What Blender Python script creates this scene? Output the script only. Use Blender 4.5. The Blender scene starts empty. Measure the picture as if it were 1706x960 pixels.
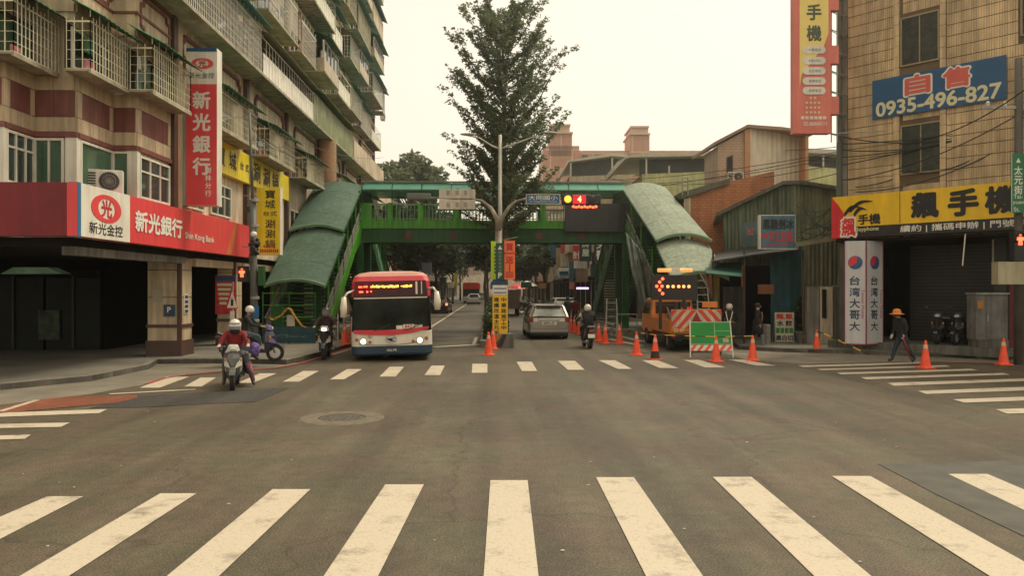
import bpy, math, random
from mathutils import Vector, Matrix
import numpy as np
random.seed(7)
R = math.radians
scene = bpy.context.scene
COL = scene.collection
# ------------------------------------------------------------ camera
H = 2.25; F = 1300.0; YAW = math.atan(35.0/1300.0)
cd = bpy.data.cameras.new('camera'); cam = bpy.data.objects.new('camera', cd); COL.objects.link(cam)
cd.sensor_width = 36; cd.lens = 36*F/1706; cd.clip_end = 2000; cd.clip_start = .1
cam.location = (0, 0, H); cam.rotation_euler = (R(90), 0, -YAW)
scene.camera = cam
scene.view_settings.view_transform = 'Standard'; scene.view_settings.look = 'None'
scene.view_settings.exposure = 0.0; scene.view_settings.gamma = 1
# ------------------------------------------------------------ overcast sky and soft sun (ahead of the camera, high)
SUN_EL, SUN_AZ = R(57), R(62)      # azimuth clockwise from +Y
w = bpy.data.worlds.new('World'); scene.world = w; w.use_nodes = True
nt = w.node_tree; nt.nodes.clear()
sky = nt.nodes.new('ShaderNodeTexSky'); sky.sky_type = 'NISHITA'; sky.sun_disc = False
sky.sun_elevation = SUN_EL; sky.sun_rotation = SUN_AZ; sky.dust_density = 3
b1 = nt.nodes.new('ShaderNodeBackground'); b1.inputs[1].default_value = .05
b2 = nt.nodes.new('ShaderNodeBackground'); b2.inputs[0].default_value = (1.0, .86, .62, 1); b2.inputs[1].default_value = 1.02
ad = nt.nodes.new('ShaderNodeAddShader'); ow = nt.nodes.new('ShaderNodeOutputWorld')
nt.links.new(sky.outputs[0], b1.inputs[0]); nt.links.new(b1.outputs[0], ad.inputs[0]); nt.links.new(b2.outputs[0], ad.inputs[1]); nt.links.new(ad.outputs[0], ow.inputs[0])
sd = bpy.data.lights.new('sun', 'SUN'); so = bpy.data.objects.new('sun', sd); COL.objects.link(so)
sd.energy = 2.3; sd.angle = R(18); sd.color = (1, .9, .68)
sv = Vector((math.sin(SUN_AZ)*math.cos(SUN_EL), math.cos(SUN_AZ)*math.cos(SUN_EL), math.sin(SUN_EL)))
so.rotation_euler = sv.to_track_quat('Z', 'Y').to_euler()
# ------------------------------------------------------------ measuring helpers (metres from pixels of the photograph)
fv = Vector((math.sin(YAW), math.cos(YAW), 0)); rv = Vector((math.cos(YAW), -math.sin(YAW), 0))
def D(px, py, d):                       # point at camera depth d
    return fv*d + rv*((px-853)/F*d) + Vector((0, 0, H-(py-480)/F*d))
def G(px, py, z=0.0): return D(px, py, F*(H-z)/(py-480))
def X0(px, y): return -(818-px)/F*y     # street-frame x of a column of pixels at street distance y
def ZZ(py, y): return H+(480-py)/F*y
# ------------------------------------------------------------ materials
def lin(c):
    c = c/255.0
    return c/12.92 if c <= .04045 else ((c+.055)/1.055)**2.4
def rgb(r, g, b, k=1.0): return (lin(r)*k, lin(g)*k, lin(b)*k)
def M(name, col, rough=.6, metal=0, var=.12, sc=1.5, bump=0, bsc=30, streak=0, emis=0, spec=.4, alpha=1, coat=0, trans=0):
    m = bpy.data.materials.new(name); m.use_nodes = True; n = m.node_tree; p = n.nodes['Principled BSDF']
    p.inputs['Roughness'].default_value = rough; p.inputs['Metallic'].default_value = metal
    p.inputs['Specular IOR Level'].default_value = spec; p.inputs['Coat Weight'].default_value = coat
    tc = n.nodes.new('ShaderNodeTexCoord')
    src = None
    if var > 0:
        nz = n.nodes.new('ShaderNodeTexNoise'); nz.inputs['Scale'].default_value = sc; nz.inputs['Detail'].default_value = 6
        n.links.new(tc.outputs['Object'], nz.inputs['Vector'])
        mx = n.nodes.new('ShaderNodeValToRGB'); e = mx.color_ramp.elements
        e[0].position = .3; e[1].position = .7
        e[0].color = tuple(max(0, c*(1-var)) for c in col)+(1,); e[1].color = tuple(min(1, c*(1+var)) for c in col)+(1,)
        n.links.new(nz.outputs['Fac'], mx.inputs['Fac']); src = mx.outputs['Color']
        if streak > 0:
            mp = n.nodes.new('ShaderNodeMapping'); mp.inputs['Scale'].default_value = (3.5, 3.5, .35)
            n2 = n.nodes.new('ShaderNodeTexNoise'); n2.inputs['Scale'].default_value = 1.6; n2.inputs['Detail'].default_value = 8
            n.links.new(tc.outputs['Object'], mp.inputs['Vector']); n.links.new(mp.outputs[0], n2.inputs['Vector'])
            r2 = n.nodes.new('ShaderNodeValToRGB'); r2.color_ramp.elements[0].position = .42; r2.color_ramp.elements[1].position = .62
            r2.color_ramp.elements[0].color = (1-streak,)*3+(1,); r2.color_ramp.elements[1].color = (1, 1, 1, 1)
            n.links.new(n2.outputs['Fac'], r2.inputs['Fac'])
            mm = n.nodes.new('ShaderNodeMix'); mm.data_type = 'RGBA'; mm.blend_type = 'MULTIPLY'; mm.inputs['Factor'].default_value = 1
            n.links.new(src, mm.inputs[6]); n.links.new(r2.outputs['Color'], mm.inputs[7]); src = mm.outputs[2]
        n.links.new(src, p.inputs['Base Color'])
    else: p.inputs['Base Color'].default_value = tuple(col)+(1,)
    if bump > 0:
        nb = n.nodes.new('ShaderNodeTexNoise'); nb.inputs['Scale'].default_value = bsc; nb.inputs['Detail'].default_value = 4
        n.links.new(tc.outputs['Object'], nb.inputs['Vector'])
        bp = n.nodes.new('ShaderNodeBump'); bp.inputs['Strength'].default_value = bump; bp.inputs['Distance'].default_value = .02
        n.links.new(nb.outputs['Fac'], bp.inputs['Height']); n.links.new(bp.outputs[0], p.inputs['Normal'])
    if emis: p.inputs['Emission Color'].default_value = tuple(col)+(1,); p.inputs['Emission Strength'].default_value = emis
    if alpha < 1: p.inputs['Alpha'].default_value = alpha
    if trans: p.inputs['Transmission Weight'].default_value = trans
    return m
def brickmat(name, c1, c2, mortar, bw, bh, ms=.012, rough=.7, off=.5, axis='xz', streak=.3):
    m = bpy.data.materials.new(name); m.use_nodes = True; n = m.node_tree; p = n.nodes['Principled BSDF']
    p.inputs['Roughness'].default_value = rough
    tc = n.nodes.new('ShaderNodeTexCoord'); sp = n.nodes.new('ShaderNodeSeparateXYZ'); cb = n.nodes.new('ShaderNodeCombineXYZ')
    n.links.new(tc.outputs['Object'], sp.inputs[0])
    a = n.nodes.new('ShaderNodeMath'); a.operation = 'ADD'
    n.links.new(sp.outputs[0], a.inputs[0]); n.links.new(sp.outputs[1], a.inputs[1])
    n.links.new(a.outputs[0], cb.inputs[0]); n.links.new(sp.outputs[2], cb.inputs[1])
    bt = n.nodes.new('ShaderNodeTexBrick'); n.links.new(cb.outputs[0], bt.inputs['Vector'])
    bt.inputs['Color1'].default_value = tuple(c1)+(1,); bt.inputs['Color2'].default_value = tuple(c2)+(1,); bt.inputs['Mortar'].default_value = tuple(mortar)+(1,)
    bt.inputs['Scale'].default_value = 1; bt.inputs['Brick Width'].default_value = bw; bt.inputs['Row Height'].default_value = bh
    bt.inputs['Mortar Size'].default_value = ms; bt.offset = off
    mp = n.nodes.new('ShaderNodeMapping'); mp.inputs['Scale'].default_value = (2, 2, .3)
    n2 = n.nodes.new('ShaderNodeTexNoise'); n2.inputs['Scale'].default_value = 1.2; n2.inputs['Detail'].default_value = 8
    n.links.new(tc.outputs['Object'], mp.inputs['Vector']); n.links.new(mp.outputs[0], n2.inputs['Vector'])
    r2 = n.nodes.new('ShaderNodeValToRGB'); r2.color_ramp.elements[0].position = .38; r2.color_ramp.elements[1].position = .62
    r2.color_ramp.elements[0].color = (1-streak,)*3+(1,); r2.color_ramp.elements[1].color = (1, 1, 1, 1)
    n.links.new(n2.outputs['Fac'], r2.inputs['Fac'])
    mm = n.nodes.new('ShaderNodeMix'); mm.data_type = 'RGBA'; mm.blend_type = 'MULTIPLY'; mm.inputs['Factor'].default_value = 1
    n.links.new(bt.outputs['Color'], mm.inputs[6]); n.links.new(r2.outputs['Color'], mm.inputs[7])
    n.links.new(mm.outputs[2], p.inputs['Base Color'])
    bp = n.nodes.new('ShaderNodeBump'); bp.inputs['Strength'].default_value = .4; bp.inputs['Distance'].default_value = .01; bp.invert = True
    n.links.new(bt.outputs['Fac'], bp.inputs['Height']); n.links.new(bp.outputs[0], p.inputs['Normal'])
    return m
m_white = M('white_paint', (.72, .69, .58), .5, var=.1, streak=.18)
m_cream = M('cream_tile', (.62, .52, .37), .6, var=.15, sc=.8, streak=.3)
m_beige = M('beige_stone_tile', (.55, .43, .28), .55, var=.16, sc=1.2, streak=.3)
m_beige2 = M('weathered_beige_render', (.72, .59, .42), .75, var=.18, sc=.5, streak=.4)
m_brown = M('brown_tile', (.2, .07, .055), .5, var=.2, sc=2, streak=.25)
m_dkbrown = M('dark_brown_metal', (.075, .04, .03), .5, var=.2)
m_dark = M('shade_dark_interior', (.008, .0075, .007), .9, var=.2, spec=.1)  # near-black base puts the interior shade into the colour
m_dark2 = M('shaded_interior_wall', (.02, .018, .015), .9, var=.4, sc=.7, spec=.1)  # slightly lighter tone, interior shade likewise put into the colour
m_conc = M('grey_concrete', (.26, .24, .2), .85, var=.2, sc=1.3, bump=.3, streak=.35)
m_conc2 = M('stained_concrete', (.15, .145, .12), .85, var=.3, sc=1.0, bump=.3, streak=.4)
m_pave = M('pavement_concrete', (.17, .155, .125), .85, var=.22, sc=.7, bump=.4, bsc=20)
m_glass = M('dark_window_glass', (.03, .05, .045), .08, var=.3, sc=.6, spec=.8)
m_gglass = M('green_window_glass', (.06, .12, .07), .1, var=.35, sc=.5, spec=.8)
m_red = M('red_sign_face', (.68, .035, .04), .35, var=.08, streak=.12)
m_redlit = M('red_sign_light_face', (.74, .07, .075), .35, var=.06, streak=.1)
m_wsign = M('white_sign_face', (.78, .74, .63), .4, var=.06, streak=.15)
m_yel = M('yellow_sign_face', (.84, .66, .02), .4, var=.1, streak=.15)
m_blk = M('black_plastic', (.02, .02, .02), .4, var=.2)
m_txtw = M('white_lettering', (.75, .72, .64), .5, var=.04)
m_txtk = M('black_lettering', (.02, .02, .02), .5, var=0)
m_txtr = M('red_lettering', (.5, .03, .03), .5, var=.05)
m_txtb = M('navy_lettering', (.03, .06, .11), .5, var=.05)
m_txty = M('cream_lettering', (.66, .62, .38), .5, var=.04)
m_txtg = M('green_lettering', (.03, .2, .05), .5, var=.05)
m_blue = M('blue_sign_face', (.015, .085, .2), .4, var=.12)
m_steel = M('galvanised_steel', (.38, .37, .33), .45, metal=.5, var=.15, sc=4, streak=.25)
m_cage = M('cage_bar_paint', (.7, .66, .48), .5, var=.2, sc=2)
m_cagew = M('white_bar_paint', (.82, .79, .68), .5, var=.12, sc=2)
m_awg = M('green_corrugated_awning', (.03, .17, .075), .5, var=.3, sc=1.5, streak=.3)
m_awt = M('turquoise_corrugated_awning', (.05, .24, .2), .5, var=.3, sc=1.5, streak=.3)
m_awo = M('mossy_corrugated_awning', (.26, .28, .13), .6, var=.3, sc=1.5, streak=.3)
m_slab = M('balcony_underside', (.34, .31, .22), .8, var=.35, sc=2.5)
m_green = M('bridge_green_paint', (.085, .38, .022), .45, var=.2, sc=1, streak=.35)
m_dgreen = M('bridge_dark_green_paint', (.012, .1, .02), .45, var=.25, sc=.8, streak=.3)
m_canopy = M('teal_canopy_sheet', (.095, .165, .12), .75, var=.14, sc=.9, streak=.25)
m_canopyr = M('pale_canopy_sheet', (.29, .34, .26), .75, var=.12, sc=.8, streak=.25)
m_teal = M('translucent_teal_panel', (.15, .42, .32), .3, var=.1, alpha=.75)
m_rail = M('pale_green_rail_paint', (.2, .33, .2), .5, var=.15)
m_asph = None
m_cone = M('orange_cone_rubber', (.88, .1, .04), .5, var=.12, sc=6)
m_coneb = M('dirty_cone_band', (.62, .42, .3), .5, var=.2)
m_orange = M('truck_orange_paint', (.62, .2, .025), .35, var=.1, coat=.3)
m_tyre = M('tyre_rubber', (.018, .018, .018), .85, var=.2)
m_rim = M('alloy_rim', (.5, .49, .45), .4, metal=.3, var=.1)
m_silver = M('silver_car_paint', (.32, .295, .25), .28, metal=.55, var=.05, coat=.6)
m_wcar = M('white_car_paint', (.62, .6, .53), .3, var=.04, coat=.6)
m_cglass = M('car_glass', (.02, .025, .025), .05, var=0, spec=.9)
m_cglass2 = M('sky_reflection_rear_glass', (.3, .31, .27), .06, metal=.5, var=.5, sc=1.2, spec=.9)  # lighter mottled base paints the sky's reflection into the glass
m_tail = M('red_tail_lamp', (.3, .03, .02), .15, var=.05)
m_tailon = M('lit_tail_lamp', (1, .18, .1), .2, var=0, emis=3)
m_head = M('lit_headlight', (1, .88, .6), .2, var=0, emis=6)
m_lamp = M('clear_lamp_glass', (.5, .5, .45), .1, var=.1)
m_redled = M('red_led', (1, .08, .03), .3, var=0, emis=5)
m_amber = M('amber_led', (1, .42, .04), .3, var=0, emis=5)
m_warm = M('warm_signal_lamp', (1, .4, .04), .3, var=0, emis=2.2)
m_skin = M('skin', (.42, .24, .15), .6, var=.08)
m_hair = M('dark_hair', (.02, .015, .012), .6, var=.2)
m_bark = M('tree_bark', (.075, .055, .04), .9, var=.35, sc=6, bump=.6)
# ------------------------------------------------------------ mesh builder
ORI = {}
class MB:
    def __init__(s): s.v = []; s.f = []
    def add(s, vs, fs, T=None):
        o = len(s.v); s.v += [tuple(T @ Vector(p)) if T is not None else tuple(p) for p in vs]
        s.f += [tuple(i+o for i in f) for f in fs]; return s
    def hexa(s, p, T=None):             # bottom 4 (ccw), top 4
        return s.add(p, [(3, 2, 1, 0), (4, 5, 6, 7), (0, 1, 5, 4), (1, 2, 6, 5), (2, 3, 7, 6), (3, 0, 4, 7)], T)
    def box(s, x0, x1, y0, y1, z0, z1, T=None):
        if x0 > x1: x0, x1 = x1, x0
        if y0 > y1: y0, y1 = y1, y0
        if z0 > z1: z0, z1 = z1, z0
        return s.hexa([(x0, y0, z0), (x1, y0, z0), (x1, y1, z0), (x0, y1, z0), (x0, y0, z1), (x1, y0, z1), (x1, y1, z1), (x0, y1, z1)], T)
    def prism(s, poly, vec, T=None):    # polygon extruded by vec
        n = len(poly); v = Vector(vec); a = [Vector(p) for p in poly]; b = [p+v for p in a]
        return s.add(a+b, [tuple(range(n))[::-1], tuple(range(n, 2*n))]+[(i, (i+1) % n, n+(i+1) % n, n+i) for i in range(n)], T)
    def bar(s, p, q, w=.05, h=None, T=None, up=(0, 0, 1)):
        p = Vector(p); q = Vector(q); h = h or w; d = (q-p).normalized(); u = Vector(up)
        if abs(d.dot(u)) > .98: u = Vector((0, 1, 0))
        a = d.cross(u).normalized()*w/2; b = a.cross(d).normalized()*h/2
        return s.hexa([p-a-b, p+a-b, q+a-b, q-a-b, p-a+b, p+a+b, q+a+b, q-a+b], T)
    def tube(s, p, q, r, n=8, r2=None, T=None): return s.path([p, q], [r, r if r2 is None else r2], n, T)
    def path(s, pts, r, n=8, T=None):
        pts = [Vector(p) for p in pts]; rs = r if isinstance(r, (list, tuple)) else [r]*len(pts); rings = []
        d0 = (pts[1]-pts[0]).normalized(); u = Vector((0, 0, 1)) if abs(d0.z) < .9 else Vector((1, 0, 0)); a = d0.cross(u).normalized()
        for i, p in enumerate(pts):
            d = (pts[min(i+1, len(pts)-1)]-pts[max(i-1, 0)]).normalized()
            a = (a-d*a.dot(d)).normalized(); b = d.cross(a)
            rings.append([p+(a*math.cos(2*math.pi*k/n)+b*math.sin(2*math.pi*k/n))*rs[i] for k in range(n)])
        return s.loft(rings, T)
    def loft(s, rings, T=None, cap=True, closed=True):
        n = len(rings[0]); vs = [p for rg in rings for p in rg]; fs = []
        for i in range(len(rings)-1):
            for k in range(n if closed else n-1):
                j = (k+1) % n; fs.append((i*n+k, i*n+j, (i+1)*n+j, (i+1)*n+k))
        if cap and closed: fs.append(tuple(range(n))[::-1]); fs.append(tuple((len(rings)-1)*n+k for k in range(n)))
        return s.add(vs, fs, T)
    def lathe(s, prof, c=(0, 0, 0), n=16, T=None, cap=True):
        return s.loft([[Vector((c[0]+r*math.cos(2*math.pi*k/n), c[1]+r*math.sin(2*math.pi*k/n), c[2]+z)) for k in range(n)] for r, z in prof], T, cap)
    def ell(s, c, rx, ry, rz, nu=12, nv=8, T=None, v0=-90, v1=90):
        rg = []
        for i in range(nv+1):
            a = R(v0+(v1-v0)*i/nv); cr = max(math.cos(a), .02)
            rg.append([Vector((c[0]+rx*cr*math.cos(2*math.pi*k/nu), c[1]+ry*cr*math.sin(2*math.pi*k/nu), c[2]+rz*math.sin(a))) for k in range(nu)])
        return s.loft(rg, T)
    def build(s, name, mat, parent=None, smooth=False, label=None, kind=None, bevel=0, shift=True):
        o = Vector((0, 0, 0))
        if parent is not None and shift: o = ORI.get(parent.name, o)
        me = bpy.data.meshes.new(name); me.from_pydata([(p[0]-o[0], p[1]-o[1], p[2]-o[2]) for p in s.v], [], s.f)
        me.update()
        if smooth: me.polygons.foreach_set('use_smooth', [True]*len(me.polygons))
        return link(name, me, mat, parent, label, kind, bevel)
def link(name, me, mat, parent=None, label=None, kind=None, bevel=0):
    ob = bpy.data.objects.new(name, me); COL.objects.link(ob)
    if mat is not None:
        for m in (mat if isinstance(mat, (list, tuple)) else [mat]): me.materials.append(m)
    if parent is not None:
        ob.parent = parent
        if parent.name in ORI: ORI[ob.name] = ORI[parent.name]
    if label: ob['label'] = label
    if kind: ob['kind'] = kind
    if bevel:
        b = ob.modifiers.new('Bevel', 'BEVEL'); b.width = bevel; b.segments = 2; b.limit_method = 'ANGLE'
    return ob
def tag(o, label, cat, group=None, kind=None):
    o['label'] = label; o['category'] = cat
    if group: o['group'] = group
    if kind: o['kind'] = kind
    return o
def thing(name, label, cat, loc=(0, 0, 0), rz=0, group=None, world=False):
    o = bpy.data.objects.new(name, None); COL.objects.link(o); o.location = loc; o.rotation_euler = (0, 0, rz)
    if world: ORI[o.name] = Vector(loc)
    return tag(o, label, cat, group)
def dup(root, loc, rz=None, label=None, group=None, scale=None):
    def cp(o, par):
        c = o.copy(); COL.objects.link(c)
        if par is not None: c.parent = par
        for ch in list(o.children): cp(ch, c)
        return c
    r = cp(root, None); r.location = loc
    if rz is not None: r.rotation_euler = (0, 0, rz)
    if scale: r.scale = scale
    if label: r['label'] = label
    if group: r['group'] = group
    return r
def struct(name, mb, mat, **k): return mb.build(name, mat, kind='structure', **k)
_tc = {}
def text(name, s, mat, parent, T, size=1.0, bold=0.0, width=None, height=None, vertical=False, align='CENTER', label=None, depth=.006, gap=1.0):
    """flat lettering laid in the XY plane of matrix T (x right, y up), centred; ORI-aware"""
    body = '\n'.join(s) if vertical else s
    cu = bpy.data.curves.new(name, 'FONT'); cu.body = body; cu.size = 1; cu.align_x = align; cu.space_line = gap
    cu.extrude = 0
    ob = bpy.data.objects.new('tmp', cu); COL.objects.link(ob)
    dg = bpy.context.evaluated_depsgraph_get(); me = bpy.data.meshes.new_from_object(ob.evaluated_get(dg))
    COL.objects.unlink(ob); bpy.data.objects.remove(ob); bpy.data.curves.remove(cu)
    n = len(me.vertices)
    a = np.empty(n*3); me.vertices.foreach_get('co', a); a = a.reshape(-1, 3)
    mn = a.min(0); mxx = a.max(0); c = (mn+mxx)/2; a[:, 0] -= c[0]; a[:, 1] -= c[1]
    sx = sy = size
    if width: sx = width/(mxx[0]-mn[0]); sy = sx
    if height: sy = height/(mxx[1]-mn[1]); sx = sx if width else sy
    a[:, 0] *= sx; a[:, 1] *= sy; a[:, 2] *= size
    polys = [tuple(p.vertices) for p in me.polygons]
    if bold > 0:                      # thicken the strokes with shifted layers, each a hair above the last
        h0 = (a[:, 1].max()-a[:, 1].min())/max(1, len(s) if vertical else 1); bb = bold*h0*1.15; a0 = a; al = [a0]; m_ = 5 if bold < .03 else 9
        for k in range(m_-1): an = 2*math.pi*k/(m_-1); al.append(a0+np.array([bb*math.cos(an), bb*math.sin(an), .0004*(k+1)]))
        a = np.concatenate(al); me.clear_geometry(); me.from_pydata(a.tolist(), [], [tuple(i+n*j for i in p) for j in range(m_) for p in polys])
    Tn = np.array(T); a = a @ Tn[:3, :3].T + Tn[:3, 3]
    if parent is not None and parent.name in ORI: a -= np.array(ORI[parent.name])
    me.vertices.foreach_set('co', a.ravel()); me.update(); me.materials.clear()
    return link(name, me, mat, parent, label)
def frame(o, xdir, ydir=(0, 0, 1)):     # matrix: x along xdir, y along ydir, z outward
    x = Vector(xdir).normalized(); y = Vector(ydir).normalized(); z = x.cross(y).normalized(); y = z.cross(x)
    m = Matrix((x, y, z)).transposed().to_4x4(); m.translation = Vector(o); return m
def TX(T, x, y, z=0): return T @ Matrix.Translation((x, y, z))
# ------------------------------------------------------------ road, markings, pavements
def asphalt(name, col, var=.25, rough=.62):
    m = bpy.data.materials.new(name); m.use_nodes = True; n = m.node_tree; p = n.nodes['Principled BSDF']
    p.inputs['Roughness'].default_value = rough; p.inputs['Specular IOR Level'].default_value = .35
    tc = n.nodes.new('ShaderNodeTexCoord'); L = n.links.new
    a = n.nodes.new('ShaderNodeTexNoise'); a.inputs['Scale'].default_value = .35; a.inputs['Detail'].default_value = 9; a.inputs['Roughness'].default_value = .65
    b = n.nodes.new('ShaderNodeTexNoise'); b.inputs['Scale'].default_value = 55; b.inputs['Detail'].default_value = 3
    mp = n.nodes.new('ShaderNodeMapping'); mp.inputs['Scale'].default_value = (1.1, .12, 1); mp.inputs['Rotation'].default_value = (0, 0, R(-38))
    c = n.nodes.new('ShaderNodeTexNoise'); c.inputs['Scale'].default_value = 1.0; c.inputs['Detail'].default_value = 5
    for q in (a, b): L(tc.outputs['Object'], q.inputs['Vector'])
    L(tc.outputs['Object'], mp.inputs['Vector']); L(mp.outputs[0], c.inputs['Vector'])
    ra = n.nodes.new('ShaderNodeValToRGB'); e = ra.color_ramp.elements; e[0].position = .32; e[1].position = .68
    e[0].color = tuple(x*(1-var) for x in col)+(1,); e[1].color = tuple(x*(1+var) for x in col)+(1,)
    rb = n.nodes.new('ShaderNodeValToRGB'); e = rb.color_ramp.elements; e[0].position = .35; e[1].position = .65
    e[0].color = (.5, .5, .5, 1); e[1].color = (1.45, 1.43, 1.38, 1)
    rc = n.nodes.new('ShaderNodeValToRGB'); e = rc.color_ramp.elements; e[0].position = .38; e[1].position = .6
    e[0].color = (.8, .8, .8, 1); e[1].color = (1.05, 1.05, 1.05, 1)
    L(a.outputs['Fac'], ra.inputs['Fac']); L(b.outputs['Fac'], rb.inputs['Fac']); L(c.outputs['Fac'], rc.inputs['Fac'])
    s = ra.outputs['Color']
    for r in (rb, rc):
        mm = n.nodes.new('ShaderNodeMix'); mm.data_type = 'RGBA'; mm.blend_type = 'MULTIPLY'; mm.inputs['Factor'].default_value = 1
        L(s, mm.inputs[6]); L(r.outputs['Color'], mm.inputs[7]); s = mm.outputs[2]
    # hairline cracks, medium mottling and faint warm/green tint drift of old patched asphalt
    v = n.nodes.new('ShaderNodeTexVoronoi'); v.feature = 'DISTANCE_TO_EDGE'; v.inputs['Scale'].default_value = .22; wv = n.nodes.new('ShaderNodeTexNoise'); wv.inputs['Scale'].default_value = 1.3; wv.inputs['Detail'].default_value = 8
    av = n.nodes.new('ShaderNodeMix'); av.data_type = 'RGBA'; av.blend_type = 'ADD'; av.inputs['Factor'].default_value = .9
    L(tc.outputs['Object'], wv.inputs['Vector']); L(tc.outputs['Object'], av.inputs[6]); L(wv.outputs['Color'], av.inputs[7]); L(av.outputs[2], v.inputs['Vector'])
    rv_ = n.nodes.new('ShaderNodeValToRGB'); e = rv_.color_ramp.elements; e[0].position = .0; e[1].position = .006; e[0].color = (.7, .7, .7, 1); e[1].color = (1, 1, 1, 1); L(v.outputs['Distance'], rv_.inputs['Fac'])
    md = n.nodes.new('ShaderNodeTexNoise'); md.inputs['Scale'].default_value = 5; md.inputs['Detail'].default_value = 8; md.inputs['Roughness'].default_value = .7; L(tc.outputs['Object'], md.inputs['Vector'])
    rm = n.nodes.new('ShaderNodeValToRGB'); e = rm.color_ramp.elements; e[0].position = .3; e[1].position = .7; e[0].color = (.78, .8, .78, 1); e[1].color = (1.2, 1.16, 1.14, 1); L(md.outputs['Fac'], rm.inputs['Fac'])
    tn = n.nodes.new('ShaderNodeTexNoise'); tn.inputs['Scale'].default_value = .8; tn.inputs['Detail'].default_value = 4; L(tc.outputs['Object'], tn.inputs['Vector'])
    rt = n.nodes.new('ShaderNodeValToRGB'); e = rt.color_ramp.elements; e[0].position = .4; e[1].position = .6; e[0].color = (.95, 1.02, .96, 1); e[1].color = (1.06, .98, 1.0, 1); L(tn.outputs['Fac'], rt.inputs['Fac'])
    tx = n.nodes.new('ShaderNodeMapping'); tx.inputs['Scale'].default_value = (1.6, .05, 1); tt = n.nodes.new('ShaderNodeTexNoise'); tt.inputs['Scale'].default_value = 1; tt.inputs['Detail'].default_value = 3
    L(tc.outputs['Object'], tx.inputs['Vector']); L(tx.outputs[0], tt.inputs['Vector']); r5 = n.nodes.new('ShaderNodeValToRGB'); e = r5.color_ramp.elements; e[0].position = .36; e[1].position = .56; e[0].color = (.84, .84, .84, 1); e[1].color = (1.04, 1.04, 1.04, 1); L(tt.outputs['Fac'], r5.inputs['Fac'])
    vo = n.nodes.new('ShaderNodeTexVoronoi'); vo.inputs['Scale'].default_value = .9; vo.inputs['Randomness'].default_value = 1; L(av.outputs[2], vo.inputs['Vector'])
    r6 = n.nodes.new('ShaderNodeValToRGB'); e = r6.color_ramp.elements; e[0].position = .03; e[1].position = .11; e[0].color = (.62, .62, .62, 1); e[1].color = (1, 1, 1, 1); L(vo.outputs['Distance'], r6.inputs['Fac'])
    for r in (rv_, rm, rt, r5, r6):
        mm = n.nodes.new('ShaderNodeMix'); mm.data_type = 'RGBA'; mm.blend_type = 'MULTIPLY'; mm.inputs['Factor'].default_value = 1
        L(s, mm.inputs[6]); L(r.outputs['Color'], mm.inputs[7]); s = mm.outputs[2]
    L(s, p.inputs['Base Color'])
    bp = n.nodes.new('ShaderNodeBump'); bp.inputs['Strength'].default_value = .5; bp.inputs['Distance'].default_value = .01
    L(b.outputs['Fac'], bp.inputs['Height']); L(bp.outputs[0], p.inputs['Normal'])
    return m
def paintmat(name, col):
    m = bpy.data.materials.new(name); m.use_nodes = True; n = m.node_tree; p = n.nodes['Principled BSDF']; L = n.links.new
    p.inputs['Roughness'].default_value = .6
    tc = n.nodes.new('ShaderNodeTexCoord')
    a = n.nodes.new('ShaderNodeTexNoise'); a.inputs['Scale'].default_value = 2.2; a.inputs['Detail'].default_value = 12; a.inputs['Roughness'].default_value = .72
    b = n.nodes.new('ShaderNodeTexNoise'); b.inputs['Scale'].default_value = 40; b.inputs['Detail'].default_value = 5
    for q in (a, b): L(tc.outputs['Object'], q.inputs['Vector'])
    r = n.nodes.new('ShaderNodeValToRGB'); e = r.color_ramp.elements; e[0].position = .3; e[1].position = .47
    e[0].color = tuple(x*.45 for x in col)+(1,); e[1].color = tuple(col)+(1,)
    r2 = n.nodes.new('ShaderNodeValToRGB'); e = r2.color_ramp.elements; e[0].position = .3; e[1].position = .45
    e[0].color = (.72, .72, .7, 1); e[1].color = (1, 1, 1, 1)
    mm = n.nodes.new('ShaderNodeMix'); mm.data_type = 'RGBA'; mm.blend_type = 'MULTIPLY'; mm.inputs['Factor'].default_value = 1
    L(a.outputs['Fac'], r.inputs['Fac']); L(b.outputs['Fac'], r2.inputs['Fac']); L(r.outputs['Color'], mm.inputs[6]); L(r2.outputs['Color'], mm.inputs[7]); L(mm.outputs[2], p.inputs['Base Color'])
    return m
m_asph = asphalt('worn_asphalt', (.108, .093, .067))
m_asphd = asphalt('fresh_dark_asphalt', (.06, .062, .058), .15)
m_rpave = asphalt('red_brown_paving', (.22, .085, .05), .2)
m_paint = paintmat('road_marking_paint', (.54, .47, .36))
m_redpaint = paintmat('red_kerb_line_paint', (.38, .06, .045))
mb = MB(); gx = [-600, -60, -30]+list(range(-24, 25, 4))+[30, 60, 600]; gy = [-300, -40, -10]+list(range(-4, 60, 4))+[80, 140, 300, 1200]
for j in gy:
    for i in gx: mb.v.append((i, j, 0))
for j in range(len(gy)-1):
    for i in range(len(gx)-1):
        a = j*len(gx)+i; mb.f.append((a, a+1, a+1+len(gx), a+len(gx)))
road = struct('road', mb, m_asph)
def sheet(name, pts, z, mat, parent=None, kind=None, label=None, th=.004):
    p = [G(a, b) for a, b in pts]; mbb = MB(); mbb.prism([(q.x, q.y, z-th) for q in p], (0, 0, th))
    return mbb.build(name, mat, parent or road, kind=kind, label=label)
def poly3(p, z0, z1, mb): mb.prism([(q[0], q[1], z0) for q in p], (0, 0, z1-z0))
near = [(79, 138, 829, -222, -116, 960), (267, 327, 824, 37, 118, 960), (454, 517, 817, 281, 367, 960), (642, 706, 809, 541, 631, 960), (817, 879, 802, 806, 897, 960),
        (993, 1056, 797, 1074, 1168, 958), (1187.5, 1252, 796.5, 1351, 1445, 957), (1386, 1450, 795, 1639, 1738, 956), (1580, 1645, 791.5, 1925, 2030, 956)]
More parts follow.
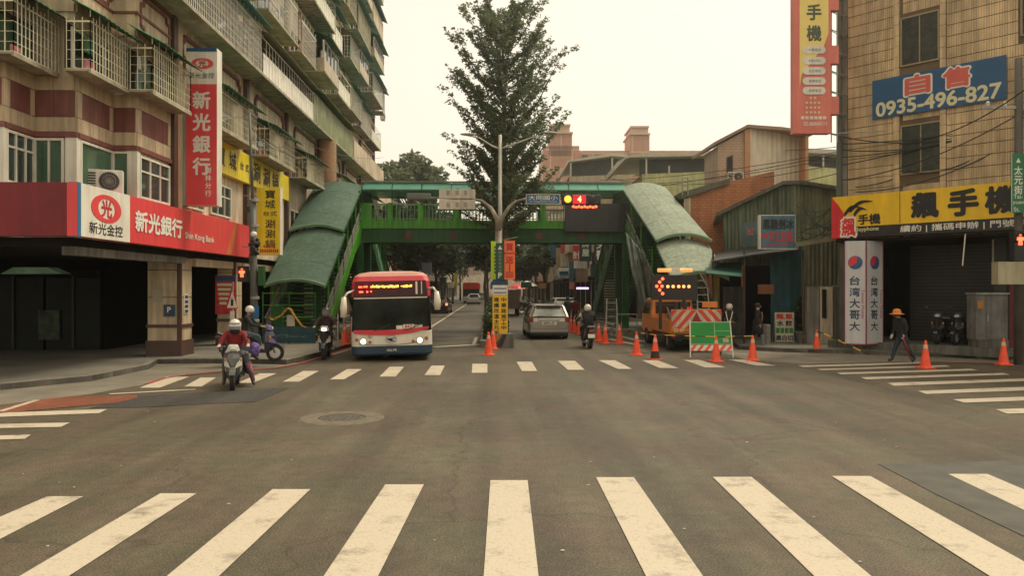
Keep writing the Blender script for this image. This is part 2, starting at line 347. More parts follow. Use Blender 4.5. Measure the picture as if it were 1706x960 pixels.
for a, b, y0, c, d, y1 in near:
    k = 1.35; ex = lambda t, u: t+(u-t)*k
    sheet('crosswalk_stripe', [(ex(a, c), y0+(y1-y0)*k), (ex(b, d), y0+(y1-y0)*k), (b, y0), (a, y0)], .010, m_paint)
far = [(277, 315, 628.5, 233, 266, 647), (334, 360, 630, 307, 336, 645), (433, 461, 623, 395, 420, 639), (505, 531, 619, 471, 498, 637), (578, 603, 616, 550, 573, 633), (649, 673, 612, 632, 659, 628.5),
       (719, 741, 610, 707, 733, 626), (787, 812, 607, 786, 812, 622), (860.5, 886, 603.5, 869.5, 895, 619), (929, 958, 602, 946, 974, 617), (997, 1025, 601, 1029, 1053, 615.5),
       (1069, 1095, 601, 1099, 1130, 614), (1139, 1165, 600.5, 1174, 1209, 613), (1213, 1240, 600, 1261, 1292, 610)]
for a, b, y0, c, d, y1 in far: sheet('crosswalk_stripe', [(c, y1), (d, y1), (b, y0), (a, y0)], .010, m_paint)
for q in [[(1338, 612.4), (1440, 609.5), (1536, 606), (1531, 603.8), (1438, 607), (1330, 609.8)], [(1369, 617.5), (1583, 611.5), (1576, 609.3), (1361, 615.7)], [(1401, 624.6), (1628, 617.7), (1618, 615.3), (1395, 622)],
          [(1443, 633), (1682, 625), (1671, 622.4), (1434.6, 629.6)], [(1490, 643.8), (1755, 634), (1740, 630.5), (1478.6, 639)], [(1543, 657.4), (1815, 647.5), (1800, 642), (1529.8, 652.4)],
          [(1607, 671.9), (1870, 662.5), (1850, 657), (1588, 666.5)], [(1678.6, 690.5), (1920, 681.5), (1900, 675), (1658.4, 683.2)],
          [(-60, 698), (165, 689.5), (178, 683), (-60, 691)], [(-60, 715.5), (101, 712.5), (116, 705.4), (-60, 709)], [(-60, 735.5), (41, 732.5), (51, 725.6), (-60, 729)]]:
    sheet('crosswalk_stripe', q, .010, m_paint)
sheet('asphalt_patch', [(150, 681), (244, 679.5), (337, 674), (427, 670.5), (482, 647), (337, 654), (228, 660)], .008, m_asphd)
sheet('asphalt_patch', [(1463, 774), (1560, 825), (1706, 895), (1830, 950), (1830, 766)], .0075, M('darker_asphalt_patch', (.085, .083, .068), .65, var=.2, sc=3, bump=.3, bsc=60))
sheet('red_paving_patch', [(-80, 697), (0, 690), (60, 684.5), (195, 672), (228, 664), (228, 659), (120, 662), (60, 667), (0, 681), (-80, 693)], .012, m_rpave)
def line(name, pts, w0, z=.016, mat=m_paint):
    p = [G(a, b) for a, b in pts]; mbb = MB()
    for q, r in zip(p[:-1], p[1:]):
        d = (r-q).normalized(); s = Vector((-d.y, d.x, 0))*w0/2
        mbb.prism([(q-s).to_tuple()[:2]+(z-.003,), (r-s).to_tuple()[:2]+(z-.003,), (r+s).to_tuple()[:2]+(z-.003,), (q+s).to_tuple()[:2]+(z-.003,)], (0, 0, .003)); z += .0007
    return mbb.build(name, mat, road)
line('lane_line', [(182, 658), (326, 650)], .15); line('lane_line', [(0, 687), (62, 668)], .12)
line('lane_line', [(777.5, 507), (724, 541.7), (640, 597)], .15)
line('lane_line', [(801.5, 493), (777.5, 507)], .15)
line('lane_line', [(846, 495.5), (865.3, 507), (888, 520.5)], .15)
line('lane_line', [(553, 592), (594, 579)], .12)
line('stop_line', [(722, 579), (800, 574.5)], .33, z=.012); line('lane_line', [(724, 565.5), (795, 562.5)], .13, z=.013); line('lane_line', [(789, 575), (794, 562.5)], .14, z=.02)
line('crosswalk_stripe', [(1003, 554), (1072, 570)], .35); line('crosswalk_stripe', [(1014, 565), (1068, 577)], .3); line('crosswalk_stripe', [(1003, 545), (1050, 553)], .3)
for a in (846, 858, 870, 884): line('crosswalk_stripe', [(a, 506.5), (a-3, 503.5)], .45)
line('red_kerb_line', [(245, 641), (275, 631), (312, 626), (394, 618), (459, 614.5), (503, 606.5), (592, 577)], .11, z=.02, mat=m_redpaint)
line('red_kerb_line', [(1545, 604), (1620, 605.5), (1720, 607.5), (1900, 611)], .1, z=.02, mat=m_redpaint)
mh = G(570, 697); mb = MB(); mb.lathe([(.40, .0), (.40, .012), (.70, .012), (.72, .0)], (mh.x, mh.y, 0), 40)
mho = mb.build('manhole_surround', M('manhole_concrete_ring', (.15, .125, .09), .8, var=.2, sc=5, bump=.4), road)
mb = MB(); mb.lathe([(.0, .004), (.385, .004), (.385, .0)], (mh.x, mh.y, .004), 36)
for k in range(6): mb.box(mh.x-.3+k*.11, mh.x-.27+k*.11, mh.y-.22, mh.y+.22, .006, .014)
mb.build('manhole_cover', M('rusty_iron_cover', (.09, .08, .065), .6, var=.2, sc=8), road)
# scattered litter specks on the asphalt are too small to build one by one
mb = MB()
for k in range(34):
    a, b = random.uniform(0, 1706), random.uniform(650, 955); q = G(a, b); s = random.uniform(.006, .018)
    mb.box(q.x-s, q.x+s, q.y-s*.6, q.y+s*.6, .004, .012)
lit = mb.build('litter', M('pale_litter', (.5, .48, .4), .7, var=.4, sc=9), None, kind='stuff'); tag(lit, 'tiny pale scraps and pebbles scattered over the junction asphalt', 'litter', kind='stuff')
# pavements: flat gutter apron and raised slab
def raised(name, pts, z1, z0=-.1, mat=m_pave): mbb = MB(); poly3(pts, z0, z1, mbb); return struct(name, mbb, mat)
kerb = [(-500, 700), (0, 651), (152, 636), (248, 616), (262, 607), (340, 606), (430, 607), (478, 608), (500, 603), (548, 590), (604, 572)]
kp = [G(a, b, .0) for a, b in kerb]
raised('left_pavement', [(-60, 12)]+[(q.x, q.y) for q in kp]+[(-6.15, 60), (-6.15, 220), (-60, 220)], .14)
apr = [(-500, 716), (0, 675), (152, 657), (248, 640), (310, 624), (394, 616), (459, 612.5), (500, 606)]
ap = [G(a, b) for a, b in apr]
raised('left_gutter', [(-60, 12.1)]+[(q.x, q.y) for q in ap]+[(-8, 26), (-60, 26)], .006, -.05, M('pale_gutter_concrete', (.19, .17, .13), .85, var=.2, sc=1.2, bump=.4))
mb = MB()                                            # kerb stones along the left slab edge
for q, r in zip(kp[:-1], kp[1:]):
    L = (r-q).length; n = max(1, int(L/.8)); d = (r-q)/n
    for k in range(n):
        if q.x < -22: continue
        kb = MB(); a = q+d*k+d*.01; b = q+d*(k+1)-d*.01; s = Vector((-d.y, d.x, 0)).normalized()*.16
        kb.prism([(a.x, a.y, -.02), (b.x, b.y, -.02), (b+s).to_tuple()[:2]+(-.02,), (a+s).to_tuple()[:2]+(-.02,)], (0, 0, .165+random.uniform(0, .008)))
        kb.build('kerb_stone', m_conc, bpy.data.objects['left_pavement'])
rk = [(2300, 617), (1706, 600), (1600, 597), (1440, 591), (1300, 587), (1232, 583), (1216, 572)]
rp = [G(a, b) for a, b in rk]
raised('right_pavement', [(60, 22)]+[(q.x, q.y) for q in rp]+[(8.7, 33), (6.9, 35), (6.9, 60), (6.9, 220), (60, 220)], .13)
for q, r in zip(rp[:-1], rp[1:]):
    L = (r-q).length; n = max(1, int(L/.8)); d = (r-q)/n
    for k in range(n):
        if q.x > 24: continue
        kb = MB(); a = q+d*k+d*.01; b = q+d*(k+1)-d*.01; s = Vector((d.y, -d.x, 0)).normalized()*.16
        kb.prism([(a.x, a.y, -.02), (b.x, b.y, -.02), (b+s).to_tuple()[:2]+(-.02,), (a+s).to_tuple()[:2]+(-.02,)][::-1], (0, 0, .155+random.uniform(0, .008)))
        kb.build('kerb_stone', m_conc2, bpy.data.objects['right_pavement'])
r2 = [G(a, b) for a, b in [(1245, 600), (1330, 607), (1500, 603), (1706, 606.5), (2300, 625)]]
raised('right_gutter', [(8, 30)]+[(q.x, q.y) for q in r2]+[(60, 25), (60, 40), (8, 40)], .006, -.05, M('sandy_gutter_concrete', (.2, .175, .135), .85, var=.2, sc=1.2, bump=.4))
# ------------------------------------------------------------ LEFT BUILDING
LB = thing('apartment_building', 'tall beige apartment block with caged balconies above the red bank sign, left side', 'building', (-9.3, 17.8, 0), world=True)
mb = MB(); foot = [(-26, 17.7), (-10.9, 17.7), (-10.9, 18.9), (-9.92, 18.9), (-9.92, 20.7), (-9.3, 20.7), (-9.3, 62), (-26, 62)]
poly3(foot, 3.42, 30, mb); mb.build('wall', m_beige2, LB)
SEG = {'f0': ((-16, 17.7), (-10.9, 17.7)), 's1': ((-10.9, 17.7), (-10.9, 18.9)), 'f2': ((-10.9, 18.9), (-9.92, 18.9)), 's3': ((-9.92, 18.9), (-9.92, 20.7)),
       'f4': ((-9.92, 20.7), (-9.3, 20.7)), 's5': ((-9.3, 20.7), (-9.3, 22.8)), 'fac': ((-9.3, 0), (-9.3, 62))}
ST = {k: (frame((a[0], a[1], 0), (b[0]-a[0], b[1]-a[1], 0)), math.hypot(b[0]-a[0], b[1]-a[1])) for k, (a, b) in SEG.items()}
def fb(mb, T, u0, u1, z0, z1, w0, w1):  # box in facade coordinates (along, up, out)
    mb.box(u0, u1, z0, z1, w0, w1, T); return mb
def window(parent, T, u0, u1, z0, z1, nx=2, transom=None, w=.05, fw=.06, fmat=None, gmat=None, proud=.03):
    mb = MB(); fmat = fmat or m_white; gmat = gmat or m_glass
    fb(mb, T, u0, u1, z0, z0+fw, proud-.02, w+proud); fb(mb, T, u0, u1, z1-fw, z1, proud-.02, w+proud)
    fb(mb, T, u0, u0+fw, z0+fw, z1-fw, proud-.02, w+proud); fb(mb, T, u1-fw, u1, z0+fw, z1-fw, proud-.02, w+proud)
    for k in range(1, nx):
        u = u0+(u1-u0)*k/nx; fb(mb, T, u-fw*.35, u+fw*.35, z0+fw, z1-fw, proud-.02, w+proud-.006)
    if transom: fb(mb, T, u0+fw, u1-fw, transom-fw*.4, transom+fw*.4, proud-.02, w+proud-.012)
    fr = mb.build('window', fmat, parent)
    zs = [(z0+fw, transom-fw*.4), (transom+fw*.4, z1-fw)] if transom else [(z0+fw, z1-fw)]
    for k in range(nx):
        for a, b in zs:
            g = MB(); fb(g, T, u0+(u1-u0)*k/nx+fw*.3, u0+(u1-u0)*(k+1)/nx-fw*.3, a, b, proud-.015, proud+.004); g.build('pane', gmat, fr)
    return fr
# second-floor windows of the stepped corner
window(LB, *[ST['s1'][0]], .05, 1.15, 4.62, 5.82, 3, 5.45); window(LB, ST['f2'][0], .03, .75, 4.62, 5.82, 2, None, gmat=m_gglass)
window(LB, ST['s3'][0], .12, 1.75, 4.62, 5.82, 1, None, gmat=m_gglass); window(LB, ST['f4'][0], .03, .5, 4.62, 5.82, 1, None, gmat=m_gglass)
window(LB, ST['s5'][0], .1, 2.0, 4.62, 5.75, 3, 5.35); window(LB, ST['f0'][0], 1.0, 4.7, 4.62, 5.82, 4, 5.45)
window(LB, ST['fac'][0], 23.6, 25.4, 4.7, 5.75, 3, 5.4, gmat=m_gglass); window(LB, ST['fac'][0], 26.0, 28.0, 4.7, 5.8, 3, 5.4)
window(LB, ST['fac'][0], 36, 38, 4.6, 5.9, 2, None); window(LB, ST['fac'][0], 31, 33, 4.4, 5.9, 2, None)
mb = MB()
for k, (x, y) in enumerate([(-10.9, 17.7), (-9.92, 18.9), (-9.3, 20.7)]): p = MB(); p.box(x-.2, x+.07, y-.07, y+.12, 4.6, 5.87); p.build('corner_post', m_white, LB)
# belt of stone tiles between 2nd and 3rd floors
def belt(seg, u0, u1, first=False):
    T, L = ST[seg]; n = max(1, round((u1-u0)/.52)); dw = (u1-u0)/n
    for k in range(n):
        a, b = u0+k*dw+.006, u0+(k+1)*dw-.006; last = seg[0] == 's' and k in (0, n-1)
        for z0, z1, m in ((5.98, 6.32, m_beige), (6.335, 6.95, m_brown), (6.965, 7.3, m_beige)):
            if m is m_brown and last and n > 1:
                t = MB(); c = a+.2 if k == 0 else b-.2
                if k == 0:
                    fb(t, T, a, c-.006, z0, z1, 0, .06); t.build('stone_tile', m_beige, LB); t = MB(); fb(t, T, c+.006, b, z0, z1, 0, .045)
                else:
                    fb(t, T, c+.006, b, z0, z1, 0, .06); t.build('stone_tile', m_beige, LB); t = MB(); fb(t, T, a, c-.006, z0, z1, 0, .045)
                t.build('stone_tile', m_brown, LB); continue
            t = MB(); fb(t, T, a, b, z0, z1, 0, .06 if m is m_beige else .045); t.build('stone_tile', m, LB)
    t = MB(); fb(t, T, u0, u1+.08, 5.84, 5.965, -.02, .1); t.build('belt_moulding', m_brown, LB)
for s in ('f0', 's1', 'f2', 's3', 'f4', 's5'): belt(s, 0, ST[s][1])
# stone panels higher on the stepped corner with brown string lines
for s in ('f0', 's1', 'f2', 's3', 'f4', 's5'):
    T, L = ST[s]; n = max(1, round(L/.9)); dw = L/n
    for k in range(n):
        for z0, z1 in ((8.85, 9.45), (9.47, 10.05), (10.2, 10.9), (10.92, 11.6)):
            t = MB(); fb(t, T, k*dw+.007, (k+1)*dw-.007, z0, z1, 0, .05); t.build('stone_tile', m_beige, LB)
    t = MB(); fb(t, T, 0, L+.09, 9.43, 9.49, 0, .09); fb(t, T, 0, L+.09, 10.06, 10.18, 0, .12); t.build('belt_moulding', m_brown, LB)
def moulding(T, u0, u1, z0, z1, w=.1):
    t = MB(); c = .18
    pts = [(u0+c, z0), (u1-c, z0), (u1-c, z0+c), (u1, z0+c), (u1, z1-c), (u1-c, z1-c), (u1-c, z1), (u0+c, z1), (u0+c, z1-c), (u0, z1-c), (u0, z0+c), (u0+c, z0+c)]
    for (a, b), (c2, d) in zip(pts, pts[1:]+pts[:1]): t.bar(T @ Vector((a, b, .05)), T @ Vector((c2, d, .05)), w, .09)
    t.build('wall_moulding', m_brown, LB)
moulding(ST['s3'][0], .1, 1.65, 9.55, 10.0, .06); moulding(ST['s5'][0], .15, 1.95, 9.0, 9.95, .07)
for a, b in ((23.6, 25.6), (26.0, 29.0), (30.9, 35.0), (37.0, 41.5), (43.3, 48), (50, 54.5), (56, 61)): moulding(ST['fac'][0], a, b, 9.0, 9.85)
T = ST['fac'][0]
for y in (22.95, 29.7, 35.5, 42.2, 49, 55.3, 61.6):
    t = MB(); fb(t, T, y-.16, y+.12, 3.42, 30, -.01, .16); t.build('pilaster', m_dkbrown, LB)
    t = MB(); fb(t, T, y+.16, y+.62, 3.42, 30, -.01, .1); t.build('pilaster', m_beige, LB)
# balconies
def awning(parent, T, u0, u1, z, dep, mat, over=.32, rise=.5):
    n = int((u1-u0+.2)/.11); t = MB(); rg = []
    for k in range(n+1):
        u = u0-.1+(u1-u0+.2)*k/n; o = .022 if k % 2 else 0
        rg.append([T @ Vector((u, z+rise+o, .02)), T @ Vector((u, z+o, dep+over)), T @ Vector((u, z+o-.012, dep+over)), T @ Vector((u, z+rise+o-.012, .02))])
    t.loft(rg, closed=True); t.build('awning', mat, parent)
rndm = random.Random(5)
CLUT = [M('cloth_'+n_, c_, .8, var=.2, sc=5) for n_, c_ in (('white', (.6, .58, .5)), ('pink', (.5, .2, .2)), ('blue', (.1, .18, .3)), ('grey', (.25, .24, .22)), ('ochre', (.4, .26, .08)), ('green', (.08, .2, .1)))]
def balcony(T, u0, u1, z0, z1, dep, kind, aw, bm, steps=.14, win=True):
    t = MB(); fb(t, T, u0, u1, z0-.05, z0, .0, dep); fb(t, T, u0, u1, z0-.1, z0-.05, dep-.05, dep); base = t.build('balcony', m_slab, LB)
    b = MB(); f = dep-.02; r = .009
    if win: q_ = MB(); fb(q_, T, u0+.02, u1-.02, z0+.02, z1, .005, .025); q_.build('shade_backing', rndm.choice([m_dark2, m_dark2, m_gglass, m_slab]), base)  # flat, mostly dark backing paints in the shade inside the cage
    if kind in ('bars', 'white'):
        n = int((u1-u0)/steps)
        for k in range(n+1):
            u = u0+.02+(u1-u0-.04)*k/n; hh = .12 if k % 3 else .3
            if kind == 'white' and k % 3: continue
            fb(b, T, u-r*.8, u+r*.8, z0, z1+(hh if kind == 'bars' else 0), f-r, f+r)
        m = max(2, int((dep)/.17))
        for k in range(m+1):
            w = .05+(f-.05)*k/m
            for u in (u0+.02, u1-.02): fb(b, T, u-r*.8, u+r*.8, z0, z1+.1, w-r, w+r)
        nz = int((z1-z0)/.2) if kind == 'bars' else 2
        for k in range(nz+1):
            z = z0+(z1-z0)*k/nz; rr = .02 if k in (0, nz) else .0045
            fb(b, T, u0, u1, z-rr, z+rr, f-r*.5, f+r*.6)
            for u in (u0+.02, u1-.02): fb(b, T, u-r*.5, u+r*.5, z-rr, z+rr, .05, f)
        b.build('cage_bars', bm, base, kind='stuff')
        for q in range(rndm.randint(1, 4)):          # laundry, boxes and buckets kept in the cage
            c = MB(); u = rndm.uniform(u0+.15, u1-.6); s_ = rndm.uniform(.2, .45); hh_ = rndm.uniform(.2, .6); zz_ = z0 if rndm.random() < .5 else z1-hh_-.15; d0 = rndm.uniform(.15, dep*.6)
            c.loft([[T @ Vector((u+s_*k/6, zz_, d0+.03*math.sin(k*2))), T @ Vector((u+s_*k/6, zz_+hh_, d0)), T @ Vector((u+s_*k/6, zz_+hh_, d0+.05)), T @ Vector((u+s_*k/6, zz_, d0+.06+.03*math.sin(k*2)))] for k in range(7)]); c.build('stored_item', rndm.choice(CLUT), base)
        if kind == 'white':
            t = MB(); fb(t, T, u0+.01, u1-.01, z0, z0+(z1-z0)*.62, f-.06, f-.03); t.build('railing_panel', m_cagew, base)
            for k in range(int((u1-u0)/.35)):
                t = MB(); u = u0+.1+k*.35; t.bar(T @ Vector((u, z0-.08, .05)), T @ Vector((u, z0-.08, dep-.04)), .05, .05); t.build('floor_rib', m_slab, base)
    elif kind == 'ribs':
        n = int((u1-u0)/.42)
        for k in range(n):
            t = MB(); a = u0+(u1-u0)*k/n; bq = u0+(u1-u0)*(k+1)/n
            fb(t, T, a+.02, bq-.02, z0, z1, f-.06, f); t.build('cladding_panel', m_awo if aw is m_awo else m_beige2, base)
        t = MB(); fb(t, T, u0, u0+.04, z0, z1, .02, f-.07); fb(t, T, u1-.04, u1, z0, z1, .02, f-.07); t.build('side_panel', m_beige2, base)
    elif kind == 'glass':
        t = MB(); fb(t, T, u0, u1, z0, z0+.65, .02, f-.02); t.build('parapet', m_cream, base)
        n = max(2, int((u1-u0)/.8))
        for k in range(n):
            a = u0+(u1-u0)*k/n; c = u0+(u1-u0)*(k+1)/n; g = MB(); fb(g, T, a+.04, c-.04, z0+.68, z1-.04, f-.1, f-.06); g.build('pane', m_glass, base)
        t = MB()
        for k in range(n+1): u = u0+(u1-u0)*k/n; fb(t, T, u-.03, u+.03, z0+.65, z1, f-.1, f-.02)
        fb(t, T, u0, u1, z1-.05, z1, f-.12, f); t.build('glazing_frame', m_white, base)
    if aw is not None: awning(base, T, u0, u1, z1+.1, dep, aw)
    if win and kind in ('bars', 'white'):
        window(base_root, T, u0+.25, u1-.25, z0+.1, z1-.05, max(1, int((u1-u0)/1.1)), None, w=.04, fw=.05, fmat=m_cagew if rndm.random() < .5 else m_dkbrown, gmat=m_glass if rndm.random() < .6 else m_gglass)
    return base
base_root = LB
for s, d in (('f0', .7), ('s1', .7), ('f2', .0), ('s3', .7), ('s5', .7)):
    T_, L_ = ST[s]
    if s == 'f0': balcony(T_, 1.5, 5.1, 7.34, 8.45, .65, 'bars', m_awg, m_cage)
    elif s == 's1': balcony(T_, -.6, 1.35, 7.36, 8.47, .62, 'bars', m_awg, m_cage)
    elif s == 's3': balcony(T_, -.5, 1.55, 7.36, 8.47, .62, 'bars', m_awg, m_cage)
    elif s == 's5': balcony(T_, -.45, 2.15, 7.34, 8.42, .63, 'bars', m_awg, m_cage)
Tf = ST['fac'][0]
balcony(Tf, 24.4, 28.4, 7.3, 8.4, .9, 'bars', m_awg, m_cage); balcony(Tf, 29.8, 33.8, 7.3, 8.3, .9, 'bars', m_awg, m_cage); balcony(Tf, 35.8, 39.7, 7.3, 8.2, .9, 'bars', m_awg, m_cage)
balcony(Tf, 20.9, 29, 10.2, 11.75, .9, 'bars', m_awt, m_cagew); balcony(Tf, 29.05, 37.4, 10.2, 11.5, .9, 'white', m_awo, m_cagew)
balcony(Tf, 37.45, 48, 10.2, 11.6, .9, 'ribs', m_awo, m_cagew); balcony(Tf, 48.2, 61.5, 10.2, 11.4, .9, 'ribs', None, m_cagew)
balcony(Tf, 44, 48, 7.3, 8.4, .9, 'bars', m_awg, m_cage); balcony(Tf, 50, 60, 7.3, 8.6, .9, 'ribs', m_awo, m_cage)
acs = []
for r in range(2, 8):
    z = 7.3+2.9*r-.1; y = 21+rndm.uniform(0, 2)
    while y < 60.5:
        L = rndm.uniform(2.6, 5.6); k = rndm.choice(['bars', 'bars', 'white', 'ribs', 'glass', 'bars']); aw = rndm.choice([m_awt, m_awo, m_awo, m_awg, None])
        dz = rndm.uniform(-.1, .15)
        if 480-(z-2.25)*1300/min(y+L, 61.5) < -40 and 480-(z-2.25)*1300/62 < -120: y += L; continue
        balcony(Tf, y, min(y+L, 61.6), z+dz, z+dz+rndm.uniform(1.2, 1.6), rndm.uniform(.65, 1.15), k, aw, rndm.choice([m_cage, m_cagew]), steps=rndm.choice([.14, .18, .22]))
        y += L+rndm.uniform(.15, 1.5)
        if rndm.random() < .5: acs.append((y-.75, z+rndm.uniform(-.2, .6)))
    t = MB(); fb(t, Tf, 21, 62, z-.34, z-.22, 0, .14); t.build('belt_moulding', m_cream, LB)
for y in (24.5, 27, 31, 34, 38, 41, 45, 52, 57):
    for r in range(2, 8):
        if rndm.random() < .35:
            t = MB(); z = 7.3+2.9*r-1.6; fb(t, Tf, y, y+1.6, z, z+1.0, 0, .03); t.build('tile_panel', rndm.choice([m_cream, M('salmon_tile', (.5, .28, .17), .6, var=.1)]) if r < 3 else m_cream, LB)
# roof parapet
t = MB(); t.box(-26, -9.2, 17.6, 62.1, 30, 30.6); t.build('roof', m_conc, LB)
# arcade: beams, piers, dark interior
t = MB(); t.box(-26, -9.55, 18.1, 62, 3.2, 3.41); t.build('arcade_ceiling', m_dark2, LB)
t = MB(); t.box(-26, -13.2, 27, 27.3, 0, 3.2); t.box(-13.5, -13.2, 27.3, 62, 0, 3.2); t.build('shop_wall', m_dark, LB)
t = MB(); t.box(-9.75, -9.45, 18.0, 24.4, 3.0, 3.2); t.build('beam', m_conc2, LB)
t = MB(); t.box(-9.75, -9.45, 25.3, 28.9, 2.95, 3.2); t.build('beam', m_beige, LB)
t = MB(); t.box(-9.75, -9.45, 30, 62, 2.95, 3.2); t.build('beam', m_beige, LB)
def pier(x0, x1, y0, y1, z=3.2, poster=True):
    t = MB(); t.box(x0-.05, x1+.05, y0-.05, y1+.05, .14, .62); p = t.build('pier', m_dkbrown, LB)
    for a, b in ((.62, 1.02), (1.12, 1.95), (1.97, 2.8), (2.82, z)):
        t = MB(); t.box(x0, x1, y0, y1, a, b); t.build('stone_tile', m_beige if y0 < 40 else m_beige2, p)
    t = MB(); t.box(x0-.04, x1+.04, y0-.04, y1+.04, 1.02, 1.12); t.build('ledge', m_dkbrown, p)
    t = MB(); t.box(x1-.1, x1+.015, y0-.02, y0+.1, .62, z); t.build('corner_strip', m_dkbrown, p)
pier(-10.6, -9.6, 24.4, 25.3); pier(-10.05, -9.4, 28.95, 29.7)
for y in (35.6, 42, 49, 56): pier(-10.0, -9.4, y, y+.7)
for k, (x, z0, z1) in enumerate([(-22, .14, 2.6), (-19.5, .14, 2.6), (-17, .14, 2.6), (-15.2, .14, 2.6)]):
    t = MB(); t.box(x, x+1.9, 26.9, 26.98, z0, z1); t.build('shop_window', M('shop_glass', (.008, .012, .01), .35, var=.5, spec=.15) if k == 0 else bpy.data.materials['shop_glass'], LB)
t = MB(); t.box(-23, -13.3, 26.7, 26.95, 2.65, 2.85); t.build('shutter_box', m_dark2, LB)
for px_, nm_ in ((62, 'reflection_panel'),):
    t = MB(); t.prism([(X0(15, 24), 24, ZZ(457, 24)), (X0(112, 24), 24, ZZ(456, 24)), (X0(90, 24), 24, ZZ(446, 24)), (X0(35, 24), 24, ZZ(446, 24))], (0, .6, 0)); t.build(nm_, M('glowing_green_reflection', (.25, .4, .25), .5, var=.3, sc=3, emis=.06), LB)  # added faintly glowing panel standing in for a greenish reflection
for x_, z_, h_ in ((-21.2, .2, 2.5), (-18.3, .2, 2.5), (-16.2, .2, 2.5), (-14.2, .2, 2.5)):
    t = MB(); t.box(x_, x_+.07, 26.82, 26.9, z_, z_+h_); t.build('door_frame', M('dim_door_frame', (.035, .03, .028), .5) if 'dim_door_frame' not in bpy.data.materials else bpy.data.materials['dim_door_frame'], LB)
t = MB(); t.box(-15.3, -14.6, 26.8, 26.88, .5, 1.5); t.build('shop_poster', M('dim_green_poster', (.05, .07, .045), .7, var=.6, sc=4), LB)
# notices on the pier
def board(name, T, w_, h_, mat, parent, th=.03, label=None):
    t = MB(); t.box(-w_/2, w_/2, -h_/2, h_/2, 0, th, T); return t.build(name, mat, parent, label=label)
nb = tag(board('notice', frame((-9.93, 24.39, 1.55), (1, 0, 0)), .34, .36, m_txtb, None), 'dark blue square parking notice on the front of the beige pier', 'sign')
text('symbol', 'P', m_txtw, nb, frame((-9.93, 24.35, 1.58), (1, 0, 0)), height=.16, bold=.03)
nb = tag(board('notice', frame((-9.59, 24.8, 1.75), (0, 1, 0)), .3, .62, m_wsign, None, .02), 'tall blue and white notice on the street side of the beige pier', 'sign')
for k in range(4): board('panel', frame((-9.572, 24.8, 1.97-k*.15), (0, 1, 0)), .24, .11, m_txtb, nb, .006)
tag(board('notice', frame((-10.3, 24.39, 2.0), (1, 0, 0)), .3, .38, M('faded_paper', (.36, .33, .25), .8), None, .008), 'faded blank paper notice pasted on the front of the beige pier', 'notice')
# air conditioners
def aircon(loc, rz, label, big=1.0):
    a = thing('air_conditioner', label, 'air conditioner', loc, rz, 'outdoor air conditioner units'); t = MB(); t.box(-.42, .42, -.16, .16, 0, .58); t.build('casing', m_white, a, bevel=.015)
    t = MB()
    for k in range(24): an = k/24*2*math.pi; t.tube((.12, -.175, .3), (.12+.22*math.cos(an), -.175, .3+.22*math.sin(an)), .005, 4)
    for rr in (.08, .15, .23): t.path([(.12+rr*math.cos(q/20*2*math.pi), -.178, .3+rr*math.sin(q/20*2*math.pi)) for q in range(21)], .006, 4)
    t.build('fan_grille', m_steel, a, kind='stuff')
    t = MB(); t.lathe([(0, 0), (.23, 0), (.23, .01), (0, .012)], (0, 0, 0), 20, Matrix.Translation((.12, -.162, .3)) @ Matrix.Rotation(R(90), 4, 'X')); t.build('fan', m_blk, a)
    t = MB()
    for k in range(7): t.box(-.4, -.18, -.17, -.16, .08+k*.065, .115+k*.065)
    t.build('side_grille', m_blk, a)
    return a
p = D(185, 322, 19.9)
aircon((-9.62, 19.7, 4.6), R(20), 'white outdoor air conditioner unit standing on the red bank sign')
pr = aircon((-9.0, acs[0][0], acs[0][1]), R(90), 'white air conditioner unit hung high on the beige apartment facade', 1)
for (y, z) in acs[1:]:
    if z < 26: dup(pr, (-9.05, y, z))
# ------------------------------------------------------------ signs on the left building
bs = thing('bank_sign', 'long red bank fascia sign wrapping the corner with white logo panel', 'sign', (-9.3, 17.8, 3.4), world=True)
zb, zt = 3.4, 4.58
t = MB(); t.box(-26, -9.34, 17.42, 17.68, zb, zt); t.build('front_panel', M('shaded_red_sign_face', (.2, .012, .018), .45, var=.15, streak=.15), bs, label='plain red panel facing the junction, coloured as in shade')  # the shade on this face is put into its darker red
T = frame((-9.1, 17.46, 0), (0, 1, 0))
t = MB(); t.box(-9.33, -9.1, 17.42, 29.8, zb, zt); t.build('side_panel', m_redlit, bs)
t = MB(); fb(t, T, -.03, .1, zb-.01, zt+.01, -.2, .012); t.build('corner_strip', M('bright_blue_strip', (.03, .16, .3), .4), bs)
t = MB(); fb(t, T, .1, 2.45, zb, zt+.005, -.02, .008); t.build('logo_panel', m_wsign, bs)
def ring(T, rx, ry, rx2, ry2, mat, parent, th=.01, n=40):
    t = MB(); o = []; 
    for k in range(n): an = k/n*2*math.pi; o.append([T @ Vector((rx*math.cos(an), ry*math.sin(an), 0)), T @ Vector((rx*math.cos(an), ry*math.sin(an), th)), T @ Vector((rx2*math.cos(an), ry2*math.sin(an), th)), T @ Vector((rx2*math.cos(an), ry2*math.sin(an), 0))])
    t.loft(o+[o[0]], cap=False); return t.build('logo_ring', mat, parent)
ring(TX(T, 1.25, 4.12, .01), .72, .33, .4, .24, m_redlit, bs); text('logo', '光', m_txtr, bs, TX(T, 1.25, 4.12, .014), height=.4, width=.5, bold=.03)
text('lettering', '新光金控', m_txtk, bs, TX(T, 1.25, 3.63, .014), width=1.6, height=.27, bold=.01)
text('lettering', '新光銀行', m_txtw, bs, TX(T, 4.25, 3.98, .014), width=3.0, height=.52, bold=.035)
text('lettering', 'Shin Kong Bank', m_txtw, bs, TX(T, 7.2, 3.8, .014), width=2.4, height=.24, bold=.02)
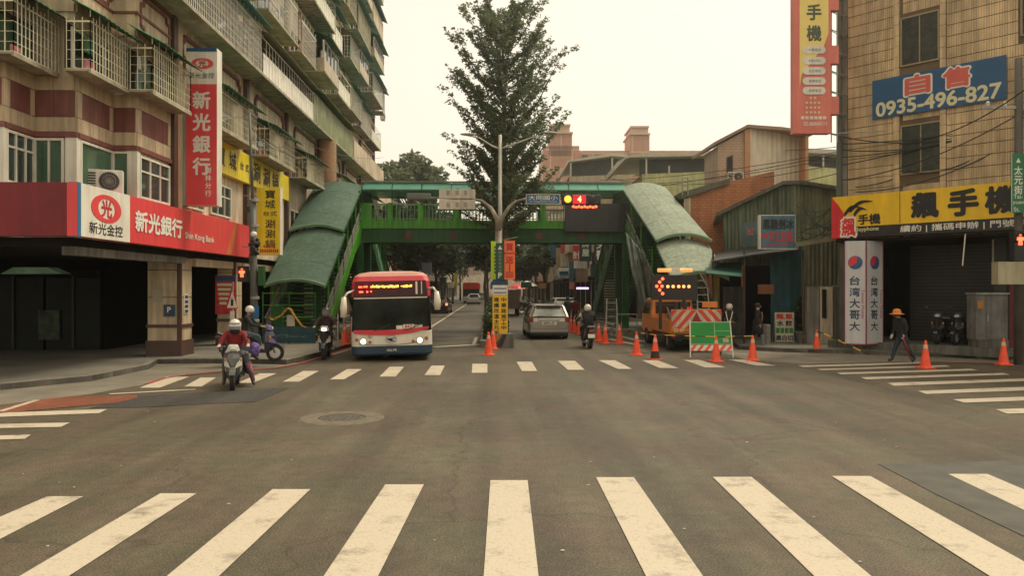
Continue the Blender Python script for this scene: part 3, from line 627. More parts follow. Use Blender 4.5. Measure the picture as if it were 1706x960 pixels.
t = MB(); t.prism([T @ Vector((9.6, zb+.01, .004)), T @ Vector((10.1, zb+.01, .004)), T @ Vector((10.9, zt-.01, .004)), T @ Vector((10.5, zt-.01, .004))], (.004, 0, 0)); t.build('gold_swoosh', M('gold_stripe', (.62, .17, .06), .4), bs)
# vertical bank sign
vs = thing('bank_sign', 'tall vertical red and white bank sign projecting from the facade', 'sign', (-8.6, 23.6, 4.7), world=True)
xa, xb = -9.12, -8.2; z0, z1 = 4.72, 9.44; yv = 23.6
t = MB(); t.box(xa, xb, yv, yv+.42, z0, z1); t.build('casing', m_wsign, vs)
T = frame(((xa+xb)/2, yv, 0), (1, 0, 0)); ww = xb-xa-.02
t = MB(); fb(t, T, -ww/2, ww/2, z0+.01, 8.36, 0, .012); t.build('red_panel', m_redlit, vs)
t = MB(); fb(t, T, -ww/2, ww/2, z1-.1, z1, 0, .012); t.build('blue_strip', m_blue, vs)
ring(TX(T, .02, 8.98, .01), .33, .16, .19, .115, m_redlit, vs); text('logo', '光', m_txtr, vs, TX(T, .02, 8.98, .014), height=.19, width=.22, bold=.03)
text('lettering', '新光金控', m_txtk, vs, TX(T, 0, 8.62, .014), width=.76, height=.17, bold=.0)
for k, c in enumerate('新光銀行'): text('character', c, m_txtw, vs, TX(T, 0, 7.88-k*.66, .014), height=.5, width=.5, bold=.03)
for k, c in enumerate('樹林分行'): text('character', c, m_txtw, vs, TX(T, .2, 5.78-k*.23, .014), height=.18, width=.18, bold=.02)
t = MB(); t.box(-9.4, -9.13, 23.55, 23.9, 4.72, 8.2); t.build('mounting_panel', M('grey_green_panel', (.33, .34, .28), .6, streak=.3), vs)
# yellow fascia sign
ys = thing('restaurant_sign', 'long yellow fascia sign with black lettering under the balconies', 'sign', (-9.2, 25, 6.2), world=True)
t = MB(); t.box(-9.29, -9.05, 24.6, 35.2, 6.15, 7.22); t.build('panel', m_yel, ys); T = frame((-9.05, 0, 0), (0, 1, 0))
t = MB(); fb(t, T, 29.5, 29.55, 6.15, 7.22, 0, .01); t.build('joint', m_dkbrown, ys)
for c, y, h in (('寶', 26.4, .62), ('城', 27.6, .6), ('台', 28.6, .3), ('式', 29.2, .3), ('涮', 30.4, .72), ('涮', 31.7, .72), ('鍋', 33.0, .72)):
    text('character', c, m_txtk, ys, TX(T, y, 6.7, .012), height=h, width=h*1.25, bold=.012)
yv = thing('restaurant_sign', 'vertical yellow restaurant sign with black calligraphy projecting beside the pole', 'sign', (-8.2, 29, 3.5), world=True)
Y_ = 28.4; xa, xb = X0(431, Y_), X0(470, Y_); za, zb2 = ZZ(425, Y_), ZZ(313, Y_)
t = MB(); t.box(xa, xb, Y_, Y_+.3, za, zb2); t.build('casing', m_wsign, yv); T = frame(((xa+xb)/2, Y_, 0), (1, 0, 0))
t = MB(); fb(t, T, -(xb-xa)/2+.01, (xb-xa)/2-.02, za+.01, zb2-.01, 0, .012); t.build('panel', m_yel, yv)
hh = zb2-za
for k, (c, s) in enumerate((('寶', .36), ('城', .36), ('台式', .2), ('涮', .36), ('涮', .36), ('鍋', .36))):
    text('character', c, m_txtk, yv, TX(T, .06, zb2-.26-k*.36+(.02 if k == 2 else 0), .016), height=s*.85, width=(s if k != 2 else .5), bold=.012)
for k in range(9): t = MB(); fb(t, T, -.3+k*.075, -.245+k*.075, za+.08, za+.2, .012, .018); t.build('mark', m_txtr, yv)
for k in range(5): t = MB(); fb(t, T, -.18+k*.09, -.12+k*.09, za+.26, za+.34, .012, .018); t.build('mark', m_txtr, yv)
t = MB(); t.tube((xa-.55, Y_+.15, zb2-.3), (xa, Y_+.15, zb2-.3), .02); t.tube((xa-.55, Y_+.15, za+.3), (xa, Y_+.15, za+.3), .02); t.build('bracket', m_steel, yv)
# arcade poster
ps = tag(board('poster', frame((-9.74, 28.93, 2.0), (1, 0, 0)), .74, 1.42, M('red_poster', (.5, .03, .04), .5, var=.35, sc=6), None), 'red advertising poster on the dark pier beside the warning triangle', 'poster')
t = MB(); fb(t, frame((-9.74, 28.9, 2.0), (1, 0, 0)), -.35, .35, .5, .68, 0, .006); t.build('blue_band', m_blue, ps)
for k in range(5): t = MB(); fb(t, frame((-9.74, 28.9, 2.0), (1, 0, 0)), -.3+k*.02, .25-k*.05, .32-k*.17, .42-k*.17, 0, .006); t.build('mark', m_txty, ps)
# round duct in front of the facade
rd = thing('round_duct', 'round orange tiled duct standing above the green stair canopy on the left', 'duct', (-8.75, 42, 0), world=True)
t = MB(); t.lathe([(.47, 6.0), (.47, 10.0), (.44, 10.15), (.2, 10.2), (0, 10.2)], (-8.75, 42, 0), 28); t.build('shaft', brickmat('orange_duct_tile', (.52, .24, .1), (.45, .3, .17), (.3, .2, .12), .12, .12, .008), rd, smooth=False)
t = MB(); t.box(-9.3, -8.4, 41.8, 42.2, 5.9, 6.0); t.build('bracket', m_steel, rd)
# ------------------------------------------------------------ RIGHT TILED BUILDING (diagonal facade)
TCM = Matrix((rv, fv, Vector((0, 0, 1)))).transposed().to_4x4()       # camera-yaw aligned metres
def CX(px, d): return (px-853)/F*d
def W3(X, Y, Z=0): return TCM @ Vector((X, Y, Z))
BX, BY = 11.75, 27.9; UX, UY = .664, -.748
Tb = frame(W3(BX, BY), TCM.to_3x3() @ Vector((UX, UY, 0)))
def S(px): k = (px-853)/F; return (BY*k-BX)/(UX-UY*k)
def SY(s): return BY+UY*s
def SZ(py, px): return H+(480-py)/F*SY(S(px))
RB = thing('tiled_building', 'tan vertically tiled building with dark windows and blue for sale banner, right edge', 'building', W3(BX, BY), world=True)
m_tan = M('tan_wall_tile', (.66, .49, .28), .42, var=.2, sc=.9, streak=.3)
m_tand = M('tan_tile_joint', (.15, .105, .055), .8, var=.2)
mb = MB(); mb.prism([Tb @ Vector((a, 3.9, b)) for a, b in ((0, 0), (14, 0), (14, -9), (4, -9))], (0, 0, 10.2)); mb.build('wall', m_tand, RB)
wins = [(S(1501), S(1566), 9.7, 11.35), (S(1501), S(1570), 6.05, 7.72), (5.6, 7.2, 9.9, 11.5), (5.9, 7.2, 6.2, 7.9)]
mb = MB(); tw = .072; rows = 0; z = 3.92
while z < 13.4:
    s = .28
    while s < 7.6:
        zt_ = z+.352
        if not any(a-.03 < s+tw and s < b+.03 and c-.05 < zt_ and z < d+.05 for a, b, c, d in wins) and not (abs(s-(S(1496))) < .12 or abs(s-S(1572)) < .1):
            fb(mb, Tb, s+.004, s+tw-.007, z+.008, zt_-.008, -.01, .022+random.uniform(0, .004))
        s += tw
    z += .36
mb.build('wall_tile', m_tan, RB, kind='stuff')
for px in (1495, 1572):
    t = MB(); s = S(px); zz = 3.95
    while zz < 13.4: fb(t, Tb, s-.09, s+.085, zz+.006, zz+.354, 0, .07); zz += .36
    t.build('pilaster', m_tan, RB, kind='stuff')
t = MB(); fb(t, Tb, -.02, .26, 3.9, 15, -.2, .06); t.build('corner_strip', m_conc, RB)
t = MB(); t.tube(Tb @ Vector((.02, 3.9, .16)), Tb @ Vector((.02, 15, .16)), .09, 10); t.build('downpipe', M('grey_green_pipe', (.14, .15, .12), .5, var=.2, streak=.3), RB)
m_mesh = M('mesh_window_glass', (.06, .065, .045), .25, var=.5, sc=5)
for a, b, c, d in wins:
    fr = window(RB, Tb, a, b, c, d, 2, None, w=.05, fw=.05, fmat=M('tan_window_frame', (.3, .24, .15), .5) if 'tan_window_frame' not in bpy.data.materials else bpy.data.materials['tan_window_frame'], gmat=m_mesh, proud=.01)
    g = MB()
    n = int((b-a)/.09)
    for k in range(-int((d-c)/.09), n):
        x0 = a+k*.09; lo = max(0, (a-x0)/1.0); hi = min(d-c, b-x0)
        if hi > lo: g.bar(Tb @ Vector((x0+lo, c+lo, .03)), Tb @ Vector((x0+hi, c+hi, .03)), .012)
    g.build('security_mesh', m_blk, fr, kind='stuff')
# for-sale banner
bn = thing('banner', 'blue for sale banner with red characters and a yellow phone number', 'banner', Tb @ Vector((2.5, 8, .1)), world=True)
sa, sb = S(1456), S(1679); za0, za1, zb0, zb1 = SZ(200, 1456), SZ(136, 1456), SZ(165, 1679), SZ(92, 1679)
z0 = (za0+zb0)/2; z1 = (za1+zb1)/2
t = MB(); t.prism([Tb @ Vector((sa, za0, .1)), Tb @ Vector((sb, zb0, .1)), Tb @ Vector((sb, zb1, .1)), Tb @ Vector((sa, za1, .1))], Tb.to_3x3() @ Vector((0, 0, .03))); t.build('cloth', m_blue, bn)
sl = math.atan((zb0-za0)/(sb-sa)); Tn = TX(Tb, (sa+sb)/2, (z0+z1)/2, .135) @ Matrix.Rotation(sl, 4, 'Z'); wbn = sb-sa
m_pink = M('salmon_red_lettering', (.62, .12, .09), .5, var=.1)
for c, x in (('自', -.135), ('售', .155)):
    text('character', c, m_txtw, bn, TX(Tn, x*wbn, .27, 0), height=.66, width=.2*wbn, bold=.075); text('character', c, m_pink, bn, TX(Tn, x*wbn, .27, .01), height=.6, width=.185*wbn, bold=.045)
text('phone_number', '0935-496-827', m_txty, bn, TX(Tn, 0, -.37, 0), width=wbn*.93, height=.46, bold=.035)
# shop fascia sign
sg = thing('shop_sign', 'long yellow and red phone shop sign with big black characters over the dark shopfront', 'sign', Tb @ Vector((0, 4, .4)), world=True)
s0, s1 = -.05, 7.3; zA, zB = 4.0, 5.45; wo = .55
t = MB(); fb(t, Tb, s0, s1, zA, zB, .07, wo); t.build('casing', m_dkbrown, sg)
t = MB(); fb(t, Tb, s0, s1, zA+.37, zB, wo, wo+.02); t.build('yellow_panel', M('golden_sign_face', (.86, .54, .02), .4, var=.08, streak=.1), sg)
t = MB(); fb(t, Tb, .55, s1, zA, zA+.36, wo, wo+.025); t.build('black_panel', m_blk, sg)
t = MB(); t.prism([Tb @ Vector(p) for p in ((s0, zA, wo+.022), (.62, zA, wo+.022), (.62, zA+.5, wo+.022), (.45, zA+.75, wo+.022), (.2, zA+1.15, wo+.022), (s0, zB, wo+.022))], Tb.to_3x3() @ Vector((0, 0, .012))); t.build('red_panel', m_red, sg)
Tw = TX(Tb, 0, 0, wo+.036)
text('character', '飆', m_txtw, sg, TX(Tw, .56, zA+.36, 0), height=.68, width=.52, bold=.07); text('character', '飆', m_red, sg, TX(Tw, .56, zA+.36, .008), height=.62, width=.47, bold=.02)
text('lettering', '手機', m_txtk, sg, TX(Tw, 1.27, zA+.6, 0), height=.34, width=.74, bold=.03); text('lettering', 'Buyphone', m_txty, sg, TX(Tw, 1.2, zA+.25, 0), width=.78, height=.17, bold=.02)
for a in ((.42, .85, 1.0, 1.12), (.6, .95, 1.4, 1.3), (.75, .8, 1.2, 1.02)):
    t = MB(); pts = []; p0 = Vector((a[0], zA+a[1])); p3 = Vector((a[2], zA+a[3]+.02))
    for k in range(9):
        q = k/8; x = p0.x+(p3.x-p0.x)*q; y = p0.y+(p3.y-p0.y)*q+.12*math.sin(q*math.pi*1.2)-.05; pts.append((x, y, .05*(1-q)*(.4+q)*2+.006))
    t.loft([[Tw @ Vector((x-.5*r, y+r, 0)), Tw @ Vector((x+.5*r, y-r, 0)), Tw @ Vector((x+.5*r, y-r, .006)), Tw @ Vector((x-.5*r, y+r, .006))] for x, y, r in pts]); t.build('flame_stroke', m_txtk, sg)
for c, pa, pb in (('飆', 1531, 1574), ('手', 1592, 1640), ('機', 1653, 1706)):
    text('character', c, m_txtk, sg, TX(Tw, (S(pa)+S(pb))/2, zA+.93, 0), height=.78, width=(S(pb)-S(pa))*.98, bold=.045)
text('lettering', '續約 | 攜碼申辦 | 門號申辦', m_txtw, sg, TX(Tw, (S(1512)+S(1745))/2, zA+.185, 0), width=S(1745)-S(1512), height=.25, bold=.015)
t = MB(); fb(t, Tw, S(1511), S(1511)+.015, zA+.4, zB-.02, 0, .005); t.build('joint', m_dkbrown, sg)
# ground floor: dark shopfront, pillar, plinth
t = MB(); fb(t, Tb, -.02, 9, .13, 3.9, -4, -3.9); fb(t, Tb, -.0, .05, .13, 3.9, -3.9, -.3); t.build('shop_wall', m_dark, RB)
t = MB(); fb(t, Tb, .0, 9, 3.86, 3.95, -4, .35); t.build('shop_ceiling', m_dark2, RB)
t = MB(); fb(t, Tb, -.4, 5.2, .1, .38, -3.9, .15); t.build('plinth', m_conc2, RB)
t = MB(); fb(t, Tb, -.05, .25, .4, 3.86, -.35, 0); t.build('pillar', m_conc2, RB)
t = MB(); fb(t, Tb, 4.6, 4.95, .13, 3.86, -1.3, -.9); t.build('pillar', M('dark_green_pillar', (.03, .04, .03), .6), RB)
t = MB()
for k in range(28): fb(t, Tb, 1.6, 4.5, .4+k*.12, .4+k*.12+.1, -2.0-.0, -1.97)
t.build('roller_shutter', M('dark_shutter', (.02, .02, .02), .45, var=.3), RB, kind='stuff')
t = MB(); t.tube(Tb @ Vector((S(1618), 3.95, .5)), Tb @ Vector((S(1614), 2.95, .55)), .02); t.build('awning_crank', m_white, RB)
# white light-box column with two printed faces
lb = thing('light_box', 'white two-faced light box column with round logo at the shop corner', 'light box', W3(12.05, 26.5), world=True)
pA, pB, pC = W3(CX(1407, 26.8), 26.8), W3(CX(1443, 26.5), 26.5), W3(CX(1471, 26.9), 26.9)
z0, z1 = .33, 3.86
for q0, q1, nm, gm in ((pA, pB, 'left_face', m_wsign), (pB, pC, 'right_face', m_wsign)):
    u = q1-q0; T = frame(((q0.x+q1.x)/2, (q0.y+q1.y)/2, 0), u); L = u.length
    t = MB(); fb(t, T, -L/2, L/2, z0, z1, -.12, 0); t.build('face_panel', M('pale_light_box_face', (.56, .55, .55), .4, var=.04, streak=.1) if q0 is pA else bpy.data.materials['pale_light_box_face'], lb)
    t = MB(); fb(t, T, -L/2-.01, -L/2+.02, z0, z1, -.1, .015); fb(t, T, L/2-.02, L/2+.01, z0, z1, -.1, .015); fb(t, T, -L/2, L/2, z0-.03, z0+.015, -.1, .015); t.build('trim', M('magenta_trim', (.24, .03, .07), .5), lb)
    Tl = TX(T, 0, 0, .004)
    t = MB(); t.lathe([(0, .006), (.23, .006), (.23, 0)], (0, 0, 0), 28, TX(Tl, 0, 3.12, 0)); t.build('logo', M('logo_blue', (.04, .1, .24), .4, var=.2, sc=3), lb)
    t = MB(); t.prism([TX(Tl, 0, 3.12, .007) @ Vector((.22*math.cos(a)*.95, .22*math.sin(a)*.95, 0)) for a in [R(70+k*15) for k in range(11)]]+[TX(Tl, 0, 3.12, .007) @ Vector((.03, -.02, 0))], T.to_3x3() @ Vector((0, 0, .003))); t.build('logo_sector', m_red, lb)
    for k, c in enumerate('台湾大哥大'): text('character', c, m_txtb, lb, TX(Tl, -.02, 2.5-k*.39), height=.3, width=.34*min(1, L/.72), bold=.025)
    text('lettering', 'Taiwan Mobile', M('magenta_lettering', (.35, .03, .12), .5), lb, TX(Tl, L/2-.1, 1.7) @ Matrix.Rotation(R(-90), 4, 'Z'), width=1.0, height=.09, bold=.01)
# tall projecting sign on lattice
ts = thing('projecting_sign', 'tall faded red and yellow phone shop sign on a steel lattice, high up', 'sign', W3(CX(1354, 26.6), 26.6, 7.5), world=True)
d = 26.6; c1 = lambda px: CX(px, d); zz = lambda py: H+(480-py)/F*d
m_fred = M('faded_red_sign', (.72, .2, .15), .5, var=.08, streak=.1); m_fyel = M('faded_yellow_sign', (.85, .66, .2), .5, var=.06)
cam_box = lambda t, a, b, y0, y1, z0, z1: t.box(a, b, y0, y1, z0, z1, TCM)
t = MB(); cam_box(t, c1(1322), c1(1384), d, d+.3, zz(222), 14.5); t.build('red_panel', m_fred, ts)
for a, b in ((75, 105), (160, 190), (-60, 16)): t = MB(); cam_box(t, c1(1384), c1(1398), d+.02, d+.28, zz(b), zz(a)); t.build('side_tab', m_fred, ts)
Ts = frame(W3(c1(1354), d-.0), rv)
pt = lambda px, py: Ts @ Vector((c1(px)-c1(1354), zz(py), .002))
t = MB(); t.prism([pt(1332, 145), pt(1335, 125), pt(1372, 77), pt(1380, 55), pt(1380, -80), pt(1332, -80)], Ts.to_3x3() @ Vector((0, 0, .01))); t.build('yellow_panel', m_fyel, ts)
for c, y in (('手', 20), ('機', 55), ('飆', -15)): text('character', c, M('faded_green_lettering', (.08, .1, .06), .5) if c == '手' else bpy.data.materials['faded_green_lettering'], ts, TX(Ts, c1(1356)-c1(1354), zz(y), .014), height=.52, width=.48, bold=.03)
for y, s in ((83, '中華電信'), (101, '台灣大哥大'), (118, '亞太電信'), (135, '遠傳電信'), (151, '威寶電信')):
    t = MB(); T_ = TX(Ts, c1(1356)-c1(1354), zz(y), .014); n = []
    for k in range(24):
        a = 2*math.pi*k/24; n.append(T_ @ Vector(((.26 if math.cos(a) > 0 else -.26)+.13*math.cos(a), .13*math.sin(a), 0)))
    t.prism(n, Ts.to_3x3() @ Vector((0, 0, .01))); pl = t.build('pill', m_wsign, ts); text('lettering', s, m_txtb, ts, TX(T_, .02, 0, .011), width=.42, height=.1)
for j in range(4):
    for k in range(4):
        if j == 0 and k in (0, 3): continue
        t = MB(); fb(t, Ts, -.26+k*.14+.02, -.19+k*.14+.02, zz(163+j*8)-.035, zz(163+j*8)+.035, .0, .012); t.build('mark', m_txty, ts)
for k in range(6):
    t = MB(); fb(t, Ts, -.4+k*.15, -.29+k*.15, zz(196)-.05, zz(196)+.05, .0, .012); t.build('mark', m_wsign, ts)
text('phone_number', '02-86868111', m_txtw, ts, TX(Ts, .08, zz(206), .01), width=.78, height=.12, bold=.02)
t = MB()
for px in (1388, 1398): t.tube(W3(c1(px), d+.15, zz(236)), W3(c1(px), d+.15, 14.4), .02, 6)
for py in (-20, 12, 45, 80, 115, 149, 183, 220): t.tube(W3(c1(1384), d+.15, zz(py)), W3(11.9, 27.7, zz(py)+.06), .018, 6); t.tube(W3(c1(1386), d+.25, zz(py)), W3(11.9, 27.9, zz(py)+.06), .014, 6)
t.build('lattice', m_steel, ts, kind='stuff')
t = MB(); t.tube(W3(c1(1395), d, zz(222)), W3(CX(1475, 26), 26, H+(480-218)/F*26), .018, 6); t.build('stay_rod', m_steel, ts)
# cabinet, signal pole, street sign on the right
cb_ = thing('utility_cabinet', 'scuffed grey utility cabinet on a stained concrete base behind a cone', 'cabinet', W3(CX(1646, 24.7), 24.7), R(-2))
X = .5
t = MB(); t.box(-.45, .5, -.25, .3, 0, .62); t.build('base', m_conc2, cb_)
m_cabg = M('scuffed_grey_paint', (.17, .165, .155), .55, var=.25, sc=3, streak=.3)
t = MB(); t.box(-.5, .5, -.2, .3, .62, 2.05); t.build('casing', m_cabg, cb_, bevel=.01)
t = MB(); t.box(-.18, .48, -.225, -.2, .68, 1.98); dr = t.build('door', m_cabg, cb_); t = MB(); t.box(-.16, -.13, -.25, -.225, 1.2, 1.4); t.build('handle', m_steel, dr)
t = MB(); t.box(-.53, .53, -.25, .33, 2.05, 2.1); t.build('lid', m_steel, cb_)
t = MB(); t.box(-.44, -.26, -.206, -.2, 1.6, 1.85); t.build('sticker', M('orange_sticker', (.5, .22, .06), .6, var=.3, sc=9), cb_)
dpl = 22.9; spx = 1697
sp = thing('signal_pole', 'grey utility pole with pedestrian signal and green street name plate at the right edge', 'pole', W3(CX(spx, dpl), dpl), world=True)
XP = CX(spx, dpl); zq = lambda py: H+(480-py)/F*dpl
t = MB(); t.tube(W3(XP, dpl, 0), W3(XP, dpl, 9.0), .13, 14, .1); t.build('shaft', M('dark_grey_pole', (.12, .11, .09), .7, var=.25, streak=.3), sp, smooth=True)
t = MB(); cam_box(t, CX(1647, dpl), CX(1697, dpl), dpl-.45, dpl-.14, zq(474), zq(437)); t.build('control_box', M('beige_box_paint', (.42, .38, .24), .5, var=.12, streak=.25), sp)
t = MB(); cam_box(t, CX(1674, dpl), CX(1693, dpl), dpl-.45, dpl-.2, zq(435), zq(386)); sh = t.build('signal_housing', m_blk, sp)
Tp = frame(W3(CX(1683, dpl), dpl-.46), rv)
def ped(T, parent, z, s=1.0):
    t = MB(); t.ell((0, 0, 0), .035*s, .02, .04*s, 10, 6, TX(T, 0, z+.13*s, 0)); t.box(-.05*s, .05*s, -.01, .02, -.06*s, .1*s, TX(T, 0, z, 0) @ Matrix.Rotation(R(-90), 4, 'X') @ Matrix.Identity(4)) if False else fb(t, T, -.05*s, .05*s, z-.06*s, z+.08*s, -.005, .01)
    fb(t, T, -.1*s, -.055*s, z-.02*s, z+.07*s, -.005, .01); fb(t, T, .055*s, .1*s, z-.02*s, z+.07*s, -.005, .01)
    fb(t, T, -.055*s, -.01*s, z-.16*s, z-.065*s, -.005, .01); fb(t, T, .01*s, .055*s, z-.16*s, z-.065*s, -.005, .01)
    return t.build('red_man', m_redled, parent, kind='stuff')
ped(Tp, sp, zq(401), 1.0)
t = MB(); t.loft([[TX(Tp, 0, zq(401), zz_) @ Vector((rr_*math.cos(a_), rr_*math.sin(a_), 0)) for a_ in [R(-30+k*12) for k in range(21)]] for rr_, zz_ in ((.19, -.02), (.19, .14))], closed=False); t.build('hood', m_blk, sp)
Tg = frame(W3(CX(1688, dpl), dpl-.2), rv)
t = MB(); fb(t, Tg, -.2, .2, zq(356), zq(258), 0, .03); t.build('name_plate', M('green_street_sign', (.02, .17, .07), .4, var=.1), sp)
t = MB(); t.prism([Tg @ Vector(p) for p in ((-.07, zq(273), .032), (.07, zq(273), .032), (0, zq(265), .032))], Tg.to_3x3() @ Vector((0, 0, .006))); t.build('arrow', m_txtw, sp)
for a, b in ((-.2, -.185), (.185, .2)): t = MB(); fb(t, Tg, a, b, zq(356), zq(258), .03, .036); t.build('border', m_txtw, sp)
for k, c in enumerate('太元街'): text('character', c, m_txtw, sp, TX(Tg, 0, zq(286+k*16), .034), height=.24, width=.24, bold=.02)
text('lettering', 'Tai-', m_txtw, sp, TX(Tg, -.01, zq(329), .034), width=.26, height=.12, bold=.01); text('lettering', 'yuan', m_txtw, sp, TX(Tg, 0, zq(340), .034), width=.32, height=.1, bold=.01); text('lettering', 'St.', m_txtw, sp, TX(Tg, -.05, zq(350), .034), width=.17, height=.12, bold=.01)
t = MB(); t.bar(W3(XP-1.1, dpl, 7.55), W3(XP+1.1, dpl, 7.55), .08); t.build('crossarm', m_steel, sp)
for x in (-.9, -.4, .4, .9): t = MB(); t.lathe([(.04, 0), (.06, .04), (.03, .07), (.06, .1), (.03, .16)], tuple(W3(XP+x, dpl, 7.58)), 10); t.build('insulator', m_wsign, sp)
rc_ = thing('red_column', 'dark red tiled column with faint white marks behind the signal pole', 'column', W3(CX(1692, 25), 25.2), world=True)
t = MB(); cam_box(t, CX(1673, 25.2), CX(1730, 25.2), 25.0, 25.5, 0, 2.5); t.build('shaft', M('dark_red_tile', (.16, .015, .02), .4, var=.3, sc=5), rc_)
for k in range(5): t = MB(); fb(t, frame(W3(CX(1690, 25.2), 24.99), rv), -.05, .05, .55+k*.38, .65+k*.38, 0, .01); t.build('mark', m_txtw, rc_)
t = MB(); cam_box(t, CX(1662, 25.6), CX(1676, 25.6), 25.8, 25.9, 2.5, 3.9); t.build('sign_panel', m_wsign, RB)
# ------------------------------------------------------------ SHACK, brick house, metal house, low roofs
def cprism(t, pts, d, th, T=TCM):        # pixel polygon on a plane at camera depth d, given thickness
    t.prism([W3(CX(a, d), d, H+(480-b)/F*d) for a, b in pts][::-1], fv*th)
def corr(t, p0, p1, z0a, z1a, z0b, z1b, pitch=.18, dep=.04):   # corrugated sheet from p0 to p1 (xy), with sloping top
    p0 = Vector(p0); p1 = Vector(p1); L = (p1-p0).length; n = max(2, int(L/pitch*2)); u = (p1-p0)/n; nrm = Vector((u.y, -u.x)).normalized(); rg = []
    for k in range(n+1):
        q = p0+u*k+nrm*(dep if (k//1) % 2 else 0); f = k/n
        a = z0a+(z0b-z0a)*f; b = z1a+(z1b-z1a)*f
        rg.append([Vector((q.x, q.y, a)), Vector((q.x, q.y, b)), Vector((q.x-nrm.x*.06, q.y-nrm.y*.06, b)), Vector((q.x-nrm.x*.06, q.y-nrm.y*.06, a))])
    t.loft(rg)
SH = thing('corrugated_shack', 'green grey corrugated metal eatery with low gable beside the yellow sign building', 'shack', W3(CX(1300, 31.5), 31.5), world=True)
d = 31.6; q = lambda px, dd=d: W3(CX(px, dd), dd).xy; zd = lambda py, dd=d: H+(480-py)/F*dd
m_shk = M('weathered_green_sheet', (.16, .2, .13), .55, var=.25, sc=.9, streak=.45); m_shk2 = M('faded_green_sheet', (.27, .31, .17), .55, var=.25, sc=.9, streak=.4)
t = MB(); corr(t, q(1205, 34), q(1322), 3.2, zd(350, 34), 3.2, zd(303)); t.build('left_wall', m_shk, SH)
t = MB(); corr(t, q(1322), q(1412, 32.5), 1.2, zd(303), 1.2, zd(318, 32.5)); t.build('right_wall', m_shk2, SH)
t = MB(); t.loft([[W3(CX(a, dd), dd-o, H+(480-y)/F*dd), W3(CX(a, dd), dd-o, H+(480-y-6)/F*dd), W3(CX(a, dd)+1.2, dd+5, H+(480-y-9)/F*dd), W3(CX(a, dd)+1.2, dd+5, H+(480-y-2)/F*dd)] for a, dd, y, o in ((1190, 34.2, 356, .3), (1300, 31.8, 303, .3), (1332, 31.5, 302, .3), (1416, 32.5, 316, .3))]); t.build('roof', M('mossy_roof_sheet', (.14, .15, .12), .6, var=.3, streak=.3), SH)
t = MB(); cam_box(t, CX(1205, 34), CX(1240, 34), 34.5, 34.6, 0, 3.3); cam_box(t, CX(1240, 34), CX(1420, 34), 33.9, 34, 0, 3.3); t.build('back_wall', m_dark, SH)
for a, b, y0, mm in ((1205, 1240, 478, m_conc2),): t = MB(); cam_box(t, CX(a, 33), CX(b, 33), 33, 33.2, 0, 2.3); t.build('wall_panel', mm, SH)
t = MB(); cprism(t, [(1285, 575), (1335, 572), (1335, 408), (1283, 412)], 31, .06); t.build('blue_panel', M('faded_blue_panel', (.02, .085, .1), .5, var=.3, sc=2, streak=.4), SH)
t = MB(); corr(t, q(1345, 30.6), q(1402, 30.6), 2.35, 4.1, 2.35, 4.15, .16); t.build('patch_wall', M('olive_sheet', (.15, .15, .09), .6, var=.2, streak=.4), SH)
for a, b, mm in ((1345, 1366, m_conc), (1367, 1388, m_beige2), (1389, 1408, m_conc2)):
    t = MB(); cam_box(t, CX(a, 29.6), CX(b, 29.6)-.02, 29.6, 29.9, 0, zd(478, 29.6)); t.build('wall_panel', mm, SH)
t = MB(); cam_box(t, CX(1369, 29.6), CX(1375, 29.6), 29.5, 29.6, zd(530, 29.6), zd(482, 29.6)); t.build('meter_box', m_blk, SH)
# lean-to awnings over the entrance
t = MB(); t.loft([[W3(CX(px, dd), dd, H+(480-y)/F*dd+k) for dd, y, k in ((29.5, yb, 0), (29.5, yb, .05), (33.5, yt, .05), (33.5, yt, 0))] for px, yb, yt in ((1186, 437, 425), (1260, 425, 410), (1330, 418, 400))]); t.build('awning', M('sooty_awning', (.05, .055, .05), .6, var=.3, streak=.3), SH)
t = MB(); t.loft([[W3(CX(px, dd), dd, H+(480-y)/F*dd+k) for dd, y, k in ((28.8, yb, 0), (28.8, yb, .03), (31.5, yt, .03), (31.5, yt, 0))] for px, yb, yt in ((1176, 456, 440), (1236, 462, 438))]); t.build('tarpaulin_awning', M('dark_green_tarpaulin', (.012, .085, .05), .6, var=.25), SH)
t = MB(); t.bar(W3(CX(1325, 29), 29, zd(408, 29)), W3(CX(1402, 28.6), 28.6, zd(396, 28.6)), .25, .16); t.build('gutter', M('rusty_grey_gutter', (.17, .15, .09), .6, var=.3), SH)
for a in (1188, 1240, 1338): t = MB(); t.tube(W3(CX(a, 29.8), 29.8, .1), W3(CX(a, 29.8), 29.8, 3.7), .04); t.build('post', m_dkbrown, SH)
t = MB(); cam_box(t, CX(1262, 31), CX(1288, 31), 30.9, 31, zd(490, 31), zd(474, 31)); t.build('menu_board', M('orange_brown_board', (.25, .1, .04), .6, var=.3), SH)
# blue shaved-ice sign
bi = thing('eatery_sign', 'blue square eatery sign with dark and red lettering hung on the shack', 'sign', W3(CX(1295, 29.3), 29.3, 3.6), world=True)
Ti = frame(W3(CX(1295, 29.3), 29.3), rv); za, zb_ = zd(415, 29.3), zd(358, 29.3)
t = MB(); fb(t, Ti, -.66, .68, za, zb_, -.25, 0); t.build('casing', m_wsign, bi); t = MB(); fb(t, Ti, -.62, .66, za+.03, zb_-.03, 0, .01); t.build('panel', M('steel_blue_face', (.07, .16, .22), .4, var=.2, sc=3, streak=.2), bi)
text('lettering', '黑糖剉冰', m_txtk, bi, TX(Ti, .03, za+.93, .014), width=1.15, height=.38, bold=.03)
text('lettering', '手工豆花', m_txtr, bi, TX(Ti, .13, za+.47, .014), width=.9, height=.36, bold=.03); text('lettering', '純', m_txtr, bi, TX(Ti, -.48, za+.5, .014), height=.2, bold=.03)
t = MB(); fb(t, Ti, -.5, .45, za+.12, za+.17, .01, .014); t.build('mark', m_txtr, bi)
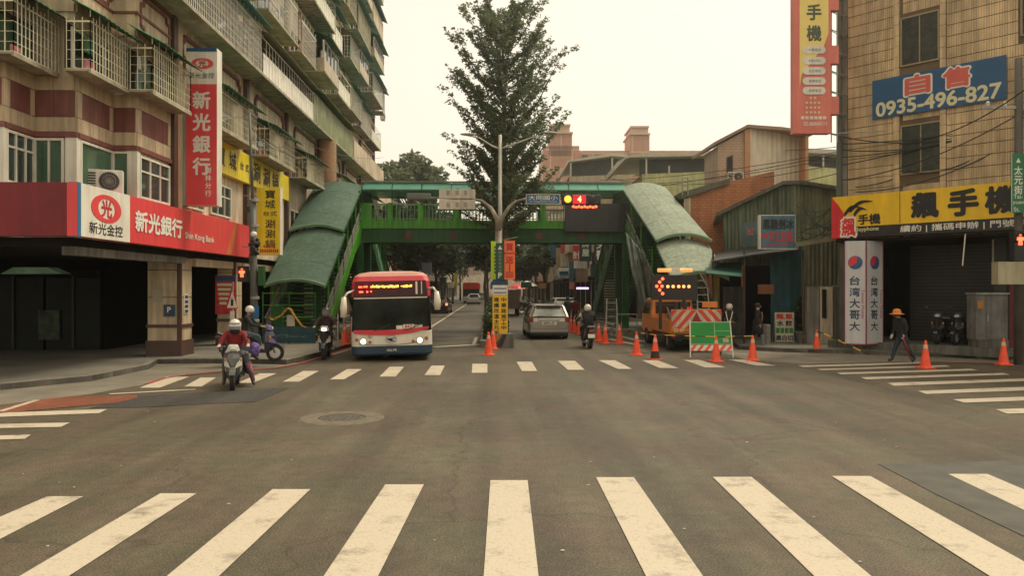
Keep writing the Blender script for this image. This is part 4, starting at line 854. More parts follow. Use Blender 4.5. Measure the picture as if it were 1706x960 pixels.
bo = thing('old_sign', 'faded older blue sign with ghost lettering behind the square eatery sign', 'sign', W3(CX(1280, 31), 31, 4), world=True)
t = MB(); cprism(t, [(1238, 412), (1320, 400), (1322, 352), (1238, 372)], 30.9, .08); t.build('panel', M('faded_slate_blue', (.1, .16, .17), .6, var=.35, sc=2, streak=.3), bo)
for px, py in ((1300, 366), (1313, 363), (1288, 369), (1250, 386)):
    t = MB(); cprism(t, [(px-5, py+7), (px+5, py+6), (px+5, py-6), (px-5, py-5)], 30.87, .02); t.build('mark', M('ghost_red', (.3, .12, .11), .6, var=.5, sc=12) if 'ghost_red' not in bpy.data.materials else bpy.data.materials['ghost_red'], bo)
# orange brick house
BH = thing('brick_house', 'orange brick house with dark sloping roof edge behind the right stair canopy', 'house', W3(CX(1180, 38), 38), world=True)
m_obr = brickmat('orange_brick', (.62, .24, .1), (.54, .19, .08), (.34, .17, .09), .26, .13, .014, streak=.25)
t = MB(); cprism(t, [(1146, 500), (1290, 500), (1290, 285), (1214, 303), (1146, 327)], 38, 6); t.build('wall', m_obr, BH)
t = MB(); cprism(t, [(1137, 331), (1216, 305), (1216, 297), (1133, 321)], 37.8, 6.3); t.build('roof', M('grey_green_roof', (.13, .14, .1), .7, var=.2), BH)
t = MB(); cprism(t, [(1140, 500), (1151, 500), (1151, 329), (1140, 331)], 37.9, .2); t.build('pilaster', m_beige2, BH)
t = MB()
for px in (1137, 1146): t.tube(W3(CX(px, 37.7), 37.7, zd(325, 37.7)), W3(CX(px, 37.7), 37.7, zd(296, 37.7)), .03)
for py in (318, 310, 302, 297): t.tube(W3(CX(1137, 37.7), 37.7, zd(py, 37.7)), W3(CX(1146, 37.7), 37.7, zd(py, 37.7)), .025)
tag(t.build('roof_ladder', m_steel, None), 'short rusty ladder frame standing on the brick house roof corner', 'ladder')
# tall metal sided house
MH = thing('metal_house', 'tall house with pale vertical metal siding and tiled end wall above the shack', 'house', W3(CX(1250, 43), 43), world=True)
d = 43
t = MB(); cprism(t, [(1196, 420), (1246, 420), (1246, 215), (1196, 243)], d, 3); t.build('tiled_wall', brickmat('pale_pink_tile', (.56, .4, .28), (.5, .36, .25), (.35, .26, .19), .3, .15, .012, streak=.15), MH)
t = MB(); corr(t, W3(CX(1247, d), d-.05).xy, W3(CX(1346, d), d+1).xy, 3, zd(213, d), 3, zd(226, d+1), .3, .05); t.build('metal_siding', M('cream_metal_siding', (.74, .66, .5), .5, var=.06, streak=.15), MH)
t = MB(); t.loft([[W3(CX(a, d), d-.3, zd(y, d)), W3(CX(a, d), d-.3, zd(y-5, d)), W3(CX(a, d), d+5, zd(y-7, d)), W3(CX(a, d), d+5, zd(y-2, d))] for a, y in ((1188, 243), (1243, 214), (1300, 218), (1352, 226))]); t.build('roof', M('brown_roof_edge', (.3, .2, .13), .6, var=.2), MH)
t = MB(); cprism(t, [(1241, 420), (1250, 420), (1250, 214), (1241, 216)], d-.12, .1); t.build('corner_trim', M('orange_trim', (.5, .27, .13), .6), MH); t = MB(); cprism(t, [(1342, 420), (1347, 420), (1347, 226), (1342, 226)], d-.1, 1); t.build('corner_trim', bpy.data.materials['orange_trim'], MH)
t = MB(); cprism(t, [(1211, 290), (1221, 290), (1221, 258), (1211, 262)], d-.05, .05); w_ = t.build('window', m_dkbrown, MH); t = MB(); cprism(t, [(1213, 288), (1219.5, 288), (1219.5, 261), (1213, 263)], d-.08, .04); t.build('pane', m_glass, w_)
pr2 = dup(pr, W3(CX(1225, d-.4), d-.4, zd(306, d)), 0, 'outdoor air conditioner on the pale metal sided house wall')
# long shed roofs and low buildings behind
def lowb(name, label, d, body, roofp, m1, m2, dark=None, posts=(), th=8):
    t_ = thing(name, label, 'building', W3(CX(body[0][0], d), d), world=True)
    t = MB(); cprism(t, body, d, th); t.build('wall', m1, t_)
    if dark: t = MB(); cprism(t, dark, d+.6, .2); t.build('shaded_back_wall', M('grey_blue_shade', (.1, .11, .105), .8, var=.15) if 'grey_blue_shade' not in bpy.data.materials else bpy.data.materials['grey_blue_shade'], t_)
    t = MB(); cprism(t, roofp, d-.5, th); t.build('roof', m2, t_)
    for a, y0, y1 in posts: t = MB(); cprism(t, [(a-1.3, y0), (a+1.3, y0), (a+1.3, y1), (a-1.3, y1)], d-.2, .12); t.build('post', m_white, t_)
    return t_
m_yg = M('pale_yellow_green_wall', (.62, .62, .3), .7, var=.1, streak=.2); m_roofw = M('pale_roof_sheet', (.5, .47, .38), .5, var=.1)
lowb('green_wall_house', 'pale yellow green house with open shaded top floor behind the stair canopy', 52, [(1070, 420), (1198, 420), (1198, 285), (1070, 290)], [(1030, 268), (1050, 262), (1198, 259), (1198, 254), (1066, 256), (1046, 260), (1029, 278)], m_yg, m_roofw, [(1066, 292), (1198, 288), (1198, 260), (1066, 262)], [(1077, 291, 262), (1115, 289, 276), (1190, 286, 261)])
lowb('white_roof_house', 'cream house with open shaded rooftop shed left of the stair canopy', 62, [(948, 420), (1054, 420), (1054, 290), (948, 294)], [(930, 298), (948, 270), (1020, 260), (1046, 262), (1046, 257), (1020, 255), (946, 267), (928, 296)], M('cream_render', (.58, .48, .34), .7, var=.1, streak=.2), m_roofw, [(950, 294), (1054, 290), (1054, 262), (1020, 258), (950, 270)], [(951, 294, 268), (1020, 291, 262), (1045, 291, 264)])
lowb('shed_building', 'yellow walled building with grey shaded loft behind the tall lattice sign', 50, [(1340, 420), (1420, 420), (1420, 283), (1340, 276)], [(1340, 254), (1420, 258), (1420, 250), (1340, 247)], m_yg, m_roofw, [(1340, 280), (1420, 283), (1420, 256), (1340, 252)], [(1372, 280, 254)])
# large pink apartment block far behind
PK = thing('pink_apartment_block', 'distant salmon pink apartment block with two stepped roof towers', 'building', W3(CX(1000, 120), 120), world=True)
m_pk = brickmat('salmon_facade', (.5, .27, .18), (.48, .25, .16), (.62, .42, .3), 3.2, 2.9, .12, streak=.1); m_pk2 = M('pale_pink_render', (.55, .4, .29), .7, var=.08)
for a, b, y, dd, th in ((905, 965, 243, 118, 20), (965, 1195, 251, 121, 16)): t = MB(); cprism(t, [(a, 480), (b, 480), (b, y), (a, y)], dd, th); t.build('wall', m_pk, PK)
for a, b, y, dd in ((915, 953, 221, 118), (917, 949, 208, 119), (1050, 1082, 223, 120), (1052, 1080, 211, 121)):
    t = MB(); cprism(t, [(a, 260), (b, 260), (b, y), (a, y)], dd, 6); tw_ = t.build('tower', m_pk if y in (221, 223) else m_pk2, PK); t = MB(); cprism(t, [(a-1.5, y+1), (b+1.5, y+1), (b+1.5, y-1.5), (a-1.5, y-1.5)], dd-.5, 7); t.build('cornice', m_pk2, tw_)
for k in range(10):
    for r in range(2): t = MB(); a = 970+k*22; cprism(t, [(a, 270+r*22), (a+9, 270+r*22), (a+9, 258+r*22), (a, 258+r*22)], 120.8, .2); t.build('window', m_glass, PK)
# ------------------------------------------------------------ FOOTBRIDGE with four covered stairs
FBR = thing('footbridge', 'green steel pedestrian footbridge with covered stairs spanning the street', 'footbridge', (0, 40.3, 0), world=True)
Yb, Yc = 40.3, 43.2
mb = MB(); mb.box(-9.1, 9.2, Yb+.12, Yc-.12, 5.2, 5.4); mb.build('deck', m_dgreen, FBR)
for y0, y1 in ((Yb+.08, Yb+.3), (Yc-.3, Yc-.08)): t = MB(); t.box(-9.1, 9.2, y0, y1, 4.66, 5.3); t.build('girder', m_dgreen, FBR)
for y0, y1 in ((Yb, Yb+.1), (Yc-.1, Yc)): t = MB(); t.box(-6.7, 7.15, y0, y1, 5.32, 5.74); t.build('fascia', m_green, FBR)
t = MB(); t.box(-6.75, 7.2, Yb+.02, Yb+.3, 4.6, 4.68); t.build('flange', m_dgreen, FBR)
post_x = [X0(p, Yb) for p in (607, 650, 701, 760, 905, 960, 1040)]
for x in post_x:
    for y in (Yb-.02, Yc-.12): t = MB(); t.box(x-.14, x+.14, y, y+.14, 5.32, 6.62); t.build('rail_post', m_green, FBR)
proto = None; x = -6.5
bm_ = MB(); bm_.box(-.018, .018, -.018, .018, 5.74, 6.52); pm = bm_.build('baluster', m_rail, FBR, shift=False); me_b = pm.data; pm.location = (-6.5, .06, 0)
nn = 0
for y in (.06, Yc-Yb-.06):
    x = -6.35
    while x < 7.05:
        if not any(abs(x-q) < .17 for q in post_x):
            o = bpy.data.objects.new('baluster', me_b); COL.objects.link(o); o.parent = FBR; o.location = (x, y, 0); nn += 1
        x += .185
for y in (Yb+.03, Yc-.09):
    t = MB(); t.box(-6.6, 7.1, y, y+.06, 6.52, 6.6); t.build('handrail', m_rail, FBR)
    t = MB(); t.box(-6.6, 7.1, y+.01, y+.05, 5.8, 5.84); t.build('handrail', m_rail, FBR)
# bridge roof: teal edge panels, long pale edge beam, frames
for k in range(9):
    x0 = -6.6+k*1.52; t = MB()
    t.loft([[(x, Yb-.1, 7.3), (x, Yb-.1, 7.33), (x, Yb+.35, 7.72), (x, Yb+1.45, 7.85), (x, Yc-.35, 7.72), (x, Yc+.1, 7.33), (x, Yc+.1, 7.3), (x, Yc-.35, 7.69), (x, Yb+1.45, 7.82), (x, Yb+.35, 7.69)] for x in (x0+.02, x0+1.48)]); t.build('roof_panel', m_teal, FBR)
    t = MB()
    for y in (Yb-.05, Yc+.05): t.bar((x0, y, 6.5), (x0, y, 7.32), .05)
    t.path([(x0, Yb-.1, 7.28), (x0, Yb+.35, 7.67), (x0, Yb+1.45, 7.8), (x0, Yc-.35, 7.67), (x0, Yc+.1, 7.28)], .03, 6); t.build('roof_frame', m_dgreen, FBR)
for y in (Yb-.12, Yc+.12): t = MB(); t.box(-6.7, 7.2, y-.04, y+.04, 7.22, 7.29); t.build('edge_beam', m_dgreen, FBR)
t = MB(); t.box(-6.7, 7.2, Yb+.25, Yb+.4, 7.73, 7.8); t.build('edge_beam', m_canopyr, FBR)
def canopy(xl, xr, ya, za, yb2, zb2, rows, cols, mat, rise=.25, lip=True):
    def pt(u, v, k=0): a = -1+2*u; return Vector((xl+(xr-xl)*u, ya+(yb2-ya)*v, za+(zb2-za)*v+rise*(1-a*a)+k))
    for i in range(rows):
        for j in range(cols):
            t = MB(); rg = []
            m = max(2, 10//cols)
            for k in range(m+1):
                u = (j+k/m*.99+.005)/cols; v0 = (i+.004)/rows; v1 = (i+1-.004)/rows; kk = .003*((i+j) % 2)
                rg.append([pt(u, v0, kk), pt(u, v1, kk), pt(u, v1, kk-.03), pt(u, v0, kk-.03)])
            t.loft(rg); t.build('canopy_panel', mat, FBR)
    for i in range(rows+1):
        t = MB(); t.path([pt(k/10, i/rows, -.045) for k in range(11)], .022, 6); t.build('canopy_rib', m_dgreen if i else m_rail, FBR)
    if lip: t = MB(); t.path([pt(k/10, 0, .03) for k in range(11)], .05, 6); t.build('canopy_lip', m_rail, FBR)
    for u in (0, 1): t = MB(); t.bar(pt(u, 0, -.06), pt(u, 1, -.06), .06); t.build('canopy_edge', m_dgreen, FBR)
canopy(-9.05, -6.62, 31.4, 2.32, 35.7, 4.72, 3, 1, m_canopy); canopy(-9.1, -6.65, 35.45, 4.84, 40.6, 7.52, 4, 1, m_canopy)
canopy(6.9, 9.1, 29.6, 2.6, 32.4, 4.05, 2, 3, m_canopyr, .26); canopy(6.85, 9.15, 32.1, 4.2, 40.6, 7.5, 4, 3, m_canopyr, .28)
def stair(xl, xr, ya, yb2, lit=True, ztop=5.4, side=None):
    n = 32
    for k in range(n):
        y0 = ya+(yb2-ya)*k/n; y1 = ya+(yb2-ya)*(k+1)/n; z = ztop*(k+1)/n
        t = MB(); t.box(xl+.06, xr-.06, min(y0, y1), max(y0, y1), z-.1, z); t.build('step', m_dgreen, FBR)
    for x in (xl, xr):
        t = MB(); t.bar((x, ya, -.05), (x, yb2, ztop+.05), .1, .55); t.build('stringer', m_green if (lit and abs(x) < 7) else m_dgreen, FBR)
        for off in (.55, .95):
            t = MB(); t.bar((x, ya, .1+off), (x, yb2, ztop+off), .05); t.build('handrail', m_steel if off > .9 else m_rail, FBR)
        for k in range(1, 9):
            y = ya+(yb2-ya)*k/8.5; z = ztop*k/8.5; t = MB(); t.bar((x, y, z+.2), (x, y, z+2.1), .06); t.build('canopy_post', m_green if k % 2 else m_dgreen, FBR)
            y2 = ya+(yb2-ya)*(k-1)/8.5; z2 = ztop*(k-1)/8.5
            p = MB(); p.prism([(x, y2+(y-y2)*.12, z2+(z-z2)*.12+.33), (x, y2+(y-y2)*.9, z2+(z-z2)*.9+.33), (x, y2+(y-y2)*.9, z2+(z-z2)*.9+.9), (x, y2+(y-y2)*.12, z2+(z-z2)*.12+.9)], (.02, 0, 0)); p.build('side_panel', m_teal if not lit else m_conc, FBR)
stair(-8.95, -6.68, 31.2, 40.3); stair(6.95, 9.0, 29.8, 40.3)
stair(-8.95, -6.68, 53, 43.2, False); stair(6.95, 9.0, 53, 43.2, False)
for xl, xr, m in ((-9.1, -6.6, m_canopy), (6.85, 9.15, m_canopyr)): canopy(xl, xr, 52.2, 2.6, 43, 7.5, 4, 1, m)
for x in (-8.9, -6.75, 7.0, 9.0):
    for y in (40.5, 43.0): t = MB(); t.box(x-.16, x+.16, y-.16, y+.16, 0, 4.66); t.build('column', m_dgreen, FBR)
for x in (-6.7, 7.05): t = MB(); t.prism([(x-.06, 36.5, 3.2), (x-.06, 40.3, 4.6), (x-.06, 40.3, 5.7), (x-.06, 38.2, 4.3)], (.1, 0, 0)); t.build('gusset', m_green, FBR)
for x, w_ in ((-6.7, .5), (6.75, .5)): t = MB(); t.box(x, x+w_ if x < 0 else x+.4, Yb-.05, Yb+.05, 5.3, 6.62); t.build('end_panel', m_green, FBR)
for k, (px, c) in enumerate(((681, '樹'), (755, '林'), (898, '陸'), (968, '橋'))):
    t = MB(); T_ = frame((X0(px, Yb), Yb+.07, 4.97), (1, 0, 0)); t.lathe([(0, .012), (.2, .012), (.2, 0)], (0, 0, 0), 20, T_); t.build('round_plate', M('faded_red_plate', (.13, .05, .03), .6, var=.4, sc=8) if k == 0 else bpy.data.materials['faded_red_plate'], FBR)
# dark electronic board hung on the bridge
eb = thing('display_board', 'blank dark electronic display board hung on the footbridge railing', 'display', (X0(990, 40), 40.1, 5.2), world=True)
t = MB(); t.box(X0(941, 40.1), X0(1046, 40.1), 39.95, 40.26, ZZ(386, 40), ZZ(339, 40)); t.build('casing', M('display_black', (.025, .03, .028), .35, var=.3), eb)
for k in range(7): t = MB(); x0 = X0(943, 40.1)+k*.45; t.box(x0, x0+.43, 39.93, 39.95, ZZ(384, 40), ZZ(341, 40)); t.build('display_module', bpy.data.materials['display_black'], eb)
# hoarding, notice and ribbons at the foot of the left stairs
hb = thing('hoarding', 'dark blue boarding closing the foot of the left footbridge stairs', 'barrier', (-7.6, 29.7, 0), world=True)
for k in range(2):
    t = MB(); t.box(-8.62+k*1.0, -7.64+k*1.0, 29.7, 29.76, .16, .78); t.build('board', M('dark_teal_board', (.02, .07, .09), .5, var=.35, sc=3), hb)
t = MB()
for z in (1.15, 1.6, 2.05): t.tube((-8.65, 29.73, z), (-6.65, 29.73, z), .012, 6)
t.build('rail', m_green, hb, kind='stuff')
for x in (-8.62, -7.64, -6.66): t = MB(); t.tube((x, 29.73, .14), (x, 29.73, 2.1), .03); t.build('post', m_dgreen, hb)
t = MB(); t.box(-8.35, -7.95, 29.9, 30.2, .78, 1.55); t.build('green_box', m_dgreen, hb)
t = MB()
for k in range(26): t.ell((random.uniform(-8.2, -6.9), 29.69, random.uniform(.38, .5)), .03, .006, .02, 6, 4)
t.build('pale_markings', M('pale_blue_marks', (.12, .2, .22), .6), hb, kind='stuff')
tag(board('notice', frame((X0(487, 29.68), 29.68, ZZ(534, 29.68)), (1, 0, 0)), .3, .42, M('notice_paper', (.5, .46, .36), .8, var=.1), None, .01), 'white paper notice tied to the closed left stairs', 'notice')
rb_ = MB(); pts = [(X0(450, 29.6), 29.65, ZZ(530, 29.6)), (X0(458, 29.6), 29.65, ZZ(533, 29.6)), (X0(470, 29.6), 29.65, ZZ(526, 29.6)), (X0(481, 29.6), 29.65, ZZ(514, 29.6)), (X0(486, 29.6), 29.62, ZZ(515, 29.6)), (X0(495, 29.6), 29.62, ZZ(530, 29.6)), (X0(505, 29.6), 29.65, ZZ(543, 29.6)), (X0(513, 29.6), 29.65, ZZ(546, 29.6))]
rb_.path(pts, [.03, .04, .035, .045, .05, .04, .03, .015], 6); tag(rb_.build('warning_ribbon', M('orange_yellow_ribbon', (.5, .25, .03), .6, var=.4, sc=12), None), 'sagging orange warning ribbon across the closed left stairs', 'ribbon')
# tarpaulin hanging under right stairs
t = MB(); rg = []
for k in range(13):
    f = k/12; x = X0(1043+f*30, 33); rg.append([(x+.05*math.sin(k*2.4), 33-.12*math.sin(k*1.7), 4.6-f*.9), (x+.25+.09*math.sin(k*2.9), 33-.16*math.sin(k*1.3), 3.0-f*.3), (x+.7-.25*f+.09*math.sin(k*2.1), 33.05-.16*math.sin(k*1.9), 1.3), (x+.7-.25*f, 33.1, 1.28), (x+.28, 33.12, 3.0-f*.3), (x+.05, 33.08, 4.6-f*.9)])
t.loft(rg); tag(t.build('tarpaulin', M('grey_green_tarp', (.16, .19, .155), .6, var=.3, sc=3), None, smooth=True), 'crumpled grey tarpaulin hanging beneath the right stairs', 'tarpaulin')
# ------------------------------------------------------------ median with lamp and signal pole
mb = MB(); poly3([(-.42, 29.7), (-.2, 29.45), (.65, 29.45), (.87, 29.7), (.87, 210), (-.42, 210)], 0, .24, mb); med = struct('median_strip', mb, m_conc)
mb = MB(); poly3([(-.3, 30.6), (.75, 30.6), (.75, 209), (-.3, 209)], .23, .26, mb); mb.build('soil', M('dark_soil', (.03, .025, .018), .9, var=.3), med)
def leaves(t, n, samp, s0, s1, flat=.5):
    pts = samp(n); m = len(pts); rng = np.random.default_rng(len(t.v)+m)
    d1 = rng.normal(size=(m, 3)); d1[:, 2] *= flat; d1 /= np.linalg.norm(d1, axis=1)[:, None]
    d2 = rng.normal(size=(m, 3)); d2 -= (d2*d1).sum(1)[:, None]*d1; d2 /= np.linalg.norm(d2, axis=1)[:, None]
    s = rng.uniform(s0, s1, m)[:, None]; a = pts-d1*s; b = pts+d2*s*.45; c = pts+d1*s; e = pts-d2*s*.45
    o = len(t.v); v = np.stack([a, b, c, e], 1).reshape(-1, 3); t.v += [tuple(x) for x in v.tolist()]
    t.f += [(o+4*i, o+4*i+1, o+4*i+2, o+4*i+3) for i in range(m)]
def leafmat(name, c1, c2, tr=.25):
    m = bpy.data.materials.new(name); m.use_nodes = True; n = m.node_tree; p = n.nodes['Principled BSDF']; L = n.links.new
    g = n.nodes.new('ShaderNodeNewGeometry'); r = n.nodes.new('ShaderNodeValToRGB'); r.color_ramp.elements[0].color = tuple(c1)+(1,); r.color_ramp.elements[1].color = tuple(c2)+(1,)
    L(g.outputs['Random Per Island'], r.inputs['Fac']); L(r.outputs['Color'], p.inputs['Base Color']); p.inputs['Roughness'].default_value = .55
    tl = n.nodes.new('ShaderNodeBsdfTranslucent'); mx = n.nodes.new('ShaderNodeMixShader'); mx.inputs[0].default_value = tr
    L(r.outputs['Color'], tl.inputs['Color']); L(p.outputs[0], mx.inputs[1]); L(tl.outputs[0], mx.inputs[2]); L(mx.outputs[0], n.nodes['Material Output'].inputs['Surface'])
    return m
m_leaf = leafmat('dark_leaf', (.018, .035, .012), (.055, .085, .025)); m_leaf2 = leafmat('mid_leaf', (.03, .06, .018), (.09, .13, .04)); m_leaf3 = leafmat('grey_green_leaf', (.085, .12, .055), (.2, .24, .12), .6)
def tree(x, y, h, rad, zc0, label, n=5000, ls=.2, mat=None, limbs=7, upright=False, seed=0, group=None, trunk=.18):
    rr = random.Random(seed*17+3); rng = np.random.default_rng(seed+11)
    tr = thing('tree', label, 'tree', (x, y, 0), group=group, world=True)
    t = MB(); pts = [(x+rr.uniform(-.1, .1)*k*.5, y+rr.uniform(-.1, .1)*k*.5, h*.92*k/6) for k in range(7)]; t.path(pts, [trunk*(1-.14*k) for k in range(7)], 9); tk = t.build('trunk', m_bark, tr, smooth=True)
    cl = []
    if upright:
        nb = 100
        for k in range(nb):
            f = (k+.5)/nb; z0 = zc0+(h-zc0)*f*.94; a = k*2.4+rr.uniform(-.5, .5); L = rad*(.8+.35*math.sin(min(1, f*1.25)*math.pi*.75)-max(0, f-.72)*1.9)*rr.uniform(.55, 1.15); up = rr.uniform(.5, 1.1)+f*.5; z0 -= L*.35
            p0 = Vector((x, y, z0)); p1 = p0+Vector((math.cos(a)*L*.55, math.sin(a)*L*.55, L*.35*up)); p2 = p0+Vector((math.cos(a)*L, math.sin(a)*L, L*.95*up))
            b = MB(); b.path([p0, p1, p2], [.045*(1-f*.6)+.012, .03*(1-f*.6)+.008, .006], 5); b.build('limb', m_bark, tk)
            for j in range(12):
                g = .18+.82*j/11; q = p0.lerp(p1, min(1, g*2)) if g < .5 else p1.lerp(p2, g*2-1); cl.append((q, .27*(1.2-g*.8)*(1.1-f*.35), 1))
            for j in range(5):
                g = rr.uniform(.3, .9); q = p0.lerp(p2, g); a2 = a+rr.choice([-1, 1])*rr.uniform(.5, 1.1); q2 = q+Vector((math.cos(a2), math.sin(a2), .6))*L*.3
                for e in (.4, .75, 1): cl.append((q.lerp(q2, e), .2, .6))
    else:
        for k in range(limbs):
            a = k/limbs*6.28+rr.uniform(-.4, .4); z0 = zc0+(h-zc0)*rr.uniform(-.12, .45); L = rad*rr.uniform(.6, 1.0); z2 = min(h-.3, z0+rr.uniform(.3, .6)*(h-zc0))
            p0 = Vector((x, y, z0)); p2 = Vector((x+math.cos(a)*L, y+math.sin(a)*L, z2)); p1 = p0.lerp(p2, .5)+Vector((0, 0, .3))
            b = MB(); b.path([p0, p1, p2], [trunk*.4, trunk*.25, .02], 6); b.build('limb', m_bark, tk)
            for j in range(7): cl.append((p1.lerp(p2, j/6*1.1)+Vector((rr.uniform(-1, 1), rr.uniform(-1, 1), rr.uniform(-.3, .8)))*rad*.28, rad*rr.uniform(.2, .38), 1))
        for k in range(10): a = rr.uniform(0, 6.28); cl.append((Vector((x+math.cos(a)*rad*rr.uniform(0, .5), y+math.sin(a)*rad*rr.uniform(0, .5), h-(h-zc0)*rr.uniform(.05, .55))), rad*rr.uniform(.2, .36), 1))
    cc = np.array([tuple(c[0]) for c in cl]); rd_ = np.array([c[1] for c in cl]); wt = np.array([c[2]*c[1]**1.4 for c in cl]); wt /= wt.sum()
    def samp(n): i = rng.choice(len(cl), n, p=wt); v = rng.normal(size=(n, 3)); v /= np.linalg.norm(v, axis=1)[:, None]; v *= rng.uniform(.25, 1, n)[:, None]**.6; v[:, 2] *= .75; return cc[i]+v*rd_[i][:, None]
    t = MB(); leaves(t, n, samp, ls*.5, ls); t.build('crown', mat or m_leaf, tr, kind='stuff')
    return tr
tree(.6, 37.2, ZZ(8, 37.2), 2.6, 5.4, 'very tall airy evergreen tree in the median rising above the footbridge', n=62000, ls=.095, mat=m_leaf3, upright=True, seed=2, trunk=.24)
tree(-8.0, 78, 16.2, 3.3, 9, 'rounded tree top above the left end of the footbridge roof', n=5000, ls=.4, mat=m_leaf3, seed=3)
k = 0
sideL = ['nearest the footbridge', 'second from the footbridge', 'third from the footbridge', 'fourth from the footbridge', 'fifth from the footbridge', 'farthest down the street']
for i, (y, x, h, r) in enumerate([(57, -6.9, 8.2, 2.6), (67, -6.3, 9.0, 3.2), (79, -5.6, 9.5, 3.3), (93, -5.8, 10.5, 3.5), (112, -5.5, 11, 4), (140, -5.5, 12, 5)]):
    tree(x, y, h, r, 3.4, 'dark leafy street tree on the left pavement, '+sideL[i], n=4200, ls=.42, seed=20+i, group='street trees on the left pavement', mat=m_leaf)
for i, (y, x, h, r) in enumerate([(84, 5.7, 8.6, 2.6), (98, 5.6, 9.2, 3.0), (116, 5.6, 9.8, 3.2), (145, 6, 10.5, 4)]):
    tree(x, y, h, r, 3.0, 'bushy street tree on the right pavement, '+sideL[i], n=3800, ls=.42, seed=40+i, group='street trees on the right pavement', mat=m_leaf2)
for i, (y, h, r) in enumerate([(62, 7.4, 1.4), (76, 8.5, 2.0), (104, 10.5, 2.6), (135, 12, 3.2)]):
    tree(-.4 if i % 2 == 0 else .5, y, h, r, 3.6, 'narrow tree growing in the median strip, '+sideL[i], n=3000, ls=.36, seed=60+i, group='trees along the median strip', mat=m_leaf)
t = MB(); rng = np.random.default_rng(4)
def sm(n): return np.stack([rng.uniform(-.3, .7, n), 31+rng.uniform(0, 1, n)**1.6*70, .25+rng.uniform(0, 1, n)**1.2*.9], 1)
leaves(t, 9000, sm, .06, .14); tag(t.build('median_hedge', m_leaf2, None), 'low dark green hedge planted along the median strip', 'hedge', kind='stuff')
# lamp and signal mast
lp = thing('street_lamp', 'tall white double-armed street lamp standing in the median before the footbridge', 'street lamp', (.36, 30.8, 0), world=True)
xl, yl = .36, 30.8
t = MB(); t.tube((xl, yl, .2), (xl, yl, 8.3), .1, 12, .065); t.build('shaft', M('white_lamp_pole', (.5, .48, .4), .45, var=.15, streak=.3), lp, smooth=True)
m_lpw = bpy.data.materials['white_lamp_pole']; t = MB(); t.tube((xl+.06, yl-.02, 3.9), (xl+.06, yl-.02, 8.0), .025, 6); t.build('cable_conduit', m_steel, lp)
for s, px, py in ((-1, 770, 224), (1, 925, 221)):
    xe = X0(px, yl); t = MB(); t.path([(xl, yl, 7.75), (xl+s*.3, yl, 7.85), (xl+(xe-xl)*.55, yl, 8.18), (xe, yl, ZZ(py, yl))], [.04, .038, .03, .025], 8); ar = t.build('lamp_arm', m_lpw, lp, smooth=True)
    t = MB(); t.ell((xe-s*.25, yl, ZZ(py, yl)), .34, .11, .055, 12, 6); t.build('lamp_head', m_steel, ar, smooth=True)
sm_ = thing('signal_mast', 'forked signal mast carrying a blue school sign, a blank white panel and the traffic signal', 'signal mast', (.28, 30.5, 0), world=True)
xs, ys_ = .28, 30.5; zz3 = lambda py: ZZ(py, ys_); xx = lambda px: X0(px, ys_)
t = MB(); t.tube((xs, ys_, .2), (xs, ys_, zz3(385)), .16, 14, .12); t.build('shaft', M('weathered_signal_pole', (.3, .27, .2), .6, var=.3, sc=3, streak=.4), sm_, smooth=True)
m_wsp = bpy.data.materials['weathered_signal_pole']
t = MB(); t.path([(xs, ys_, zz3(387)), (xx(828), ys_, zz3(365)), (xx(818), ys_, zz3(347)), (xx(803), ys_, zz3(335)), (xx(780), ys_, zz3(331)), (xx(690), ys_, zz3(329.5))], [.12, .1, .08, .06, .05, .035], 10); t.build('left_arm', m_wsp, sm_, smooth=True)
t = MB(); t.path([(xs, ys_, zz3(387)), (xx(838), ys_, zz3(360)), (xx(848), ys_, zz3(345)), (xx(860), ys_, zz3(335)), (xx(876), ys_, zz3(331)), (xx(1000), ys_, zz3(331))], [.1, .08, .07, .055, .045, .04], 10); t.build('right_arm', m_wsp, sm_, smooth=True)
t = MB(); t.box(xx(732), xx(792), ys_-.1, ys_-.07, zz3(349), zz3(333)); t.build('white_panel', M('white_plate_back', (.55, .52, .42), .5, var=.1, streak=.3), sm_)
t = MB(); t.box(xx(732), xx(792), ys_-.1, ys_-.07, zz3(331), zz3(316)); t.build('white_panel', bpy.data.materials['white_plate_back'], sm_)
for px in (747, 762, 776):
    for py in (322, 342): t = MB(); t.box(xx(px)-.07, xx(px)+.07, ys_-.11, ys_-.1, zz3(py)-.09, zz3(py)+.09); t.build('mark', M('faint_grey_mark', (.3, .28, .22), .7) if 'faint_grey_mark' not in bpy.data.materials else bpy.data.materials['faint_grey_mark'], sm_)
t = MB(); t.box(xx(678), xx(718), ys_-.14, ys_+.14, zz3(333), zz3(323)); t.build('signal_back', M('grey_signal_housing', (.12, .13, .11), .5, var=.1), sm_, bevel=.04)
Tq = frame((xx(904.5), ys_-.08, zz3(332)), (1, 0, 0)); wq = xx(933)-xx(876)
t = MB(); fb(t, Tq, -wq/2, wq/2, -.19, .19, 0, .03); t.build('sign_border', m_wsign, sm_); t = MB(); fb(t, Tq, -wq/2+.02, wq/2-.02, -.17, .17, .02, .036); t.build('sign_plate', M('school_sign_blue', (.02, .1, .2), .4, var=.1), sm_)
text('lettering', '大同國小', m_txtw, sm_, TX(Tq, 0, .05, .038), width=wq*.85, height=.17, bold=.01); text('lettering', 'Ta Tung Primary School', m_txtw, sm_, TX(Tq, 0, -.1, .038), width=wq*.8, height=.07)
t = MB(); t.box(xx(936), xx(1001), ys_-.12, ys_+.12, zz3(341), zz3(324)); hs = t.build('signal_housing', m_blk, sm_, bevel=.05)
for px, m in ((945, m_warm), (985, m_blk)): t = MB(); t.lathe([(0, .03), (.12, .02), (.14, 0)], (0, 0, 0), 20, frame((xx(px)+.02, ys_-.125, zz3(332)), (1, 0, 0))); t.build('lens', m, sm_)
